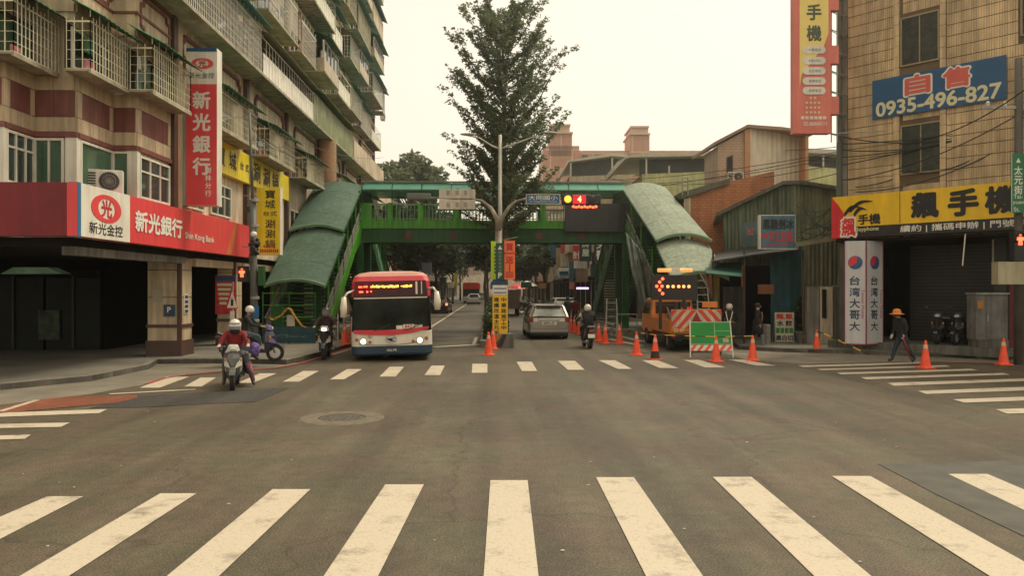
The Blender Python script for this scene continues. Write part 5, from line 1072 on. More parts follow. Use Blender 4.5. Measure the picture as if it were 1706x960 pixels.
t = MB(); t.box(xx(954), xx(976), ys_-.135, ys_-.12, zz3(340), zz3(325)); t.build('countdown_panel', M('dim_red_panel', (.5, .01, .02), .4, emis=1.2, var=0), sm_)
text('countdown_digit', '4', M('countdown_orange', (1, .5, .15), .3, var=0, emis=4), sm_, frame((xx(965), ys_-.14, zz3(332)), (1, 0, 0)), height=.22, bold=.02)
t = MB()
for k in range(9): t.ell((xx(955)+k*.11, ys_-.14, zz3(344.5)-.025*(k % 2)), .055, .012, .05, 8, 5)
t.build('red_led_text', m_redled, sm_, kind='stuff')
t = MB(); t.box(xx(952), xx(1000), ys_-.1, ys_+.02, zz3(348), zz3(342)); t.build('message_strip', m_blk, sm_)
# banners and signs on the median
def flag(name, label, px0, px1, py0, py1, y, mat, chars=(), cm=None, cs=.3, cat='banner', th=.03):
    a, b = X0(px0, y), X0(px1, y); z0, z1 = ZZ(py1, y), ZZ(py0, y)
    o = thing(name, label, cat, ((a+b)/2, y, z0), world=True); t = MB(); t.box(a, b, y, y+th, z0, z1); t.build('panel', mat, o)
    T = frame(((a+b)/2, y-.004, 0), (1, 0, 0))
    for c, py, s in chars: text('character', c, cm, o, TX(T, 0, ZZ(py, y), .002), height=s, width=s if len(c) == 1 and c not in '1P一' else None, bold=.03)
    return o, T, a, b, z0, z1
m_or = M('orange_banner_cloth', (.9, .2, .06), .6, var=.06); m_lime = M('lime_banner_cloth', (.5, .7, .03), .6, var=.06)
o, T, a, b, z0, z1 = flag('banner', 'orange vertical banner with red characters hung from the lamp post', 840, 858, 401, 466, 30.2, m_or, [('買', 412, .28), ('一', 422, .05), ('送', 433, .28), ('1', 446, .26)], m_txtr)
for k in range(3): t = MB(); fb(t, T, -.15, .15, ZZ(455+k*3.5, 30.2), ZZ(453+k*3.5, 30.2), 0, .006); t.build('mark', m_txtr, o)
t = MB(); t.tube((X0(838, 30.2), 30.2, ZZ(400, 30.2)), (X0(863, 30.2), 30.15, ZZ(395, 30.2)), .015); t.build('rod', m_steel, o)
o, T, a, b, z0, z1 = flag('banner', 'lime yellow vertical banner left of the green parking sign', 818, 827, 402, 466, 30.35, m_lime)
for k in range(8): t = MB(); fb(t, T, .02, .09, ZZ(412+k*6, 30.35)-.04, ZZ(412+k*6, 30.35)+.04, 0, .006); t.build('mark', m_txtg, o)
o, T, a, b, z0, z1 = flag('parking_sign', 'dark green vertical parking sign with a white P at the bottom', 826, 840, 405, 466, 30.1, M('parking_sign_green', (.015, .07, .035), .5, var=.1), [('P', 459, .2)], m_txtw, cat='sign')
t = MB(); t.prism([T @ Vector((-.09, ZZ(416, 30.1), .002)), T @ Vector((.09, ZZ(416, 30.1), .002)), T @ Vector((0, ZZ(409, 30.1), .002))], (0, -.006, 0)); t.build('arrow', m_wsign, o)
for k, c in enumerate('大同地下停車場'[:6]): text('character', '樹林停車場地'[k], M('grey_lettering', (.3, .33, .27), .6) if k == 0 else bpy.data.materials['grey_lettering'], o, TX(T, 0, ZZ(421+k*6, 30.1), .002), height=.12, width=.13)
o, T, a, b, z0, z1 = flag('keep_right_sign', 'blue pentagonal median sign behind the yellow notice board', 817, 846, 472, 482, 30.3, m_blue, cat='sign')
t = MB(); t.prism([(a, 30.28, z1), (b, 30.28, z1), (b-.12, 30.28, z1+.15), (a+.12, 30.28, z1+.15)], (0, .03, 0)); t.build('top_panel', m_blue, o)
nbd = thing('notice_board', 'tall yellow road works notice board with white header on the median nose', 'sign', (X0(833, 29.9), 29.9, .2), world=True)
yq = 29.9; a, b = X0(820.5, yq), X0(846, yq); T = frame(((a+b)/2, yq, 0), (1, 0, 0)); m_ny = M('notice_yellow', (.84, .5, .02), .5, var=.06)
t = MB(); t.box(a, b, yq, yq+.04, .42, ZZ(475, yq)); t.build('board', m_steel, nbd)
t = MB(); fb(t, T, -(b-a)/2+.005, (b-a)/2-.005, .43, ZZ(492, yq), 0, .008); t.build('yellow_panel', m_ny, nbd); t = MB(); fb(t, T, -(b-a)/2+.005, (b-a)/2-.005, ZZ(491.5, yq), ZZ(475.5, yq), 0, .008); t.build('white_panel', m_wsign, nbd)
for k in range(2): t = MB(); fb(t, T, -.24, .24, ZZ(481+k*7, yq)-.03, ZZ(481+k*7, yq)+.03, .008, .012); t.build('mark', M('blue_grey_mark', (.2, .22, .3), .6, var=.6, sc=40) if k == 0 else bpy.data.materials['blue_grey_mark'], nbd)
for k, c in enumerate('中華路施工中'): text('character', c, m_txtk, nbd, TX(T, .14, ZZ(499.5+k*9.3, yq), .012), height=.17, width=.19, bold=.025)
for k, c in enumerate('建議改道太元街'): text('character', c, m_txtk, nbd, TX(T, -.14, ZZ(499.5+k*9.2, yq), .012), height=.17, width=.19, bold=.025)
mn = thing('median_block', 'low concrete block with an orange and black chevron on the nose of the median', 'block', (.4, 29.3, 0), world=True)
a, b = X0(822, 29.3), X0(856, 29.3); t = MB(); t.box(a, b, 29.2, 29.6, .0, .52); t.build('body', m_conc2, mn)
t = MB(); t.prism([(a+.01, 29.19, .3), (a+.02, 29.19, .51), (a+.32, 29.19, .51), (a+.12, 29.19, .2)], (0, .008, 0)); t.build('orange_stripe', M('dull_orange', (.45, .18, .03), .6, var=.2), mn)
t = MB(); t.prism([(a+.35, 29.19, .51), (a+.5, 29.19, .51), (a+.32, 29.19, .05), (a+.16, 29.19, .05)], (0, .008, 0)); t.build('black_stripe', m_blk, mn)
# ------------------------------------------------------------ left pole, pedestrian signal, warning triangle
pl = thing('utility_pole', 'grey street pole with red pedestrian signal and black speaker bundle on left corner', 'pole', (X0(428, 24.2), 24.2, 0), world=True)
yp = 24.2; xp = X0(428, yp); zp = lambda py: ZZ(py, yp)
t = MB(); t.tube((xp, yp, .1), (xp-.07, yp, zp(335)), .12, 14, .105); t.tube((xp-.07, yp, zp(335)), (xp-.16, yp, zp(190)), .05, 10, .035); t.build('shaft', M('grey_blue_pole', (.13, .135, .12), .55, var=.3, sc=3, streak=.3), pl, smooth=True)
for z in (zp(338), zp(380), 1.2, 1.9): t = MB(); t.lathe([(.125, 0), (.14, .01), (.14, .08), (.125, .09)], (xp, yp, z), 14); t.build('collar', m_steel, pl)
t = MB(); t.lathe([(.124, 1.35), (.126, 1.5), (.124, 1.7)], (xp, yp, 0), 14); t.build('blue_band', m_blue, pl)
t = MB(); t.box(xp+.12, xp+.3, yp-.1, yp+.1, zp(476), zp(444)); t.build('signal_back', m_dgreen, pl)
t = MB(); t.box(X0(402, yp), X0(417, yp), yp-.15, yp+.12, zp(470), zp(444)); t.build('signal_housing', m_blk, pl)
ped(frame((X0(409.5, yp), yp-.16, 0), (1, 0, 0)), pl, zp(455), .85)
t = MB(); t.ell((xp+.03, yp-.2, zp(392)), .1, .1, .09, 12, 8); t.build('camera_dome', m_wsign, pl, smooth=True)
t = MB()
for k in range(60): a = random.uniform(0, 6.28); t.ell((xp+.03+math.cos(a)*.12*random.random(), yp-.15+math.sin(a)*.14, zp(412)+random.uniform(-.22, .22)), .07, .07, .06, 6, 4)
t.build('cable_bundle', m_blk, pl, kind='stuff')
t = MB(); t.path([(xp-.1, yp-.1, zp(420)), (xp-.16, yp-.12, zp(432)), (xp-.12, yp-.1, zp(442)), (xp, yp-.12, zp(436))], .012, 6); t.build('loose_cable', m_blk, pl)
t = MB(); t.box(xp-.22, xp-.1, yp-.08, yp+.04, zp(355), zp(346)); t.build('clamp', m_blk, pl)
tri = thing('warning_sign', 'white triangular warning sign with red base on a short post near the left pavement', 'sign', (X0(392, 26), 26, 0), world=True)
yt = 26; x = X0(392, yt); t = MB(); t.tube((x, yt, .1), (x, yt, ZZ(470, yt)), .035); t.build('post', m_steel, tri)
T = frame((x, yt-.05, 0), (1, 0, 0)); zt1, zt0 = ZZ(483, yt), ZZ(514, yt)
for s, m, o in ((1, m_red, 0), (.86, m_wsign, .012)):
    t = MB(); c = (zt0*2+zt1)/3; t.prism([T @ Vector((-.19*s, c+(zt0-c)*s, o)), T @ Vector((.19*s, c+(zt0-c)*s, o)), T @ Vector((0, c+(zt1-c)*s, o))], (0, -.012, 0)); t.build('triangle_panel', m, tri)
t = MB(); fb(t, T, -.04, .04, zt0+.09, zt0+.3, .026, .03); t.ell((0, 0, 0), .035, .01, .04, 8, 5, TX(T, 0, zt0+.34, .028)); t.build('walking_figure', m_txtk, tri)
t = MB(); fb(t, T, -.07, .07, ZZ(545, yt), ZZ(518, yt), 0, .015); t.build('plate', m_wsign, tri)
# ------------------------------------------------------------ ladders and work material near the stairs
def ladder(label, px, y, z0, z1, w_=.36, lean=.25, fold=True):
    o = thing('ladder', label, 'ladder', (X0(px, y), y, z0)); L = z1-z0
    for s in (-1, 1):
        t = MB(); t.bar((s*w_/2, 0, 0), (s*w_*.38, lean, L), .04); t.build('side_rail', m_steel, o)
        if fold: t = MB(); t.bar((s*w_/2, lean*2.2, 0), (s*w_*.38, lean, L), .035); t.build('side_rail', m_steel, o)
    n = int(L/.28)
    for k in range(1, n+1): f = k/(n+.6); t = MB(); t.box(-w_/2*.95, w_/2*.95, lean*f-.03, lean*f+.03, L*f-.015, L*f+.015); t.build('rung', m_steel, o)
    return o
ladder('aluminium stepladder on the left work area farthest from the bus', 556, 31.5, 0, 1.2, .4); ladder('aluminium stepladder beside the cone left of the bus', 579, 31, 0, 1.1, .4)
ladder('tall folding stepladder under the right footbridge stairs', 1021, 34, .1, ZZ(498, 34), .55); ladder('long ladder leaning behind the illuminated arrow board', 1178, 29, .1, ZZ(460, 29), .5, .6, False)
t = MB()
for k in range(40): x = X0(random.uniform(545, 592), 32); t.bar((x, 32+random.uniform(-.6, 1), random.uniform(.1, .5)), (x+random.uniform(-.3, .3), 32+random.uniform(-.6, 1), random.uniform(.2, .6)), .03)
tag(t.build('scrap_pile', M('scrap_wood', (.2, .13, .06), .8, var=.4, sc=8), None), 'jumbled pile of scrap timber and rods left of the bus', 'scrap', kind='stuff')
t = MB()
for k in range(50):
    x = X0(random.uniform(1000, 1075), 35); y = 35+random.uniform(-.6, 1.4); t.bar((x, y, random.uniform(.1, .3)), (x+random.uniform(-.6, .6), y+random.uniform(-.5, .5), random.uniform(.15, .45)), .05, .03)
tag(t.build('scrap_pile', M('grey_scrap', (.17, .16, .12), .8, var=.5, sc=6), None), 'heap of grey planks and scrap beneath the right stairs', 'scrap', kind='stuff')
fr = thing('metal_trestle', 'low steel trestle standing right of the tall stepladder', 'trestle', (X0(1045, 34), 34, .1))
for x in (-.45, .45): t = MB(); t.bar((x, 0, 0), (x, 0, 1.0), .04); t.build('leg', m_steel, fr)
for z in (.35, 1.0): t = MB(); t.bar((-.45, 0, z), (.45, 0, z), .04); t.build('crossbar', m_steel, fr)
# ------------------------------------------------------------ far street: buildings and hanging signs
def bldg(label, x0, x1, y0, y1, h, mat, side, rows, cols, wmat=None):
    o = thing('street_building', label, 'building', ((x0+x1)/2, y0, 0), world=True, group='buildings along the far street')
    t = MB(); t.box(x0, x1, y0, y1, 0, h); t.build('wall', mat, o); xf = x1 if side < 0 else x0; T = frame((xf, y0, 0), (0, 1, 0)) if side < 0 else frame((xf, y1, 0), (0, -1, 0)); L = y1-y0
    t = MB(); fb(t, T, 0, L, 3.0, 3.25, 0, 1.1); t.build('canopy', m_dark2, o)
    for c in range(cols):
        t = MB(); fb(t, T, L*(c+.1)/cols, L*(c+.9)/cols, .15, 2.9, 0, .03); t.build('shopfront', m_dark, o)
        for r in range(rows):
            z = 4.0+r*3.1; t = MB()
            if z+1.7 > h: continue
            fb(t, T, L*(c+.2)/cols, L*(c+.8)/cols, z, z+1.5, 0, .06); w_ = t.build('window', m_white, o); t = MB(); fb(t, T, L*(c+.24)/cols, L*(c+.76)/cols, z+.1, z+1.4, .06, .08); t.build('pane', m_glass, w_)
    t = MB(); t.box(x0-.1, x1+.1, y0-.1, y1+.1, h, h+.5); t.build('roof', m_conc, o)
bldg('pale low building directly beyond the tall apartment block on the left street side', -22, -9.2, 63.5, 80, 10.6, m_beige2, -1, 3, 4)
bldg('brownish building second beyond the tall apartment block, left side', -22, -9.2, 80.5, 100, 9, m_cream, -1, 3, 5); bldg('grey building third beyond the apartment block, left side', -22, -9.3, 100.5, 130, 11, m_conc, -1, 3, 6); bldg('far left building nearest the end of the street', -24, -9.2, 131, 210, 13, m_beige2, -1, 3, 8)
bldg('dark fronted building beyond the right stairs', 10.2, 22, 54, 61, 7.6, m_conc2, 1, 2, 2); bldg('cream building with many hanging signs on the right street side', 9.2, 22, 63, 84, 8.5, m_cream, 1, 2, 5); bldg('grey building third on the right street side', 9.0, 22, 84.5, 112, 10, m_conc, 1, 2, 6); bldg('far right building nearest the end of the street', 8.6, 24, 112.5, 210, 13, m_cream, 1, 3, 9)
bldg('hazy building closing the far end of the street', -30, 30, 330, 345, 16, m_beige2, 1, 4, 6)
m_dgs = M('dark_green_sign', (.01, .05, .03), .5, var=.1); m_dks = M('charcoal_sign', (.025, .03, .035), .5, var=.1); m_tans = M('tan_sign', (.42, .3, .16), .6, var=.1)
def hs_(label, px0, px1, py0, py1, y, mat, chars=(), cm=None): return flag('hanging_sign', label, px0, px1, py0, py1, y, mat, chars, cm, cat='sign', th=.35)[0]
hs_('charcoal vertical dentist sign nearest the right stairs', 991, 1012, 385, 436, 52, m_dks, [('牙', 408, .56), ('醫', 425, .6)], m_txtw)
hs_('dark green vertical sign with white characters, second from the stairs', 966, 986, 385, 435, 56, m_dgs, [('房', 406, .5), ('屋', 421, .5)], m_txtw)
hs_('red vertical sign with pale characters beside the green one', 955, 967.5, 380, 437, 60, m_red, [('設', 403, .55), ('計', 425, .6)], m_txtw)
hs_('pale pink narrow vertical sign', 946.5, 954.5, 385, 437, 64, M('pink_sign', (.55, .33, .28), .5, var=.2, sc=8)); hs_('vertical sign red above and white below', 935, 946, 385, 421, 67, m_redlit)
hs_('white lower half panel under the red vertical sign', 935, 946, 421.5, 444, 67.1, m_wsign); hs_('tan narrow vertical sign between the blue and red ones', 927, 934.5, 413, 447, 72, m_tans)
hs_('navy blue narrow vertical sign', 919.5, 927, 385, 430, 76, m_blue); hs_('thin teal vertical sign at the far end of the row', 914, 918.5, 390, 425, 82, m_awt)
hs_('white horizontal shop sign with red marks under the red sign', 957, 979, 434, 447, 57.5, m_wsign); hs_('beige large panel below the white shop sign', 960, 980, 448, 470, 58.5, M('dull_beige_panel', (.3, .22, .15), .6, var=.3)); hs_('small white sign with blue band', 931, 948, 446, 462, 62, m_wsign)
t = MB(); t.box(X0(932, 61.9), X0(947, 61.9), 61.8, 61.95, ZZ(458, 61.9), ZZ(452, 61.9)); tag(t.build('sign_band', m_blue, None), 'blue band across the small white sign', 'sign')
hs_('small blue and teal stacked sign above the awnings', 949, 956, 436, 470, 59, M('teal_blue_sign', (.03, .12, .17), .5, var=.5, sc=3)); hs_('cream sign hanging near the bushy trees', 913, 921, 455, 470, 75, m_cream)
t = MB(); t.box(X0(961, 56), X0(981, 56), 56, 56.1, ZZ(482, 56), ZZ(479, 56)); tag(t.build('neon_strip', M('violet_neon', (.75, .45, 1), .3, var=0, emis=3), None), 'glowing violet neon strip under the shop signs', 'neon light')
hs_('yellow billboard high at the far right building', 884, 898, 400, 418, 108, M('dull_yellow', (.5, .45, .12), .5)); hs_('cream billboard with dark logo on the far building', 898, 915, 395, 416, 106, m_cream)
hs_('tall orange narrow sign in the right row above the stalls', 907, 913, 425, 452, 88, M('dull_orange_sign', (.5, .2, .06), .5)); hs_('green and white banner low under the far right trees', 868, 886, 470, 480, 84, m_awg); hs_('pink stall board far along the right pavement', 860, 868, 482, 494, 86, M('pink_stall', (.5, .12, .14), .5)); hs_('orange shop board below the trees on the right', 898, 910, 472, 481, 78, M('orange_shop_board', (.45, .2, .05), .5)); hs_('red lantern coloured board beside the violet neon', 949, 957, 470, 482, 57, M('lantern_board', (.4, .12, .07), .5))
hs_('dark teal overhead shop fascia below the dentist sign', 985, 1010, 440, 462, 53, M('dark_teal_fascia', (.02, .06, .05), .5)); hs_('blue shop board under the left trees', 733, 744, 462, 474, 80, m_awt); hs_('white shop board under the left trees', 746, 756, 470, 480, 84, m_wsign); hs_('yellow shop board on the left street side', 757, 762, 455, 478, 88, M('mustard_board', (.4, .32, .05), .5)); hs_('white overhead road sign above the far lanes', 780, 802, 446, 458, 120, m_wsign)
hs_('dark maroon sign with pale characters on the left street side', 649, 668, 385, 424, 66, M('maroon_sign', (.06, .02, .02), .5, var=.3), [('好', 405, .8)], m_txtw); hs_('red vertical sign on the left street side', 672, 681, 385, 430, 69, m_red)
hs_('white vertical sign with dark spots on the left street side', 693, 701, 398, 434, 76, m_wsign); hs_('cream narrow panel nearest the left stairs', 640, 648, 385, 448, 64.5, m_cream); hs_('grey blue flat sign above the bus', 703, 719, 438, 455, 60, M('slate_sign', (.12, .13, .15), .5))
# shop umbrellas / market awnings far right
for i, (px, py, y, m, lb_) in enumerate([(862, 474, 90, m_red, 'red market parasol far along the right pavement'), (878, 470, 92, m_wsign, 'white market parasol under the right trees')]):
    o = thing('parasol', lb_, 'parasol', (X0(px, y), y, 0), world=True); x = X0(px, y); z = ZZ(py, y); t = MB(); t.lathe([(1.3, 0), (.9, .3), (.05, .65), (.0, .66)], (x, y, z-.5), 8); t.build('canopy', m, o); t = MB(); t.tube((x, y, 0), (x, y, z), .03); t.build('pole', m_steel, o)
# overhead wires
def wire(a, b, sag, r=.012, n=14):
    a = Vector(a); b = Vector(b); return [a.lerp(b, k/n)-Vector((0, 0, sag*4*(k/n)*(1-k/n))) for k in range(n+1)]
ends = [((1692, 193, 24), (1000, 300, 60), .5), ((1692, 196, 24), (1000, 306, 60), .7), ((1692, 192, 24), (960, 325, 62), .4), ((1692, 200, 24), (1040, 333, 55), .9), ((1692, 198, 24), (1180, 245, 60), .6), ((1692, 205, 24), (1404, 240, 27.4), .12), ((1692, 210, 24), (1404, 262, 27.4), .15), ((1692, 215, 24), (1500, 285, 26), .5), ((1680, 240, 24), (1425, 320, 27), .35), ((1706, 185, 23), (1404, 300, 27.4), .35), ((1692, 193, 24), (1800, 140, 20), .1), ((1692, 197, 24), (1800, 160, 20), .1), ((1692, 194, 24), (1010, 296, 60), 1.2), ((1692, 199, 24), (1404, 250, 27.4), .35), ((1692, 207, 24), (1404, 275, 27.4), .05), ((1692, 203, 24), (1404, 228, 27.4), .4), ((1560, 262, 26), (1425, 312, 27), .2), ((1706, 150, 22), (1500, 240, 25.5), .3)]
wn = thing('overhead_cables', 'tangle of thin black overhead cables crossing in front of the right buildings', 'cables', tuple(D(1692, 195, 24)), world=True)
for a, b, s in ends: t = MB(); t.path(wire(D(*a), D(*b), s), .019, 5); t.build('cable', m_blk, wn)
wn2 = thing('service_wires', 'few slack service wires in front of the left apartment balconies', 'cables', tuple(D(480, 230, 36)), world=True)
for a, b, s in [((416, 200, 24.3), (640, 262, 60), .5), ((418, 212, 24.3), (560, 268, 45), .6), ((418, 230, 24.3), (640, 300, 60), .4)]: t = MB(); t.path(wire(D(*a), D(*b), s), .012, 5); t.build('cable', m_blk, wn2)
t = MB()
for k in range(14):
    a = (random.uniform(1325, 1350), random.uniform(330, 400), 30.9); b = (random.uniform(1390, 1402), random.uniform(320, 395), 29.5); t.path(wire(D(*a), D(*b), random.uniform(.1, .6)), .014, 4)
tag(t.build('cable_tangle', m_blk, None), 'messy knot of black cables on the pale shack wall beside the yellow sign', 'cables', kind='stuff')
# ------------------------------------------------------------ traffic cones
def make_cone(label, loc, band=True, dirty=False):
    o = thing('traffic_cone', label, 'traffic cone', loc, random.uniform(-.3, .3), 'orange traffic cones')
    t = MB(); t.box(-.19, .19, -.19, .19, 0, .035); t.build('base', m_cone, o, bevel=.006)
    t = MB(); t.lathe([(.155, .035), (.14, .07), (.035, .74), (.03, .78), (.012, .785)], (0, 0, 0), 20); t.build('body', m_cone, o, smooth=False)
    t = MB(); t.lathe([(.0665, .56), (.0475, .665)], (0, 0, 0), 20); t.build('band', m_coneb, o)
    return o
cones = [(814, 594, 'cone in front of the median nose, nearer of the pair'), (821, 584, 'cone tucked behind another cone at the left edge of the median nose'), (574.6, 576, 'cone on the pavement just left of the bus mirror'),
         (586, 569, 'cone half hidden by the left side of the bus'), (951, 556, 'cone just right of the silver car, first of a tight row'), (956.5, 556.5, 'cone second in the tight row right of the silver car'), (964, 559, 'cone hidden behind the white jacket scooter rider'),
         (997.5, 571, 'cone immediately right of the departing scooter'), (1008, 575, 'cone right behind the scooter, second of the pair'), (1032, 575, 'lone cone between the scooter and the orange truck'), (1060.5, 594, 'cone at the left front corner of the orange truck'),
         (1193, 605, 'cone standing in front of the green road works board'), (1254, 603, 'cone right of the green road works board'), (1361, 589, 'cone holding the striped pole near the food sign'),
         (1542, 616, 'cone on the right crosswalk beside the woman in the orange hat'), (1672, 610, 'cone in front of the grey utility cabinet at the right edge')]
c0 = None
for px, py, lb_ in cones:
    g_ = G(px, py-2, .14 if px < 600 else 0)
    if c0 is None: c0 = make_cone('orange '+lb_, g_)
    else: dup(c0, g_, random.uniform(-.4, .4), 'orange '+lb_)
g_ = G(1091.5, 599); cd_ = dup(c0, g_, .1, 'orange cone with blackened dirty foot in front of the orange truck'); t = MB(); t.lathe([(.16, .036), (.145, .07), (.115, .26)], (0, 0, 0), 20); t.build('dirty_sleeve', M('sooty_rubber', (.05, .03, .025), .8, var=.3), cd_)
# striped poles and chain between cones
def striped(label, a, b, r=.02, seg=.28):
    a = Vector(a); b = Vector(b); L = (b-a).length; n = max(2, int(L/seg)); o = thing('striped_pole', label, 'barrier', tuple(a), world=True)
    t = MB(); u = MB()
    for k in range(n): (t if k % 2 else u).tube(a.lerp(b, k/n), a.lerp(b, (k+1)/n), r, 7)
    t.build('yellow_bands', M('pole_yellow', (.62, .42, .04), .5) if 'pole_yellow' not in bpy.data.materials else bpy.data.materials['pole_yellow'], o, kind='stuff'); u.build('black_bands', m_blk, o, kind='stuff')
up = lambda px, py: G(px, py-2)+Vector((0, 0, .76))
striped('black and yellow pole linking cones in front of the truck', up(1060.5, 594), up(1091.5, 600), .014); striped('long black and yellow pole passing the green board', up(1091.5, 600), up(1193, 605), .014)
striped('black and yellow pole from the board to the next cone', up(1193, 605), up(1254, 603), .014); striped('black and yellow pole slanting from a cone to the ground by the light box', up(1361, 589), G(1447, 593)+Vector((0, 0, .04)), .022)
# ------------------------------------------------------------ vehicles
def wheel(par, x, y, r, w_, rim=m_rim, name='wheel', steer=0):
    T = Matrix.Translation((x, y, r)) @ Matrix.Rotation(steer, 4, 'Z') @ Matrix.Rotation(R(90), 4, 'Y')
    t = MB(); t.lathe([(r*.62, -w_/2), (r*.93, -w_/2), (r, -w_*.3), (r, w_*.3), (r*.93, w_/2), (r*.62, w_/2)], (0, 0, 0), 24, T, False); wh = t.build(name, m_tyre, par, smooth=False)
    t = MB(); t.lathe([(0, -w_*.36), (r*.3, -w_*.4), (r*.63, -w_*.33), (r*.63, w_*.33), (r*.3, w_*.4), (0, w_*.36)], (0, 0, 0), 16, T); t.build('rim', rim, wh)
    return wh
def rrect(hx, y0, y1, r, z, n=5):
    pts = []
    for cx, cy, a0 in ((hx-r, y0+r, -90), (hx-r, y1-r, 0), (-hx+r, y1-r, 90), (-hx+r, y0+r, 180)):
        for k in range(n+1): a = R(a0+90*k/n); pts.append(Vector((cx+r*math.cos(a), cy+r*math.sin(a), z)))
    return pts
m_bred = M('bus_red_paint', (.62, .035, .05), .3, var=.06, coat=.5); m_bwhite = M('bus_white_paint', (.74, .68, .55), .35, var=.06, coat=.3, streak=.1); m_bnavy = M('bus_navy_paint', (.015, .04, .075), .35, var=.1, coat=.3)
m_bglass = M('reflection_mottled_bus_glass', (.014, .018, .015), .1, var=.95, sc=1.1, spec=.22)  # strong colour mottling paints reflections into the dark glass
bx = G(653, 603); bus = thing('city_bus', 'red white and navy city bus with lit display driving towards the junction', 'bus', (X0(654, 24.1), 24.1, 0), R(4.6))
bus.rotation_euler[1] = R(-1.2)
Lb = 10.6; hw = 1.24
def band(name, zs, mat, hx=hw, par=bus, inset=0):
    t = MB(); t.loft([rrect(h, 0+i+inset, Lb-i, .22, z) for z, h, i in zs]); return t.build(name, mat, par, smooth=False)
band('skirt', [(.18, hw-.03, .03), (.24, hw, .0), (.47, hw+.005, 0)], m_bnavy); band('lower_body', [(.47, hw, 0), (.92, hw, .01)], m_bwhite)
band('window_band', [(.92, hw-.015, .03), (1.98, hw-.05, .12)], m_bglass); band('upper_body', [(1.98, hw-.02, .1), (2.45, hw-.04, .14), (2.62, hw-.1, .24)], m_bred)
t = MB(); t.loft([rrect(h, i, Lb-i, .22, z) for z, h, i in ((2.62, hw-.1, .24), (2.72, hw-.25, .34), (2.77, hw-.55, .55), (2.785, .2, .8))]); t.build('roof', M('bus_roof_pink', (.62, .33, .27), .4, var=.1), bus)
Tf_ = frame((0, -.015, 0), (1, 0, 0))
def fplate(name, pts, off, mat, th=.02, par=bus): t = MB(); t.prism([Tf_ @ Vector((a, b, off)) for a, b in pts], (0, -th, 0)); return t.build(name, mat, par)
fplate('windscreen', [(-1.12, .98), (1.12, .98), (1.14, 1.5), (1.1, 1.93), (-1.1, 1.93), (-1.14, 1.5)], -.03, m_bglass)
fplate('red_dash', [(-1.14, .98), (-1.14, .87), (-.7, .82), (0, .8), (.6, .85), (1.14, .97), (1.14, 1.05), (.6, .99), (-.2, .96)], 0, m_bred, .015)
fplate('destination_display', [(-1.13, 1.975), (1.13, 1.975), (1.08, 2.47), (-1.08, 2.47)], -.1, M('display_glass_plum', (.05, .012, .02), .3, var=.3, sc=8), .03)
t = MB(); t.box(-1.12, 1.12, -.0, .04, 1.93, 1.965); t.build('windscreen_trim', m_bwhite, bus)
for x0, x1 in ((.76, .82), (.93, .96)): t = MB(); t.box(x0, x1, .045, .06, 2.05, 2.44); t.build('display_frame', m_bwhite, bus)
t = MB(); rq = random.Random(9); x = -.62
while x < .62:
    w_ = rq.uniform(.03, .07)
    if not (.24 < x < .3): t.box(x, x+w_, .04, .062, 2.27+rq.uniform(-.01, .02), 2.32+rq.uniform(-.01, .03))
    x += w_+rq.uniform(.008, .018)
t.build('led_text', m_amber, bus, kind='stuff')
t = MB()
for a, b, z in ((-.98, -.86, 2.27), (-.82, -.7, 2.28), (-.96, -.84, 2.12), (-.74, -.69, 2.12), (-.62, -.58, 2.13), (-.62, -.58, 2.26)): t.box(a, b, .035, .058, z, z+.05)
t.build('led_text', m_redled, bus, kind='stuff')
fplate('led_backing', [(-1.05, 2.05), (-.55, 2.05), (-.55, 2.42), (-1.05, 2.42)], -.105, M('dim_red_glow_panel', (.35, .01, .02), .3, var=0, emis=.35), .035)
for s in (-1, 1):
    for x, z, r, m in ((.86, .62, .085, m_head), (1.06, .68, .055, M('amber_lens', (.35, .12, .06), .2) if 'amber_lens' not in bpy.data.materials else bpy.data.materials['amber_lens']), (.66, .6, .05, bpy.data.materials['amber_lens'] if 'amber_lens' in bpy.data.materials else m_tail)):
        t = MB(); t.lathe([(0, .03), (r*.8, .025), (r, 0)], (0, 0, 0), 20, frame((s*x, -.012, z), (1, 0, 0))); t.build('headlight' if m is m_head else 'indicator', m, bus)
        if m is m_head: t = MB(); t.lathe([(r*1.25, 0), (r*1.25, .012), (r*.98, .012)], (0, 0, 0), 20, frame((s*x, -.01, z), (1, 0, 0))); t.build('lamp_bezel', m_steel, bus)
ring(frame((-.02, -.018, .68), (1, 0, 0)), .17, .125, .155, .11, M('pale_grey_mark', (.35, .33, .28), .5), bus)
fplate('swallow_emblem', [(-.15, .7), (-.09, .64), (-.02, .61), (.1, .61), (.02, .645), (.02, .68), (.13, .72), (-.0, .71), (-.06, .7), (-.11, .71)], 0, m_bnavy, .012)
t = MB(); t.path([(-1.0, -.02, .56), (-.6, -.025, .51), (0, -.03, .495), (.5, -.025, .53), (.8, -.02, .58)], .008, 5); t.build('panel_seam', m_cglass, bus)
t = MB(); t.lathe([(0, .008), (.05, .006), (.06, 0)], (0, 0, 0), 14, frame((-.66, -.014, .78), (1, 0, 0))); t.build('wheelchair_badge', bpy.data.materials['pale_grey_mark'], bus)
fplate('number_plate', [(-.2, .28), (.2, .28), (.2, .4), (-.2, .4)], 0, M('plate_dark', (.02, .04, .05), .5), .012); text('plate_lettering', '026-FR', m_txtw, bus, TX(Tf_, 0, .34, .014), width=.3, height=.07, bold=.01)
for x0, x1, z0, z1 in ((.15, .34, .98, 1.09), (.36, .7, .99, 1.12), (.72, .95, 1.0, 1.1)): fplate('route_card', [(x0, z0), (x1, z0), (x1, z1), (x0, z1)], -.005, m_wsign, .012)
text('route_number', '847', m_txtr, bus, TX(Tf_, .52, 1.055, .009), width=.22, height=.1, bold=.03)
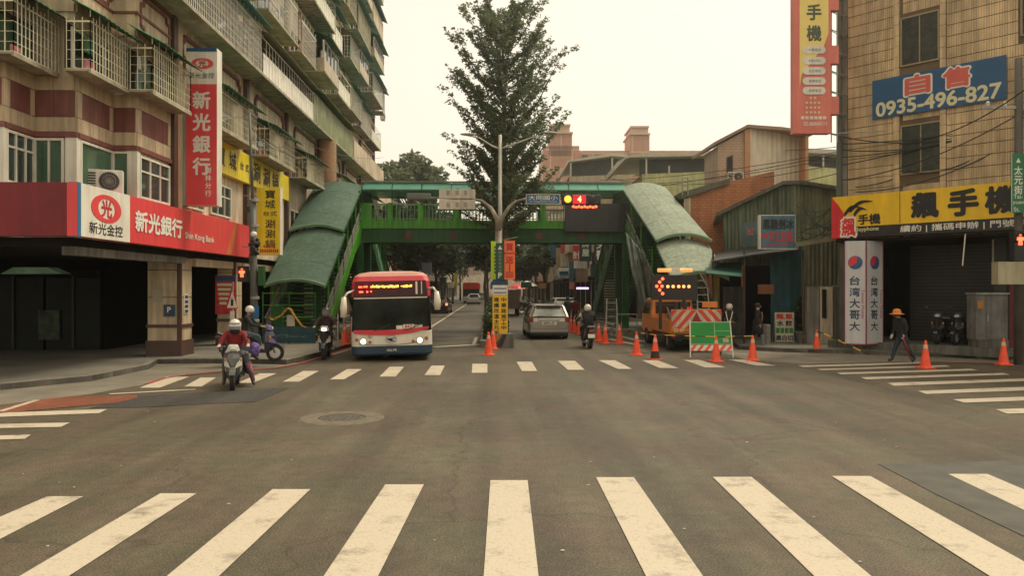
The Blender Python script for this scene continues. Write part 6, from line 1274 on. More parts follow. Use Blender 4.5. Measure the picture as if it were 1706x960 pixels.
for x in (-.55, .4): t = MB(); t.bar((x, -.05, .93), (x+.5, -.05, 1.12), .02); t.build('wiper', m_blk, bus)
for s, top, bot in ((-1, 1.98, 1.38), (1, 2.1, 1.55)):
    t = MB(); t.path([(s*1.12, .15, 2.2), (s*1.3, -.1, top+.14), (s*1.4, -.15, top)], .035, 8); t.path([(s*1.4, -.15, top+.02), (s*1.42, -.16, (top+bot)/2), (s*1.42, -.16, bot)], [.07, .115, .09], 10); t.build('mirror', m_bwhite, bus, smooth=True)
t = MB(); t.tube((-1.05, .04, 1.15), (-.45, .04, 1.18), .015, 6); t.build('yellow_grab_rail', m_yel, bus)
for y in (2.2, 7.6):
    for s in (-1, 1): wheel(bus, s*1.06, y, .46, .26)
t = MB(); t.box(-1.1, 1.1, .25, 10, .2, .3); t.build('chassis', m_blk, bus)
def car(label, cat, loc, rz, W=1.8, L=4.3, Hh=1.5, paint=m_silver, rear_lit=False, group=None, glass=m_cglass2, lights_front=False, suv=True):
    o = thing('parked_car' if False else 'car', label, cat, loc, rz, group); h = W/2; zb = Hh*.64
    rg = []
    for y, hx, z0, z1 in ((0.0, h*.86, .38, zb*.8), (.06, h*.97, .28, zb*.97), (.35, h, .22, zb), (L*.3, h, .2, zb*1.0), (L*.72, h, .2, zb*.98), (L*.93, h*.94, .24, zb*.8), (L, h*.78, .34, zb*.62)):
        r = .1; rg.append([Vector(p) for p in ((-hx+r, y, z0), (hx-r, y, z0), (hx, y, z0+r), (hx, y, z1-r*1.5), (hx-r*.9, y, z1), (-hx+r*.9, y, z1), (-hx, y, z1-r*1.5), (-hx, y, z0+r))])
    t = MB(); t.loft(rg); b = t.build('body', paint, o, smooth=False, bevel=.07)
    y0b, y0t, y1t, y1b = (.06, .42, L*.56, L*.76) if suv else (.55, 1.15, L*.52, L*.7)
    gh = lambda z, a, b_, hx: [Vector(p) for p in ((-hx, a, z), (hx, a, z), (hx, b_, z), (-hx, b_, z))]
    t = MB(); t.loft([gh(zb-.02, y0b+.02, y1b, h*.9), gh(Hh-.07, y0t, y1t, h*.7)]); t.build('window_glass', m_cglass, o)
    t = MB(); t.prism([(-h*.8, y0b+.0, zb+.02), (h*.8, y0b+.0, zb+.02), (h*.62, y0t-.06, Hh-.12), (-h*.62, y0t-.06, Hh-.12)], (0, -.012, .004)); t.build('rear_window', glass, o)
    t = MB(); t.loft([gh(Hh-.09, y0t-.09, y1t+.05, h*.74), gh(Hh-.03, y0t-.04, y1t, h*.7), gh(Hh, y0t+.15, y1t-.2, h*.55)]); t.build('roof', paint, o, bevel=.03)
    for s in (-1, 1):
        for (ya, yb_) in ((y0b, y0t), (y1b, y1t)): t = MB(); t.bar((s*h*.89, ya, zb), (s*h*.71, yb_, Hh-.07), .09, .05); t.build('pillar', paint, o)
        t = MB(); t.box(s*h*.76, s*h*.97, -.03, .12, zb*.78, zb*.99); t.build('headlight' if lights_front else 'tail_light', m_head if lights_front else (m_tailon if rear_lit else m_tail), o, bevel=.02)
        t = MB(); t.ell((s*(h+.12), y1b-.35, zb+.08), .12, .07, .08, 10, 6); t.build('mirror', paint, o, smooth=True)
        for y in (L*.17, L*.82): wheel(o, s*(h-.12), y, .32, .2)
    t = MB(); t.box(-h*.93, h*.93, -.05, .1, .3, .48); t.build('bumper', paint, o, bevel=.03)
    t = MB(); t.box(-h*.88, h*.88, -.062, .05, .2, .33); t.build('lower_bumper', m_blk, o, bevel=.02)
    t = MB(); t.box(-h*.9, h*.9, -.056, -.045, .47, .485); t.build('bumper_seam', m_blk, o)
    t = MB(); t.box(-h*.6, h*.6, y0t-.2, y0t+.05, Hh-.07, Hh-.035); t.build('spoiler', paint, o, bevel=.012)
    t = MB(); t.box(-h*.5, h*.5, -.03, .02, zb*.86, zb*.96); t.build('chrome_strip', m_wcar, o)
    t = MB(); t.box(-.32, .32, -.035, .0, zb*.66, zb*.82); t.build('number_plate', m_wsign, o)
    t = MB(); t.box(-h*.88, h*.88, .3, L*.9, .14, .24); t.build('underbody', m_blk, o)
    return o
g_ = G(915, 566); sv_ = car('silver grey hatchback car seen from behind in the right lane', 'car', (g_.x, g_.y, 0), R(1.5), 1.82, 4.5, 1.53)
text('plate_lettering', '6895-EP', m_txtk, sv_, frame((0, -.04, 1.53*.64*.74), (1, 0, 0)), width=.5, height=.1, bold=.01)
t = MB(); t.tube((.0, .7, 1.53), (.0, .45, 1.72), .008, 5); t.build('antenna', m_blk, sv_)
t = MB(); t.bar((-.5, .03, 1.02), (.15, -.0, 1.06), .02); t.build('rear_wiper', m_blk, sv_)
g_ = G(943, 537); car('white hatchback car ahead of the silver car on the right side', 'car', (g_.x, g_.y, 0), R(2), 1.75, 4.2, 1.6, m_wcar)
g_ = G(789, 507.5); car('pale sedan driving towards the camera in the far left lane', 'car', (g_.x, g_.y, 0), R(0), 1.8, 4.4, 1.45, m_wcar, suv=False, glass=m_cglass, lights_front=False)
g_ = G(729, 523); car('dark car with a lit lamp just beyond the right side of the bus', 'car', (g_.x, g_.y, 0), R(-3), 1.8, 4.3, 1.45, M('dark_car_paint', (.03, .025, .025), .3, coat=.6), rear_lit=True)
g_ = G(806, 501); car('small pale car far down the left lane behind the sedan', 'car', (g_.x, g_.y, 0), 0, 1.8, 4.4, 1.45, m_wcar)
# far buses / trucks
fbus = thing('city_bus', 'distant bus with a bright red roof in the far left lane', 'bus', (X0(785, 116), 116, 0)); hw = 1.25; Lb = 10
t = MB(); t.loft([rrect(1.25, 0, 10, .2, z) for z in (.3, 1.0)]); t.build('lower_body', m_bwhite, fbus); t = MB(); t.loft([rrect(1.22, .03, 10, .2, z) for z in (1.0, 2.1)]); t.build('window_band', m_bglass, fbus); t = MB(); t.loft([rrect(h_, .0, 10, .2, z) for z, h_ in ((2.1, 1.25), (2.9, 1.22), (3.05, 1.0))]); t.build('upper_body', M('bright_red_roof', (.75, .06, .03), .4), fbus)
for y in (2, 7.5):
    for s in (-1, 1): wheel(fbus, s*1.05, y, .45, .25)
ftr = thing('truck', 'dark box truck seen far away just right of the median signs', 'truck', (X0(850, 62), 62, 0))
t = MB(); t.box(-.75, .75, 0, 4, .6, 2.1); t.build('cargo_box', M('rusty_brown_box', (.11, .07, .05), .6, var=.3), ftr); t = MB(); t.box(-.72, .72, 4.1, 5.6, .5, 1.9); t.build('cab', m_dkbrown, ftr, bevel=.08)
for y in (.8, 4.8):
    for s in (-1, 1): wheel(ftr, s*.62, y, .33, .2)
# orange works truck (rear towards the camera)
yr = 27.4; tk = thing('works_truck', 'orange road works truck carrying an illuminated arrow board and striped tailgate', 'truck', (X0(1162, yr), yr, 0), R(1)); hw_ = (1205-1120)/F*yr/2
zt_ = lambda py: H-(py-480)/F*yr
t = MB(); t.box(-hw_, hw_, .05, 3.2, .62, .78); t.build('bed', m_orange, tk, bevel=.01)
for s in (-1, 1): t = MB(); t.box(s*hw_-.03, s*hw_+.03, .08, 3.15, .66, 1.12); t.build('side_board', m_orange, tk)
t = MB(); t.box(-hw_, hw_, -.02, .04, zt_(553), zt_(516)); tg = t.build('tailgate', m_orange, tk)
Tt = frame((0, -.025, 0), (1, 0, 0)); z0, z1 = zt_(547), zt_(517); t = MB(); fb(t, Tt, -hw_+.01, hw_-.01, z0, z1, 0, .012); t.build('cream_board', m_cream, tk)
def clipstripe(t, T, a, b, z0, z1, sl, off, x0, x1, th=.008):
    pts = [(a, z0), (b, z0), (b+sl, z1), (a+sl, z1)]
    def clip(P, f, v):
        out = []
        for i in range(len(P)):
            p, q = P[i], P[(i+1) % len(P)]; fp, fq = f(p), f(q)
            if fp >= 0: out.append(p)
            if fp*fq < 0: k = fp/(fp-fq); out.append((p[0]+(q[0]-p[0])*k, p[1]+(q[1]-p[1])*k))
        return out
    pts = clip(pts, lambda p: p[0]-x0, 0); pts = clip(pts, lambda p: x1-p[0], 0) if len(pts) > 2 else pts
    if len(pts) > 2: t.prism([T @ Vector((p[0], p[1], off)) for p in pts], T.to_3x3() @ Vector((0, 0, th)))
m_rs = M('reflective_red_stripe', (.6, .06, .04), .4, var=.1)
for k in range(-5, 3): t = MB(); clipstripe(t, Tt, k*.34+.3, k*.34+.47, z0, z1, .55, .012, -hw_+.01, 0-.0); t.build('red_stripe', m_rs, tk) if t.v else None
for k in range(-2, 6): t = MB(); clipstripe(t, Tt, k*.34-.1, k*.34+.07, z0, z1, -.55, .012, 0, hw_-.01); t.build('red_stripe', m_rs, tk) if t.v else None
t = MB(); t.prism([Tt @ Vector(p) for p in ((-.3, z0, .022), (.3, z0, .022), (0, z1-.08, .022))], (0, -.01, 0)); t.build('red_triangle', M('dark_red_triangle', (.3, .02, .03), .5), tk)
text('plate_lettering', '25-89', m_txty, tk, TX(Tt, -.62, zt_(551), .004), width=.36, height=.12, bold=.02)
Ta = frame((CX(1128.5, yr)-CX(1162, yr), .25, 0), (1, 0, 0)); za, zb_ = zt_(500), zt_(458); t = MB(); fb(t, Ta, -.83, .83, za, zb_, -.12, 0); ab = t.build('arrow_board', m_blk, tk, bevel=.01)
for x in (-.5, .35): t = MB(); t.box(Ta.translation.x+x-.05, Ta.translation.x+x+.05, .27, .35, .78, za+.05); t.build('board_post', m_blk, tk)
for px, py in [(1108, 464.5), (1103, 470), (1098, 477), (1107, 477), (1103, 483.5), (1108, 489.5), (1117, 477.5), (1126, 477.5), (1135.5, 477.5), (1144, 477.5), (1153, 477.5)]:
    t = MB(); t.lathe([(0, .02), (.045, .015), (.055, 0)], (0, 0, 0), 12, TX(Ta, CX(px, yr)-CX(1128.5, yr), zt_(py), .003)); t.build('arrow_lamp', m_redled if py != 477.5 else M('orange_lamp_on', (1, .22, .05), .3, var=0, emis=5) if 'orange_lamp_on' not in bpy.data.materials else (bpy.data.materials['orange_lamp_on'] if py == 477.5 else m_redled), ab)
t = MB(); t.path([(-.62, .25, zt_(450)), (.62, .25, zt_(450))], .07, 12, Matrix.Translation((CX(1129, yr)-CX(1162, yr), 0, 0))); t.build('beacon_bar', M('beacon_amber', (.9, .4, .12), .3, var=.1, emis=.8), tk, smooth=True)
t = MB(); t.box(-.14, .16, .15, .18, zt_(454), zt_(447), Matrix.Translation((CX(1129, yr)-CX(1162, yr), 0, 0))); t.build('beacon_label', m_wsign, tk)
cw = hw_-.04; t = MB(); t.loft([[Vector(p) for p in ((-cw*k, 3.3+a, z), (cw*k, 3.3+a, z), (cw*k, 5.0+b, z), (-cw*k, 5.0+b, z))] for z, k, a, b in ((.5, 1, 0, .1), (1.2, 1, 0, .1), (1.85, .9, .05, -.45))]); t.build('cab', m_orange, tk, bevel=.05)
for s in (-1, 1):
    t = MB(); t.prism([(s*cw*1.0, 3.6, 1.22), (s*cw*1.0, 4.9, 1.22), (s*cw*.93, 4.55, 1.7), (s*cw*.93, 3.6, 1.7)], (s*.012, 0, 0)); t.build('side_window', m_cglass, tk)
t = MB(); t.box(-cw*.8, cw*.8, 3.27, 3.3, 1.25, 1.7); t.build('rear_window', m_cglass, tk)
for y in (.8, 4.2):
    for s in (-1, 1): wheel(tk, s*(hw_-.14), y, .34, .22, m_steel)
t = MB(); t.box(-hw_*.9, hw_*.9, .1, 4.8, .42, .6); t.build('chassis', m_blk, tk); t = MB(); t.box(-hw_*.9, hw_*.9, .0, .06, .42, .5); t.build('bumper', m_blk, tk)
for s in (-1, 1): t = MB(); t.box(s*hw_*.9-.08, s*hw_*.9+.08, -.02, .02, .5, .6); t.build('tail_light', m_tail, tk)
for k, (px, py) in enumerate([(1137, 515), (1146, 515), (1150, 514)]): p_ = W3(CX(px, yr+.5), yr+.5, .79); dup(c0, p_, .2*k, 'small orange cone stacked on the bed of the orange truck, '+['leftmost', 'middle', 'rightmost'][k])
t = MB(); t.box(.3, .85, .3, .33, zt_(513), zt_(503), Matrix.Translation((tk.location.x, tk.location.y, 0))); tag(t.build('spare_board', m_orange, None), 'spare orange board lying on the truck bed behind the tailgate', 'board')
# ------------------------------------------------------------ green works board, food A-board
gb = thing('works_board', 'green A-frame road works board with orange and white striped foot', 'sign', G(1186, 596)+Vector((0, 0, 0)), R(1)); yg_ = F*H/116; k_ = yg_/F
wg = 70*k_/2; t = MB()
for s in (-1, 1):
    t = MB(); t.bar((s*(wg+.02), 0, 0), (s*wg*.97, .22, 61*k_), .035); t.build('leg', m_wsign, gb); t = MB(); t.bar((s*wg*.7, .65, 0), (s*wg*.9, .24, 59*k_), .03); t.build('rear_leg', m_dkbrown, gb)
Tg2 = frame((0, .02, 0), (1, 0, 0), Vector((0, .22, 61*k_)).normalized()); m_gb = M('works_board_green', (.01, .24, .035), .4, var=.12)
t = MB(); fb(t, Tg2, -wg, wg, 22*k_, 60*k_, 0, .02); t.build('green_panel', m_gb, gb)
for a, b, c, d_ in ((-wg, wg, 58.6*k_, 60*k_), (-wg, wg, 22*k_, 23*k_), (-wg, -wg+.02, 22*k_, 60*k_), (wg-.02, wg, 22*k_, 60*k_), (wg*.18, wg*.18+.025, 23*k_, 58*k_), (wg*.2, wg, 44*k_, 44.8*k_)):
    t = MB(); fb(t, Tg2, a, b, c, d_, .02, .026); t.build('pale_line', M('pale_green_line', (.3, .5, .25), .5) if 'pale_green_line' not in bpy.data.materials else bpy.data.materials['pale_green_line'], gb)
t = MB(); fb(t, Tg2, wg*.58, wg*.85, 25*k_, 32*k_, .02, .03); t.build('emblem_plate', M('pinkish_plate', (.5, .36, .26), .6, var=.4, sc=20), gb)
t = MB(); fb(t, Tg2, -wg, wg, 11*k_, 21*k_, 0, .02); t.build('foot_board', m_wsign, gb)
for k in range(-6, 6): 
    t = MB(); clipstripe(t, Tg2, k*.24, k*.24+.11, 11.2*k_, 20.8*k_, .15, .02, -wg+.01, wg-.01)
    if t.v: t.build('orange_stripe', m_cone, gb)
fa = thing('food_board', 'white A-frame menu board with red black and green dish names', 'sign', (*W3(CX(1307, 30.2), 30.2).xy, .0), R(-2)); kf = 30.2/F
t = MB(); t.box(-16*kf, 16*kf, 0, .03, 7*kf, 56*kf); t.build('panel', M('menu_board_cream', (.56, .5, .36), .6, var=.08), fa)
for s in (-1, 1): t = MB(); t.bar((s*15*kf, -.01, 0.1), (s*15*kf, .02, 56*kf), .03); t.build('leg', m_steel, fa); t = MB(); t.bar((s*14*kf, .5, .1), (s*14*kf, .03, 55*kf), .03); t.build('rear_leg', m_steel, fa)
Tm = frame((0, -.003, 0), (1, 0, 0))
text('lettering', '麵.飯', m_txtr, fa, TX(Tm, 0, 49.5*kf), width=27*kf, height=9*kf, bold=.04); text('lettering', '水 餃', m_txtk, fa, TX(Tm, 0, 38*kf), width=25*kf, height=9*kf, bold=.04); text('lettering', '黑白切', m_txtk, fa, TX(Tm, 0, 13.5*kf), width=28*kf, height=9*kf, bold=.03)
for k in range(4): t = MB(); fb(t, Tm, (-14+k*7.3)*kf, (-8+k*7.3)*kf, 21.5*kf, 30.5*kf, 0, .006); t.build('green_block', m_txtg, fa)
for k, c in enumerate('滷味湯青'[:0]): pass
# ------------------------------------------------------------ people
BONES = [('pel', 'wai'), ('wai', 'che'), ('che', 'nec'), ('nec', 'hea'), ('hea', 'top'), ('che', 'shL'), ('shL', 'elL'), ('elL', 'haL'), ('che', 'shR'), ('shR', 'elR'), ('elR', 'haR'),
         ('pel', 'hiL'), ('hiL', 'knL'), ('knL', 'anL'), ('anL', 'toL'), ('pel', 'hiR'), ('hiR', 'knR'), ('knR', 'anR'), ('anR', 'toR')]
RAD = dict(pel=(.15, .12), wai=(.15, .11), che=(.17, .12), nec=(.055, .055), hea=(.085, .095), top=(.06, .07), sh=(.075, .07), el=(.055, .055), ha=(.035, .022), hi=(.1, .1), kn=(.07, .07), an=(.045, .05), to=(.045, .03))
STAND = dict(pel=(0, 0, .92), wai=(0, 0, 1.08), che=(0, 0, 1.3), nec=(0, -.01, 1.46), hea=(0, -.02, 1.57), top=(0, -.01, 1.66), shL=(-.19, 0, 1.38), elL=(-.25, .03, 1.1), haL=(-.24, -.08, .86), shR=(.19, 0, 1.38), elR=(.25, .03, 1.1), haR=(.24, -.08, .86),
             hiL=(-.1, 0, .86), knL=(-.11, -.02, .48), anL=(-.11, .02, .1), toL=(-.13, -.14, .05), hiR=(.1, 0, .86), knR=(.11, -.02, .48), anR=(.11, .02, .1), toR=(.13, -.14, .05))
SIT = dict(pel=(0, .25, .84), wai=(0, .23, 1.0), che=(0, .16, 1.2), nec=(0, .11, 1.35), hea=(0, .07, 1.46), top=(0, .09, 1.55), shL=(-.2, .14, 1.28), elL=(-.31, -.05, 1.06), haL=(-.33, -.34, 1.02), shR=(.2, .14, 1.28), elR=(.31, -.05, 1.06), haR=(.33, -.34, 1.02),
           hiL=(-.11, .2, .8), knL=(-.2, -.22, .74), anL=(-.15, -.18, .36), toL=(-.15, -.34, .33), hiR=(.11, .2, .8), knR=(.2, -.22, .74), anR=(.15, -.18, .36), toR=(.15, -.34, .33))
def person(label, loc, rz, base, over, top, bot, shoe, sleeve=None, fat=1.0, scale=1, glove=None):
    J = dict(base); J.update(over or {}); root = thing('person', label, 'person', loc, rz); root.scale = (scale,)*3
    names = list(J); vs = [Vector(J[n_]) for n_ in names]; es = [(names.index(a), names.index(b)) for a, b in BONES]; rad = []
    for n_ in names:
        r = RAD.get(n_) or RAD[n_[:2]]; f = fat if n_ in ('pel', 'wai', 'che') or n_[:2] in ('sh', 'el') else 1; rad.append((r[0]*f, r[1]*f))
    for s in 'LR':
        h_ = Vector(J['ha'+s]); e = Vector(J['el'+s]); d_ = (h_-e).normalized(); sd_ = Vector((1, 0, 0)); sd_ = (sd_-d_*sd_.dot(d_)); sd_ = (sd_ if sd_.length > .3 else Vector((0, 1, 0))-d_*d_.y).normalized(); dn = d_.cross(sd_); dn = dn if dn.z < 0 else -dn
        hi_ = names.index('ha'+s)
        for k, (o_, l_) in enumerate(((-.03, .075), (-.01, .09), (.01, .085), (.03, .065))):
            vs.append(h_+d_*.05+sd_*o_); rad.append((.011, .011)); es.append((hi_, len(vs)-1)); vs.append(vs[-1]+d_*l_*.45+dn*.03); rad.append((.009, .009)); es.append((len(vs)-2, len(vs)-1))
        vs.append(h_+d_*.03+sd_*(-.05 if s == 'R' else .05)+dn*.02); rad.append((.011, .011)); es.append((hi_, len(vs)-1))
    me = bpy.data.meshes.new('body'); me.from_pydata([tuple(v) for v in vs], es, []); ob = bpy.data.objects.new('tmp', me); COL.objects.link(ob)
    sk = ob.modifiers.new('s', 'SKIN'); sk.use_smooth_shade = True; ss = ob.modifiers.new('u', 'SUBSURF'); ss.levels = 1
    for i, v in enumerate(me.skin_vertices[0].data): v.radius = rad[i]; v.use_root = (i == names.index('pel'))
    dg = bpy.context.evaluated_depsgraph_get(); m2 = bpy.data.meshes.new_from_object(ob.evaluated_get(dg)); COL.objects.unlink(ob); bpy.data.objects.remove(ob)
    m2.materials.clear()
    for m in (top, bot, glove or m_skin, shoe, m_skin): m2.materials.append(m)
    def dseg(p, a, b): ab = b-a; k = max(0, min(1, (p-a).dot(ab)/max(ab.dot(ab), 1e-9))); return (p-a-ab*k).length
    segs = [(a, b, Vector(J[a]), Vector(J[b])) for a, b in BONES]
    for p in m2.polygons:
        c = Vector(p.center); best = min(segs, key=lambda s_: dseg(c, s_[2], s_[3])-.5*min((RAD.get(s_[0]) or RAD[s_[0][:2]])[0], (RAD.get(s_[1]) or RAD[s_[1][:2]])[0])); a, b = best[0], best[1]
        k = 0
        if b in ('hea', 'top'): k = 4
        elif a[:2] == 'an': k = 3
        elif a[:2] in ('hi', 'kn') or b[:2] == 'hi': k = 1
        elif b[:2] == 'ha' and (c-best[3]).length < .075: k = 2
        if a[:2] == 'kn' and (c-best[3]).length < .06: k = 3
        if a == 'pel' and c.z < best[2].z: k = 1
        p.material_index = k
        p.use_smooth = True
    body = link('body', m2, None, root)
    return root, J
def helmet(root, J, mat, visor=None, scale=1.0, peak=False):
    c = Vector(J['hea'])+Vector((0, .012, .03)); t = MB(); t.ell(c, .135*scale, .15*scale, .145*scale, 18, 10, v0=-38); hm = t.build('helmet', mat, root, smooth=True)
    if visor: t = MB(); rg = []
    if visor:
        for z in (-.1, -.04, .02, .06): rg.append([Vector((c.x+.142*math.sin(a), c.y-.158*math.cos(a), c.z+z)) for a in [R(-62+k*12.4) for k in range(11)]])
        t.loft(rg, closed=False); t.build('visor', visor, hm, smooth=True)
    t = MB(); t.path([c+Vector((-.12, -.02, -.08)), c+Vector((-.07, -.05, -.16)), c+Vector((0, -.07, -.18)), c+Vector((.07, -.05, -.16)), c+Vector((.12, -.02, -.08))], .008, 5); t.build('strap', m_blk, hm)
    if peak: t = MB(); t.loft([[c+Vector((.13*math.sin(a)*k, -.15*math.cos(a)*k, z)) for a in [R(-60+q*12) for q in range(11)]] for k, z in ((1.0, .02), (1.45, .0))], closed=False); t.build('peak', mat, hm)
    return hm
def face(root, J, hair=True):
    c = Vector(J['hea']); t = MB(); t.ell(c+Vector((0, -.1, -.01)), .014, .022, .02, 8, 6); t.build('nose', m_skin, root, smooth=True)
    for s in (-1, 1): t = MB(); t.ell(c+Vector((s*.034, -.088, .022)), .014, .01, .008, 8, 5); t.build('eye', m_hair, root)
    t = MB(); t.ell(c+Vector((0, -.09, -.05)), .028, .01, .007, 8, 5); t.build('mouth', m_txtr, root)
    if hair: t = MB(); t.ell(c+Vector((0, .025, .035)), .105, .11, .11, 14, 8, v0=-35); t.build('hair', m_hair, root, smooth=True)
m_jred = M('red_jacket', (.2, .012, .015), .7, var=.4, sc=8, bump=1, bsc=9); m_jblk = M('black_jacket', (.015, .015, .017), .8, var=.5, sc=8, bump=1, bsc=9); m_jeans = M('blue_jeans', (.05, .07, .085), .8, var=.4, sc=8, bump=.8, bsc=10); m_trs = M('dark_trousers', (.02, .025, .03), .8, var=.3, sc=6)
m_shoe = M('dark_shoe', (.02, .02, .02), .6); m_hw = M('white_helmet_shell', (.62, .58, .5), .25, var=.05, coat=.5); m_vis = M('smoked_visor', (.16, .16, .17), .1, var=.2, spec=.8); m_glove = M('pale_glove', (.5, .46, .38), .7); m_pink = M('pink_trousers', (.28, .1, .14), .7, var=.5, sc=5)
# scooters (front towards -Y)
def scooter(label, loc, rz, body, accent, headlit=False, taillit=False, group=None, crate=False):
    o = thing('motor_scooter', label, 'scooter', loc, rz, group)
    wheel(o, 0, -.62, .25, .11, m_rim, 'front_wheel'); wheel(o, 0, .6, .25, .13, m_rim, 'rear_wheel')
    t = MB(); t.loft([[Vector((s*.075, -.62+.285*math.cos(a), .25+.285*math.sin(a))) for s in (-1, 1)]+[Vector((s*.06, -.62+.3*math.cos(a), .25+.3*math.sin(a))) for s in (1, -1)] for a in [R(20+k*15) for k in range(10)]]); t.build('front_fender', body, o)
    for s in (-1, 1): t = MB(); t.bar((s*.085, -.62, .25), (s*.08, -.5, .6), .035); t.build('fork', m_blk, o)
    rg = []
    for z, hx, yf, yb_ in ((.3, .1, -.5, -.38), (.42, .19, -.58, -.36), (.58, .21, -.62, -.36), (.74, .19, -.58, -.36), (.88, .13, -.5, -.36)):
        rg.append([Vector(p) for p in ((-hx, yb_, z), (-hx*.8, (yf+yb_)/2-.03, z), (0, yf-.05, z), (hx*.8, (yf+yb_)/2-.03, z), (hx, yb_, z), (0, yb_+.05, z))])
    t = MB(); t.loft(rg); sh_ = t.build('front_shield', body, o, smooth=False, bevel=.008)
    for s in (-1, 1): t = MB(); t.prism([(s*.04, -.655, .5), (s*.2, -.47, .56), (s*.19, -.46, .74), (s*.09, -.6, .62)], (0, -.02, .01)); t.build('shield_panel', accent, sh_)
    t = MB(); t.box(-.17, .17, -.4, .1, .26, .34); t.build('floorboard', m_blk, o, bevel=.02)
    t = MB(); t.loft([[Vector(p) for p in ((-w_, y, z0), (w_, y, z0), (w_*.8, y, z1), (-w_*.8, y, z1))] for y, w_, z0, z1 in ((.05, .15, .3, .66), (.25, .19, .34, .68), (.6, .17, .5, .72), (.88, .08, .62, .74))]); t.build('rear_body', body, o, bevel=.02)
    t = MB(); t.loft([[Vector(p) for p in ((-w_, y, z0), (w_, y, z0), (w_*.85, y, z1), (-w_*.85, y, z1))] for y, w_, z0, z1 in ((.0, .1, .68, .74), (.15, .15, .68, .78), (.45, .15, .7, .8), (.8, .12, .73, .82))]); t.build('seat', m_blk, o, bevel=.02)
    t = MB(); t.loft([[Vector(p) for p in ((-w_, y, z-.06), (w_, y, z-.06), (w_*.7, y, z+.07), (-w_*.7, y, z+.07))] for y, w_, z in ((-.54, .09, .95), (-.46, .16, .97), (-.36, .13, .99))]); hd = t.build('handlebar_cover', accent, o, bevel=.015)
    t = MB(); t.ell((0, -.545, .95), .085, .03, .05, 12, 6); t.build('headlight', m_head if headlit else m_lamp, hd, smooth=True)
    t = MB(); t.path([(-.36, -.3, 1.0), (-.2, -.38, .98), (.2, -.38, .98), (.36, -.3, 1.0)], .018, 6); t.build('handlebar', m_blk, o)
    for s in (-1, 1):
        t = MB(); t.tube((s*.22, -.38, 1.0), (s*.34, -.4, 1.2), .008, 5); t.ell((s*.36, -.41, 1.23), .065, .012, .04, 12, 6); t.build('mirror', m_blk, o)
        t = MB(); t.ell((s*.16, -.5, .7), .03, .03, .05, 8, 5); t.build('turn_signal', M('orange_lens', (.5, .2, .05), .3) if 'orange_lens' not in bpy.data.materials else bpy.data.materials['orange_lens'], o)
    t = MB(); t.box(-.1, .1, .86, .92, .6, .7); t.build('tail_light', m_tailon if taillit else m_tail, o, bevel=.015)
    t = MB(); t.box(-.13, .13, .9, .915, .42, .56); t.build('number_plate', m_wsign, o)
    t = MB(); t.loft([[Vector((s*.08, y, z)) for s in (-1, 1)]+[Vector((s*.08, y-.02, z)) for s in (1, -1)] for y, z in ((.85, .6), (.92, .4), (.9, .3))]); t.build('rear_fender', m_blk, o)
    t = MB(); t.path([(.14, .2, .25), (.17, .55, .24), (.17, .9, .3)], [.025, .05, .055], 10); t.build('exhaust', m_steel, o, smooth=True)
    t = MB(); t.path([(-.13, .75, .78), (-.13, .92, .84), (.13, .92, .84), (.13, .75, .78)], .014, 6); t.build('grab_rail', m_steel, o)
    return o
m_sg = M('grey_scooter_paint', (.09, .09, .08), .3, coat=.5, var=.1); m_sw = M('silver_white_panel', (.5, .5, .44), .3, coat=.4, var=.1); m_sk = M('black_scooter_paint', (.02, .02, .022), .3, coat=.5, var=.1); m_sp = M('purple_scooter_paint', (.022, .018, .045), .3, coat=.5, var=.1); m_lil = M('lilac_panel', (.16, .12, .24), .35, var=.2)
# red jacket rider, left foreground
g_ = G(376, 651); rl = g_+Vector((0, .6, 0)); rzl = R(14)
scooter('grey scooter with white headlamp cover ridden by the person in the red jacket', rl, rzl, m_sg, m_sw, group='motor scooters')
_s = bpy.data.objects[[o.name for o in COL.objects if o.get('label', '').startswith('grey scooter with white headlamp')][0]]; _s.scale = (.94,)*3
ro, J = person('person in red jacket and white helmet stopped on the grey scooter', rl, rzl, SIT, dict(knR=(.3, -.02, .6), anR=(.42, .06, .12), toR=(.44, -.06, .05), knL=(-.21, -.22, .68), anL=(-.22, -.16, .2), toL=(-.23, -.3, .1)), m_jred, M('grey_skirt_cloth', (.07, .07, .075), .8, var=.3), m_shoe, fat=1.15, glove=m_glove, scale=.94)
helmet(ro, J, m_hw, m_vis, 1.08); t = MB(); t.loft([[Vector(p) for p in ((.2, -.1, .8), (.3, .1, .8), (.3, .5, .75), (.1, .55, .75))], [Vector(p) for p in ((.33, -.05, .3), (.4, .2, .25), (.36, .6, .3), (.16, .6, .3))]]); t.build('rain_skirt', M('dark_grey_raincloth', (.05, .055, .06), .7, var=.3), ro)
t = MB(); t.path([Vector((.3, -.02, .6)), Vector((.37, .03, .35)), Vector((.42, .06, .14))], [.075, .06, .05], 8); t.build('pink_legging', m_pink, ro, smooth=True)
t = MB(); t.path([Vector((-.1, .05, 1.36)), Vector((0, -.0, 1.33)), Vector((.1, .05, 1.36))], .05, 8); t.build('scarf', m_jblk, ro, smooth=True)
tb = MB(); tb.ell((0, 0, .14), .13, .09, .15, 12, 8); bg = tb.build('shopping_bag', M('purple_patterned_bag', (.14, .09, .3), .6, var=.8, sc=16), None, smooth=True); bg.location = rl+Vector((.42, .1, .72)); tag(bg, 'purple patterned bag hanging at the side of the red jacket rider', 'bag')
# parked purple scooter behind the pole with a seated person
g_ = G(421, 603, .14); sl_ = g_; rz2 = R(98)
scooter('dark purple scooter with lilac panel standing sideways on the left pavement', sl_, rz2, m_sp, m_lil, group='motor scooters')
o2, J = person('person in black jacket and jeans seated on the purple scooter behind the pole', sl_, rz2, SIT, dict(anR=(.2, .0, .12), toR=(.2, -.14, .06), knR=(.24, -.14, .55)), m_jblk, m_jeans, m_shoe); helmet(o2, J, m_hw, None, .85); face(o2, J, False)
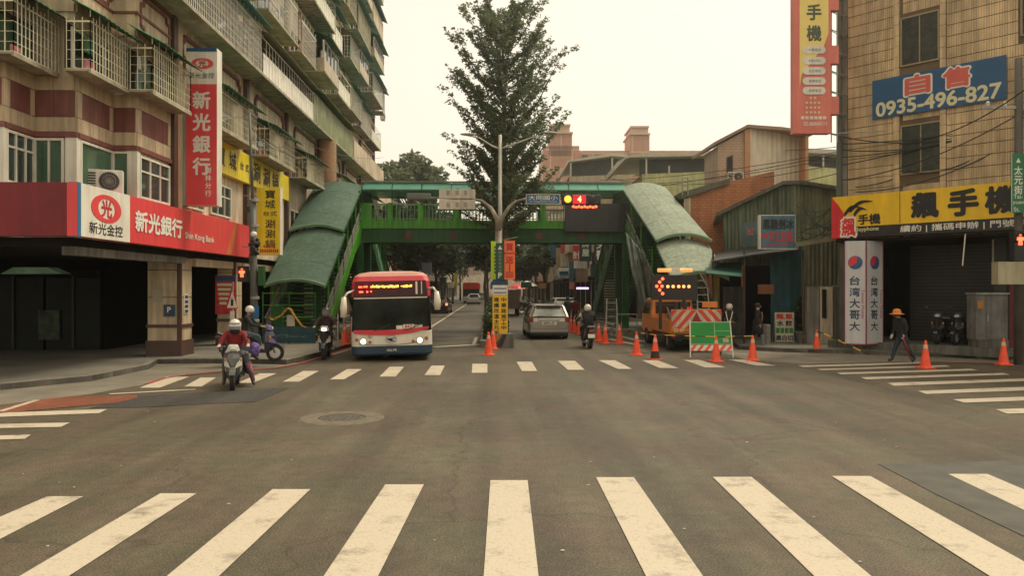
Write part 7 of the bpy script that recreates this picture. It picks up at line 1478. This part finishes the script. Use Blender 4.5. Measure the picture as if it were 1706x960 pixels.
# oncoming scooter with its lamp on
g_ = G(536, 600); sc3 = g_+Vector((0, .6, 0)); rz3 = R(6)
scooter('black and white scooter with a glowing headlamp coming along the kerb', sc3, rz3, m_sk, m_sw, headlit=True, group='motor scooters')
o3, J = person('person in dark brown coat and dark helmet riding with headlamp on', sc3, rz3, SIT, None, M('brown_coat', (.05, .035, .028), .8, var=.3, sc=8), m_trs, m_shoe, fat=1.1); helmet(o3, J, M('dark_helmet', (.05, .035, .025), .3), m_vis)
# departing scooter, centre right
g_ = G(981, 581); sc4 = g_+Vector((0, -.0, 0)); sc4.y += .5; rz4 = R(183)
scooter('black scooter with red tail lamp riding away between cones', sc4, rz4, m_sk, m_sk, group='motor scooters')
o4, J = person('person in black jacket and white helmet riding away on the black scooter', sc4, rz4, SIT, dict(elR=(.36, .0, 1.04)), m_jblk, m_trs, m_shoe, fat=1.2); helmet(o4, J, m_hw, None, 1.05)
t = MB(); t.path([Vector((.2, .14, 1.27)), Vector((.33, .0, 1.08)), Vector((.34, -.3, 1.04))], [.09, .075, .05], 10); t.build('cream_sleeve', M('cream_cloth', (.45, .38, .26), .8, var=.2), o4, smooth=True)
# worker with white helmet, coat walker, lady with orange hat
g_ = W3(CX(1215, 29), 29); m_vest = M('reflective_vest', (.3, .36, .06), .6, var=.3, sc=8)
ow_, J = person('person in dark work clothes with white hard hat and reflective straps behind the green board', g_, R(160), STAND, dict(elL=(-.3, -.05, 1.14), haL=(-.2, -.2, 1.0)), m_jblk, m_trs, m_shoe, scale=.97+.0); helmet(ow_, J, m_hw, None, .95, True)
for s in (-1, 1): t = MB(); t.path([Vector((s*.13, -.12, 1.4)), Vector((s*.1, -.165, 1.2)), Vector((s*.04, -.17, 1.02))], .018, 5); t.build('strap', m_wsign, ow_); t = MB(); t.path([Vector((s*.13, .1, 1.43)), Vector((s*.08, .15, 1.2)), Vector((s*.03, .14, 1.0))], .02, 5); t.build('strap', m_wsign, ow_)
t = MB(); t.lathe([(.165, 0), (.17, .05)], (0, 0, 0), 16, Matrix.Translation((0, 0, 1.0)) @ Matrix.Scale(.8, 4, (0, 1, 0))); t.build('reflective_belt', m_vest, ow_)
g_ = W3(CX(1262, 28.8), 28.8, .0)
oc, J = person('person in long dark coat with pale jeans walking past the eatery door', g_, R(75), STAND, dict(knL=(-.1, -.16, .5), anL=(-.1, -.2, .1), toL=(-.1, -.34, .06), knR=(.1, .05, .48), anR=(.1, .22, .12), toR=(.1, .1, .04)), m_jblk, M('pale_jeans', (.16, .2, .2), .8, var=.2), m_shoe, fat=1.1); face(oc, J)
t = MB(); t.loft([[Vector((r*math.cos(a), r*.75*math.sin(a), z)) for a in [k*math.pi/7 for k in range(14)]] for r, z in ((.2, 1.1), (.25, .85), (.29, .55))]); t.build('coat_skirt', m_jblk, oc, smooth=True)
t = MB(); t.path([Vector((-.14, -.14, 1.35)), Vector((.0, -.17, 1.2)), Vector((.05, -.16, 1.05))], .03, 6); t.build('scarf', M('tan_scarf', (.3, .18, .1), .8, var=.3), oc)
g_ = W3(CX(1502, 23.3), 23.3)
ol, J = person('person in dark coat and round orange hat walking across the right crosswalk', g_, R(-78), STAND, dict(che=(0, -.08, 1.2), nec=(0, -.12, 1.36), hea=(0, -.17, 1.44), top=(0, -.15, 1.53), wai=(0, -.02, 1.02), pel=(0, .02, .87), hiL=(-.09, .02, .81), hiR=(.09, .02, .81), shL=(-.17, -.07, 1.28), shR=(.17, -.07, 1.28), elL=(-.2, -.06, 1.02), haL=(-.18, -.2, .8), elR=(.2, .02, 1.02), haR=(.18, -.1, .8), knL=(-.1, -.14, .46), anL=(-.1, -.26, .1), toL=(-.1, -.4, .09), knR=(.1, .12, .45), anR=(.1, .38, .14), toR=(.1, .27, .04)), m_jblk, M('navy_trousers', (.02, .035, .05), .8, var=.2), m_shoe, fat=1.2, scale=1.0, glove=m_glove); face(ol, J, True)
c = Vector(J['hea'])+Vector((0, .01, .07)); m_oh = M('orange_hat_felt', (.62, .2, .04), .7, var=.1); t = MB(); t.lathe([(.21, -.045), (.2, -.03), (.12, -.01), (.118, .03), (.1, .09), (.05, .12), (0, .125)], c, 20); t.build('hat', m_oh, ol, smooth=True)
hd_ = ol.matrix_basis; um = thing('umbrella', 'closed dark red umbrella carried as a stick by the person in the orange hat', 'umbrella', (0, 0, 0)); pz = Vector(g_)+Matrix.Rotation(R(-78), 3, 'Z') @ Vector((.18, -.12, 0))
um.location = pz; t = MB(); t.path([(0, 0, .82), (.12, 0, .5), (.3, 0, .04)], [.03, .045, .008], 8); t.build('canopy', M('dark_red_umbrella', (.16, .02, .03), .6, var=.3), um, smooth=True); t = MB(); t.tube((0, 0, .82), (-.03, 0, .93), .015, 6); t.build('handle', m_blk, um)
# bystanders by the white car
g_ = G(958, 546); oa, J = person('person in dark red top standing between the white car and the departing scooter', (g_.x, g_.y, 0), R(170), STAND, None, m_jred, m_trs, m_shoe); face(oa, J)
g_ = G(951, 543); oa2, J = person('person in teal jacket standing right behind the white car', (g_.x-.15, g_.y+.4, 0), R(190), STAND, None, M('teal_jacket', (.03, .07, .07), .8), m_trs, m_shoe); face(oa2, J)
# scooters parked in the dark shopfront and far along the right pavement
p0 = Tb @ Vector((3.0, .38, -.9)); ps_ = scooter('black scooter parked inside the dark phone shop front', (p0.x, p0.y, .38), R(-40), m_sk, m_sg, group='motor scooters')
def placep(label, x, y, z, rz): return dup(ps_, (x, y, z), rz, label, 'motor scooters')
p1 = Tb @ Vector((3.7, .38, -1.0)); placep('black scooter parked deepest inside the dark shopfront, right of another', p1.x, p1.y, .38, R(-55))
for k in range(9): placep('scooter parked in the far row along the right pavement beneath trees, number of many', X0(872+k*7.5, 76-k*3), 76-k*3, .13, R(70+random.uniform(-12, 12)))
for o in COL.objects:
    if o.get('label', '').endswith('number of many'): o['label'] = 'scooter parked in the far row along the right pavement beneath the trees'; o['group'] = 'far row of parked scooters'
for k in range(4): placep('scooter parked along the far left pavement under the street trees, '+['nearest the bridge', 'second from the bridge', 'third from the bridge', 'farthest from the bridge'][k], -7.4, 66+k*4.5, .14, R(80))
for o in COL.objects:
    if o.get('label', '').startswith('scooter parked along the far left pavement'): o['group'] = 'scooters along the far left pavement'
# small street clutter on the right
t = MB(); t.lathe([(0, 0), (.2, 0), (.3, .38), (.33, .4), (.33, .44), (.28, .44), (.25, .36), (0, .34)], (0, 0, 0), 20); pt_ = t.build('plant_pot', M('dull_clay', (.14, .12, .09), .8, var=.3), None); pt_.location = W3(CX(1338, 30), 30, .13); tag(pt_, 'large dull clay plant pot between the food board and a cone', 'plant pot')
bsh = thing('potted_shrub', 'dark leafy shrub growing beside the blue eatery panel', 'plant', W3(CX(1343, 30.6), 30.6, .13), world=False)
t = MB(); rng2 = np.random.default_rng(8)
def smp(n): v = rng2.normal(size=(n, 3)); v /= np.linalg.norm(v, axis=1)[:, None]; return v*rng2.uniform(.3, 1, n)[:, None]*np.array([.55, .4, .7])+np.array([0, 0, 1.2])
leaves(t, 900, smp, .06, .13); t.build('foliage', m_leaf, bsh, kind='stuff'); t = MB(); t.tube((0, 0, 0), (0, 0, 1.0), .04); t.build('stem', m_bark, bsh)
for k in range(3):
    t = MB(); t.lathe([(0, 0), (.16, 0), (.17, .3), (.13, .34), (0, .34)], (0, 0, 0), 14); b_ = t.build('bucket', m_conc, None); b_.location = W3(CX(1276, 29.6), 29.6, .13+k*.2); tag(b_, ['lowest', 'middle', 'topmost'][k]+' of the three stacked grey buckets beside the eatery door', 'bucket', 'stacked grey buckets')
# ------------------------------------------------------------ air: thin even haze round everything
mh_ = bpy.data.materials.new('thin_haze'); mh_.use_nodes = True; n = mh_.node_tree; n.nodes.clear()
pv = n.nodes.new('ShaderNodeVolumePrincipled'); pv.inputs['Density'].default_value = .0013; pv.inputs['Color'].default_value = (.995, .97, .9, 1); pv.inputs['Anisotropy'].default_value = .85
n.links.new(pv.outputs[0], n.nodes.new('ShaderNodeOutputMaterial').inputs['Volume'])
t = MB(); t.box(-640, 640, -340, 1240, -1.2, 34); hz_ = t.build('haze', mh_, None, kind='stuff'); hz_['label'] = 'thin pale warm haze filling the whole street air'; hz_['category'] = 'haze'
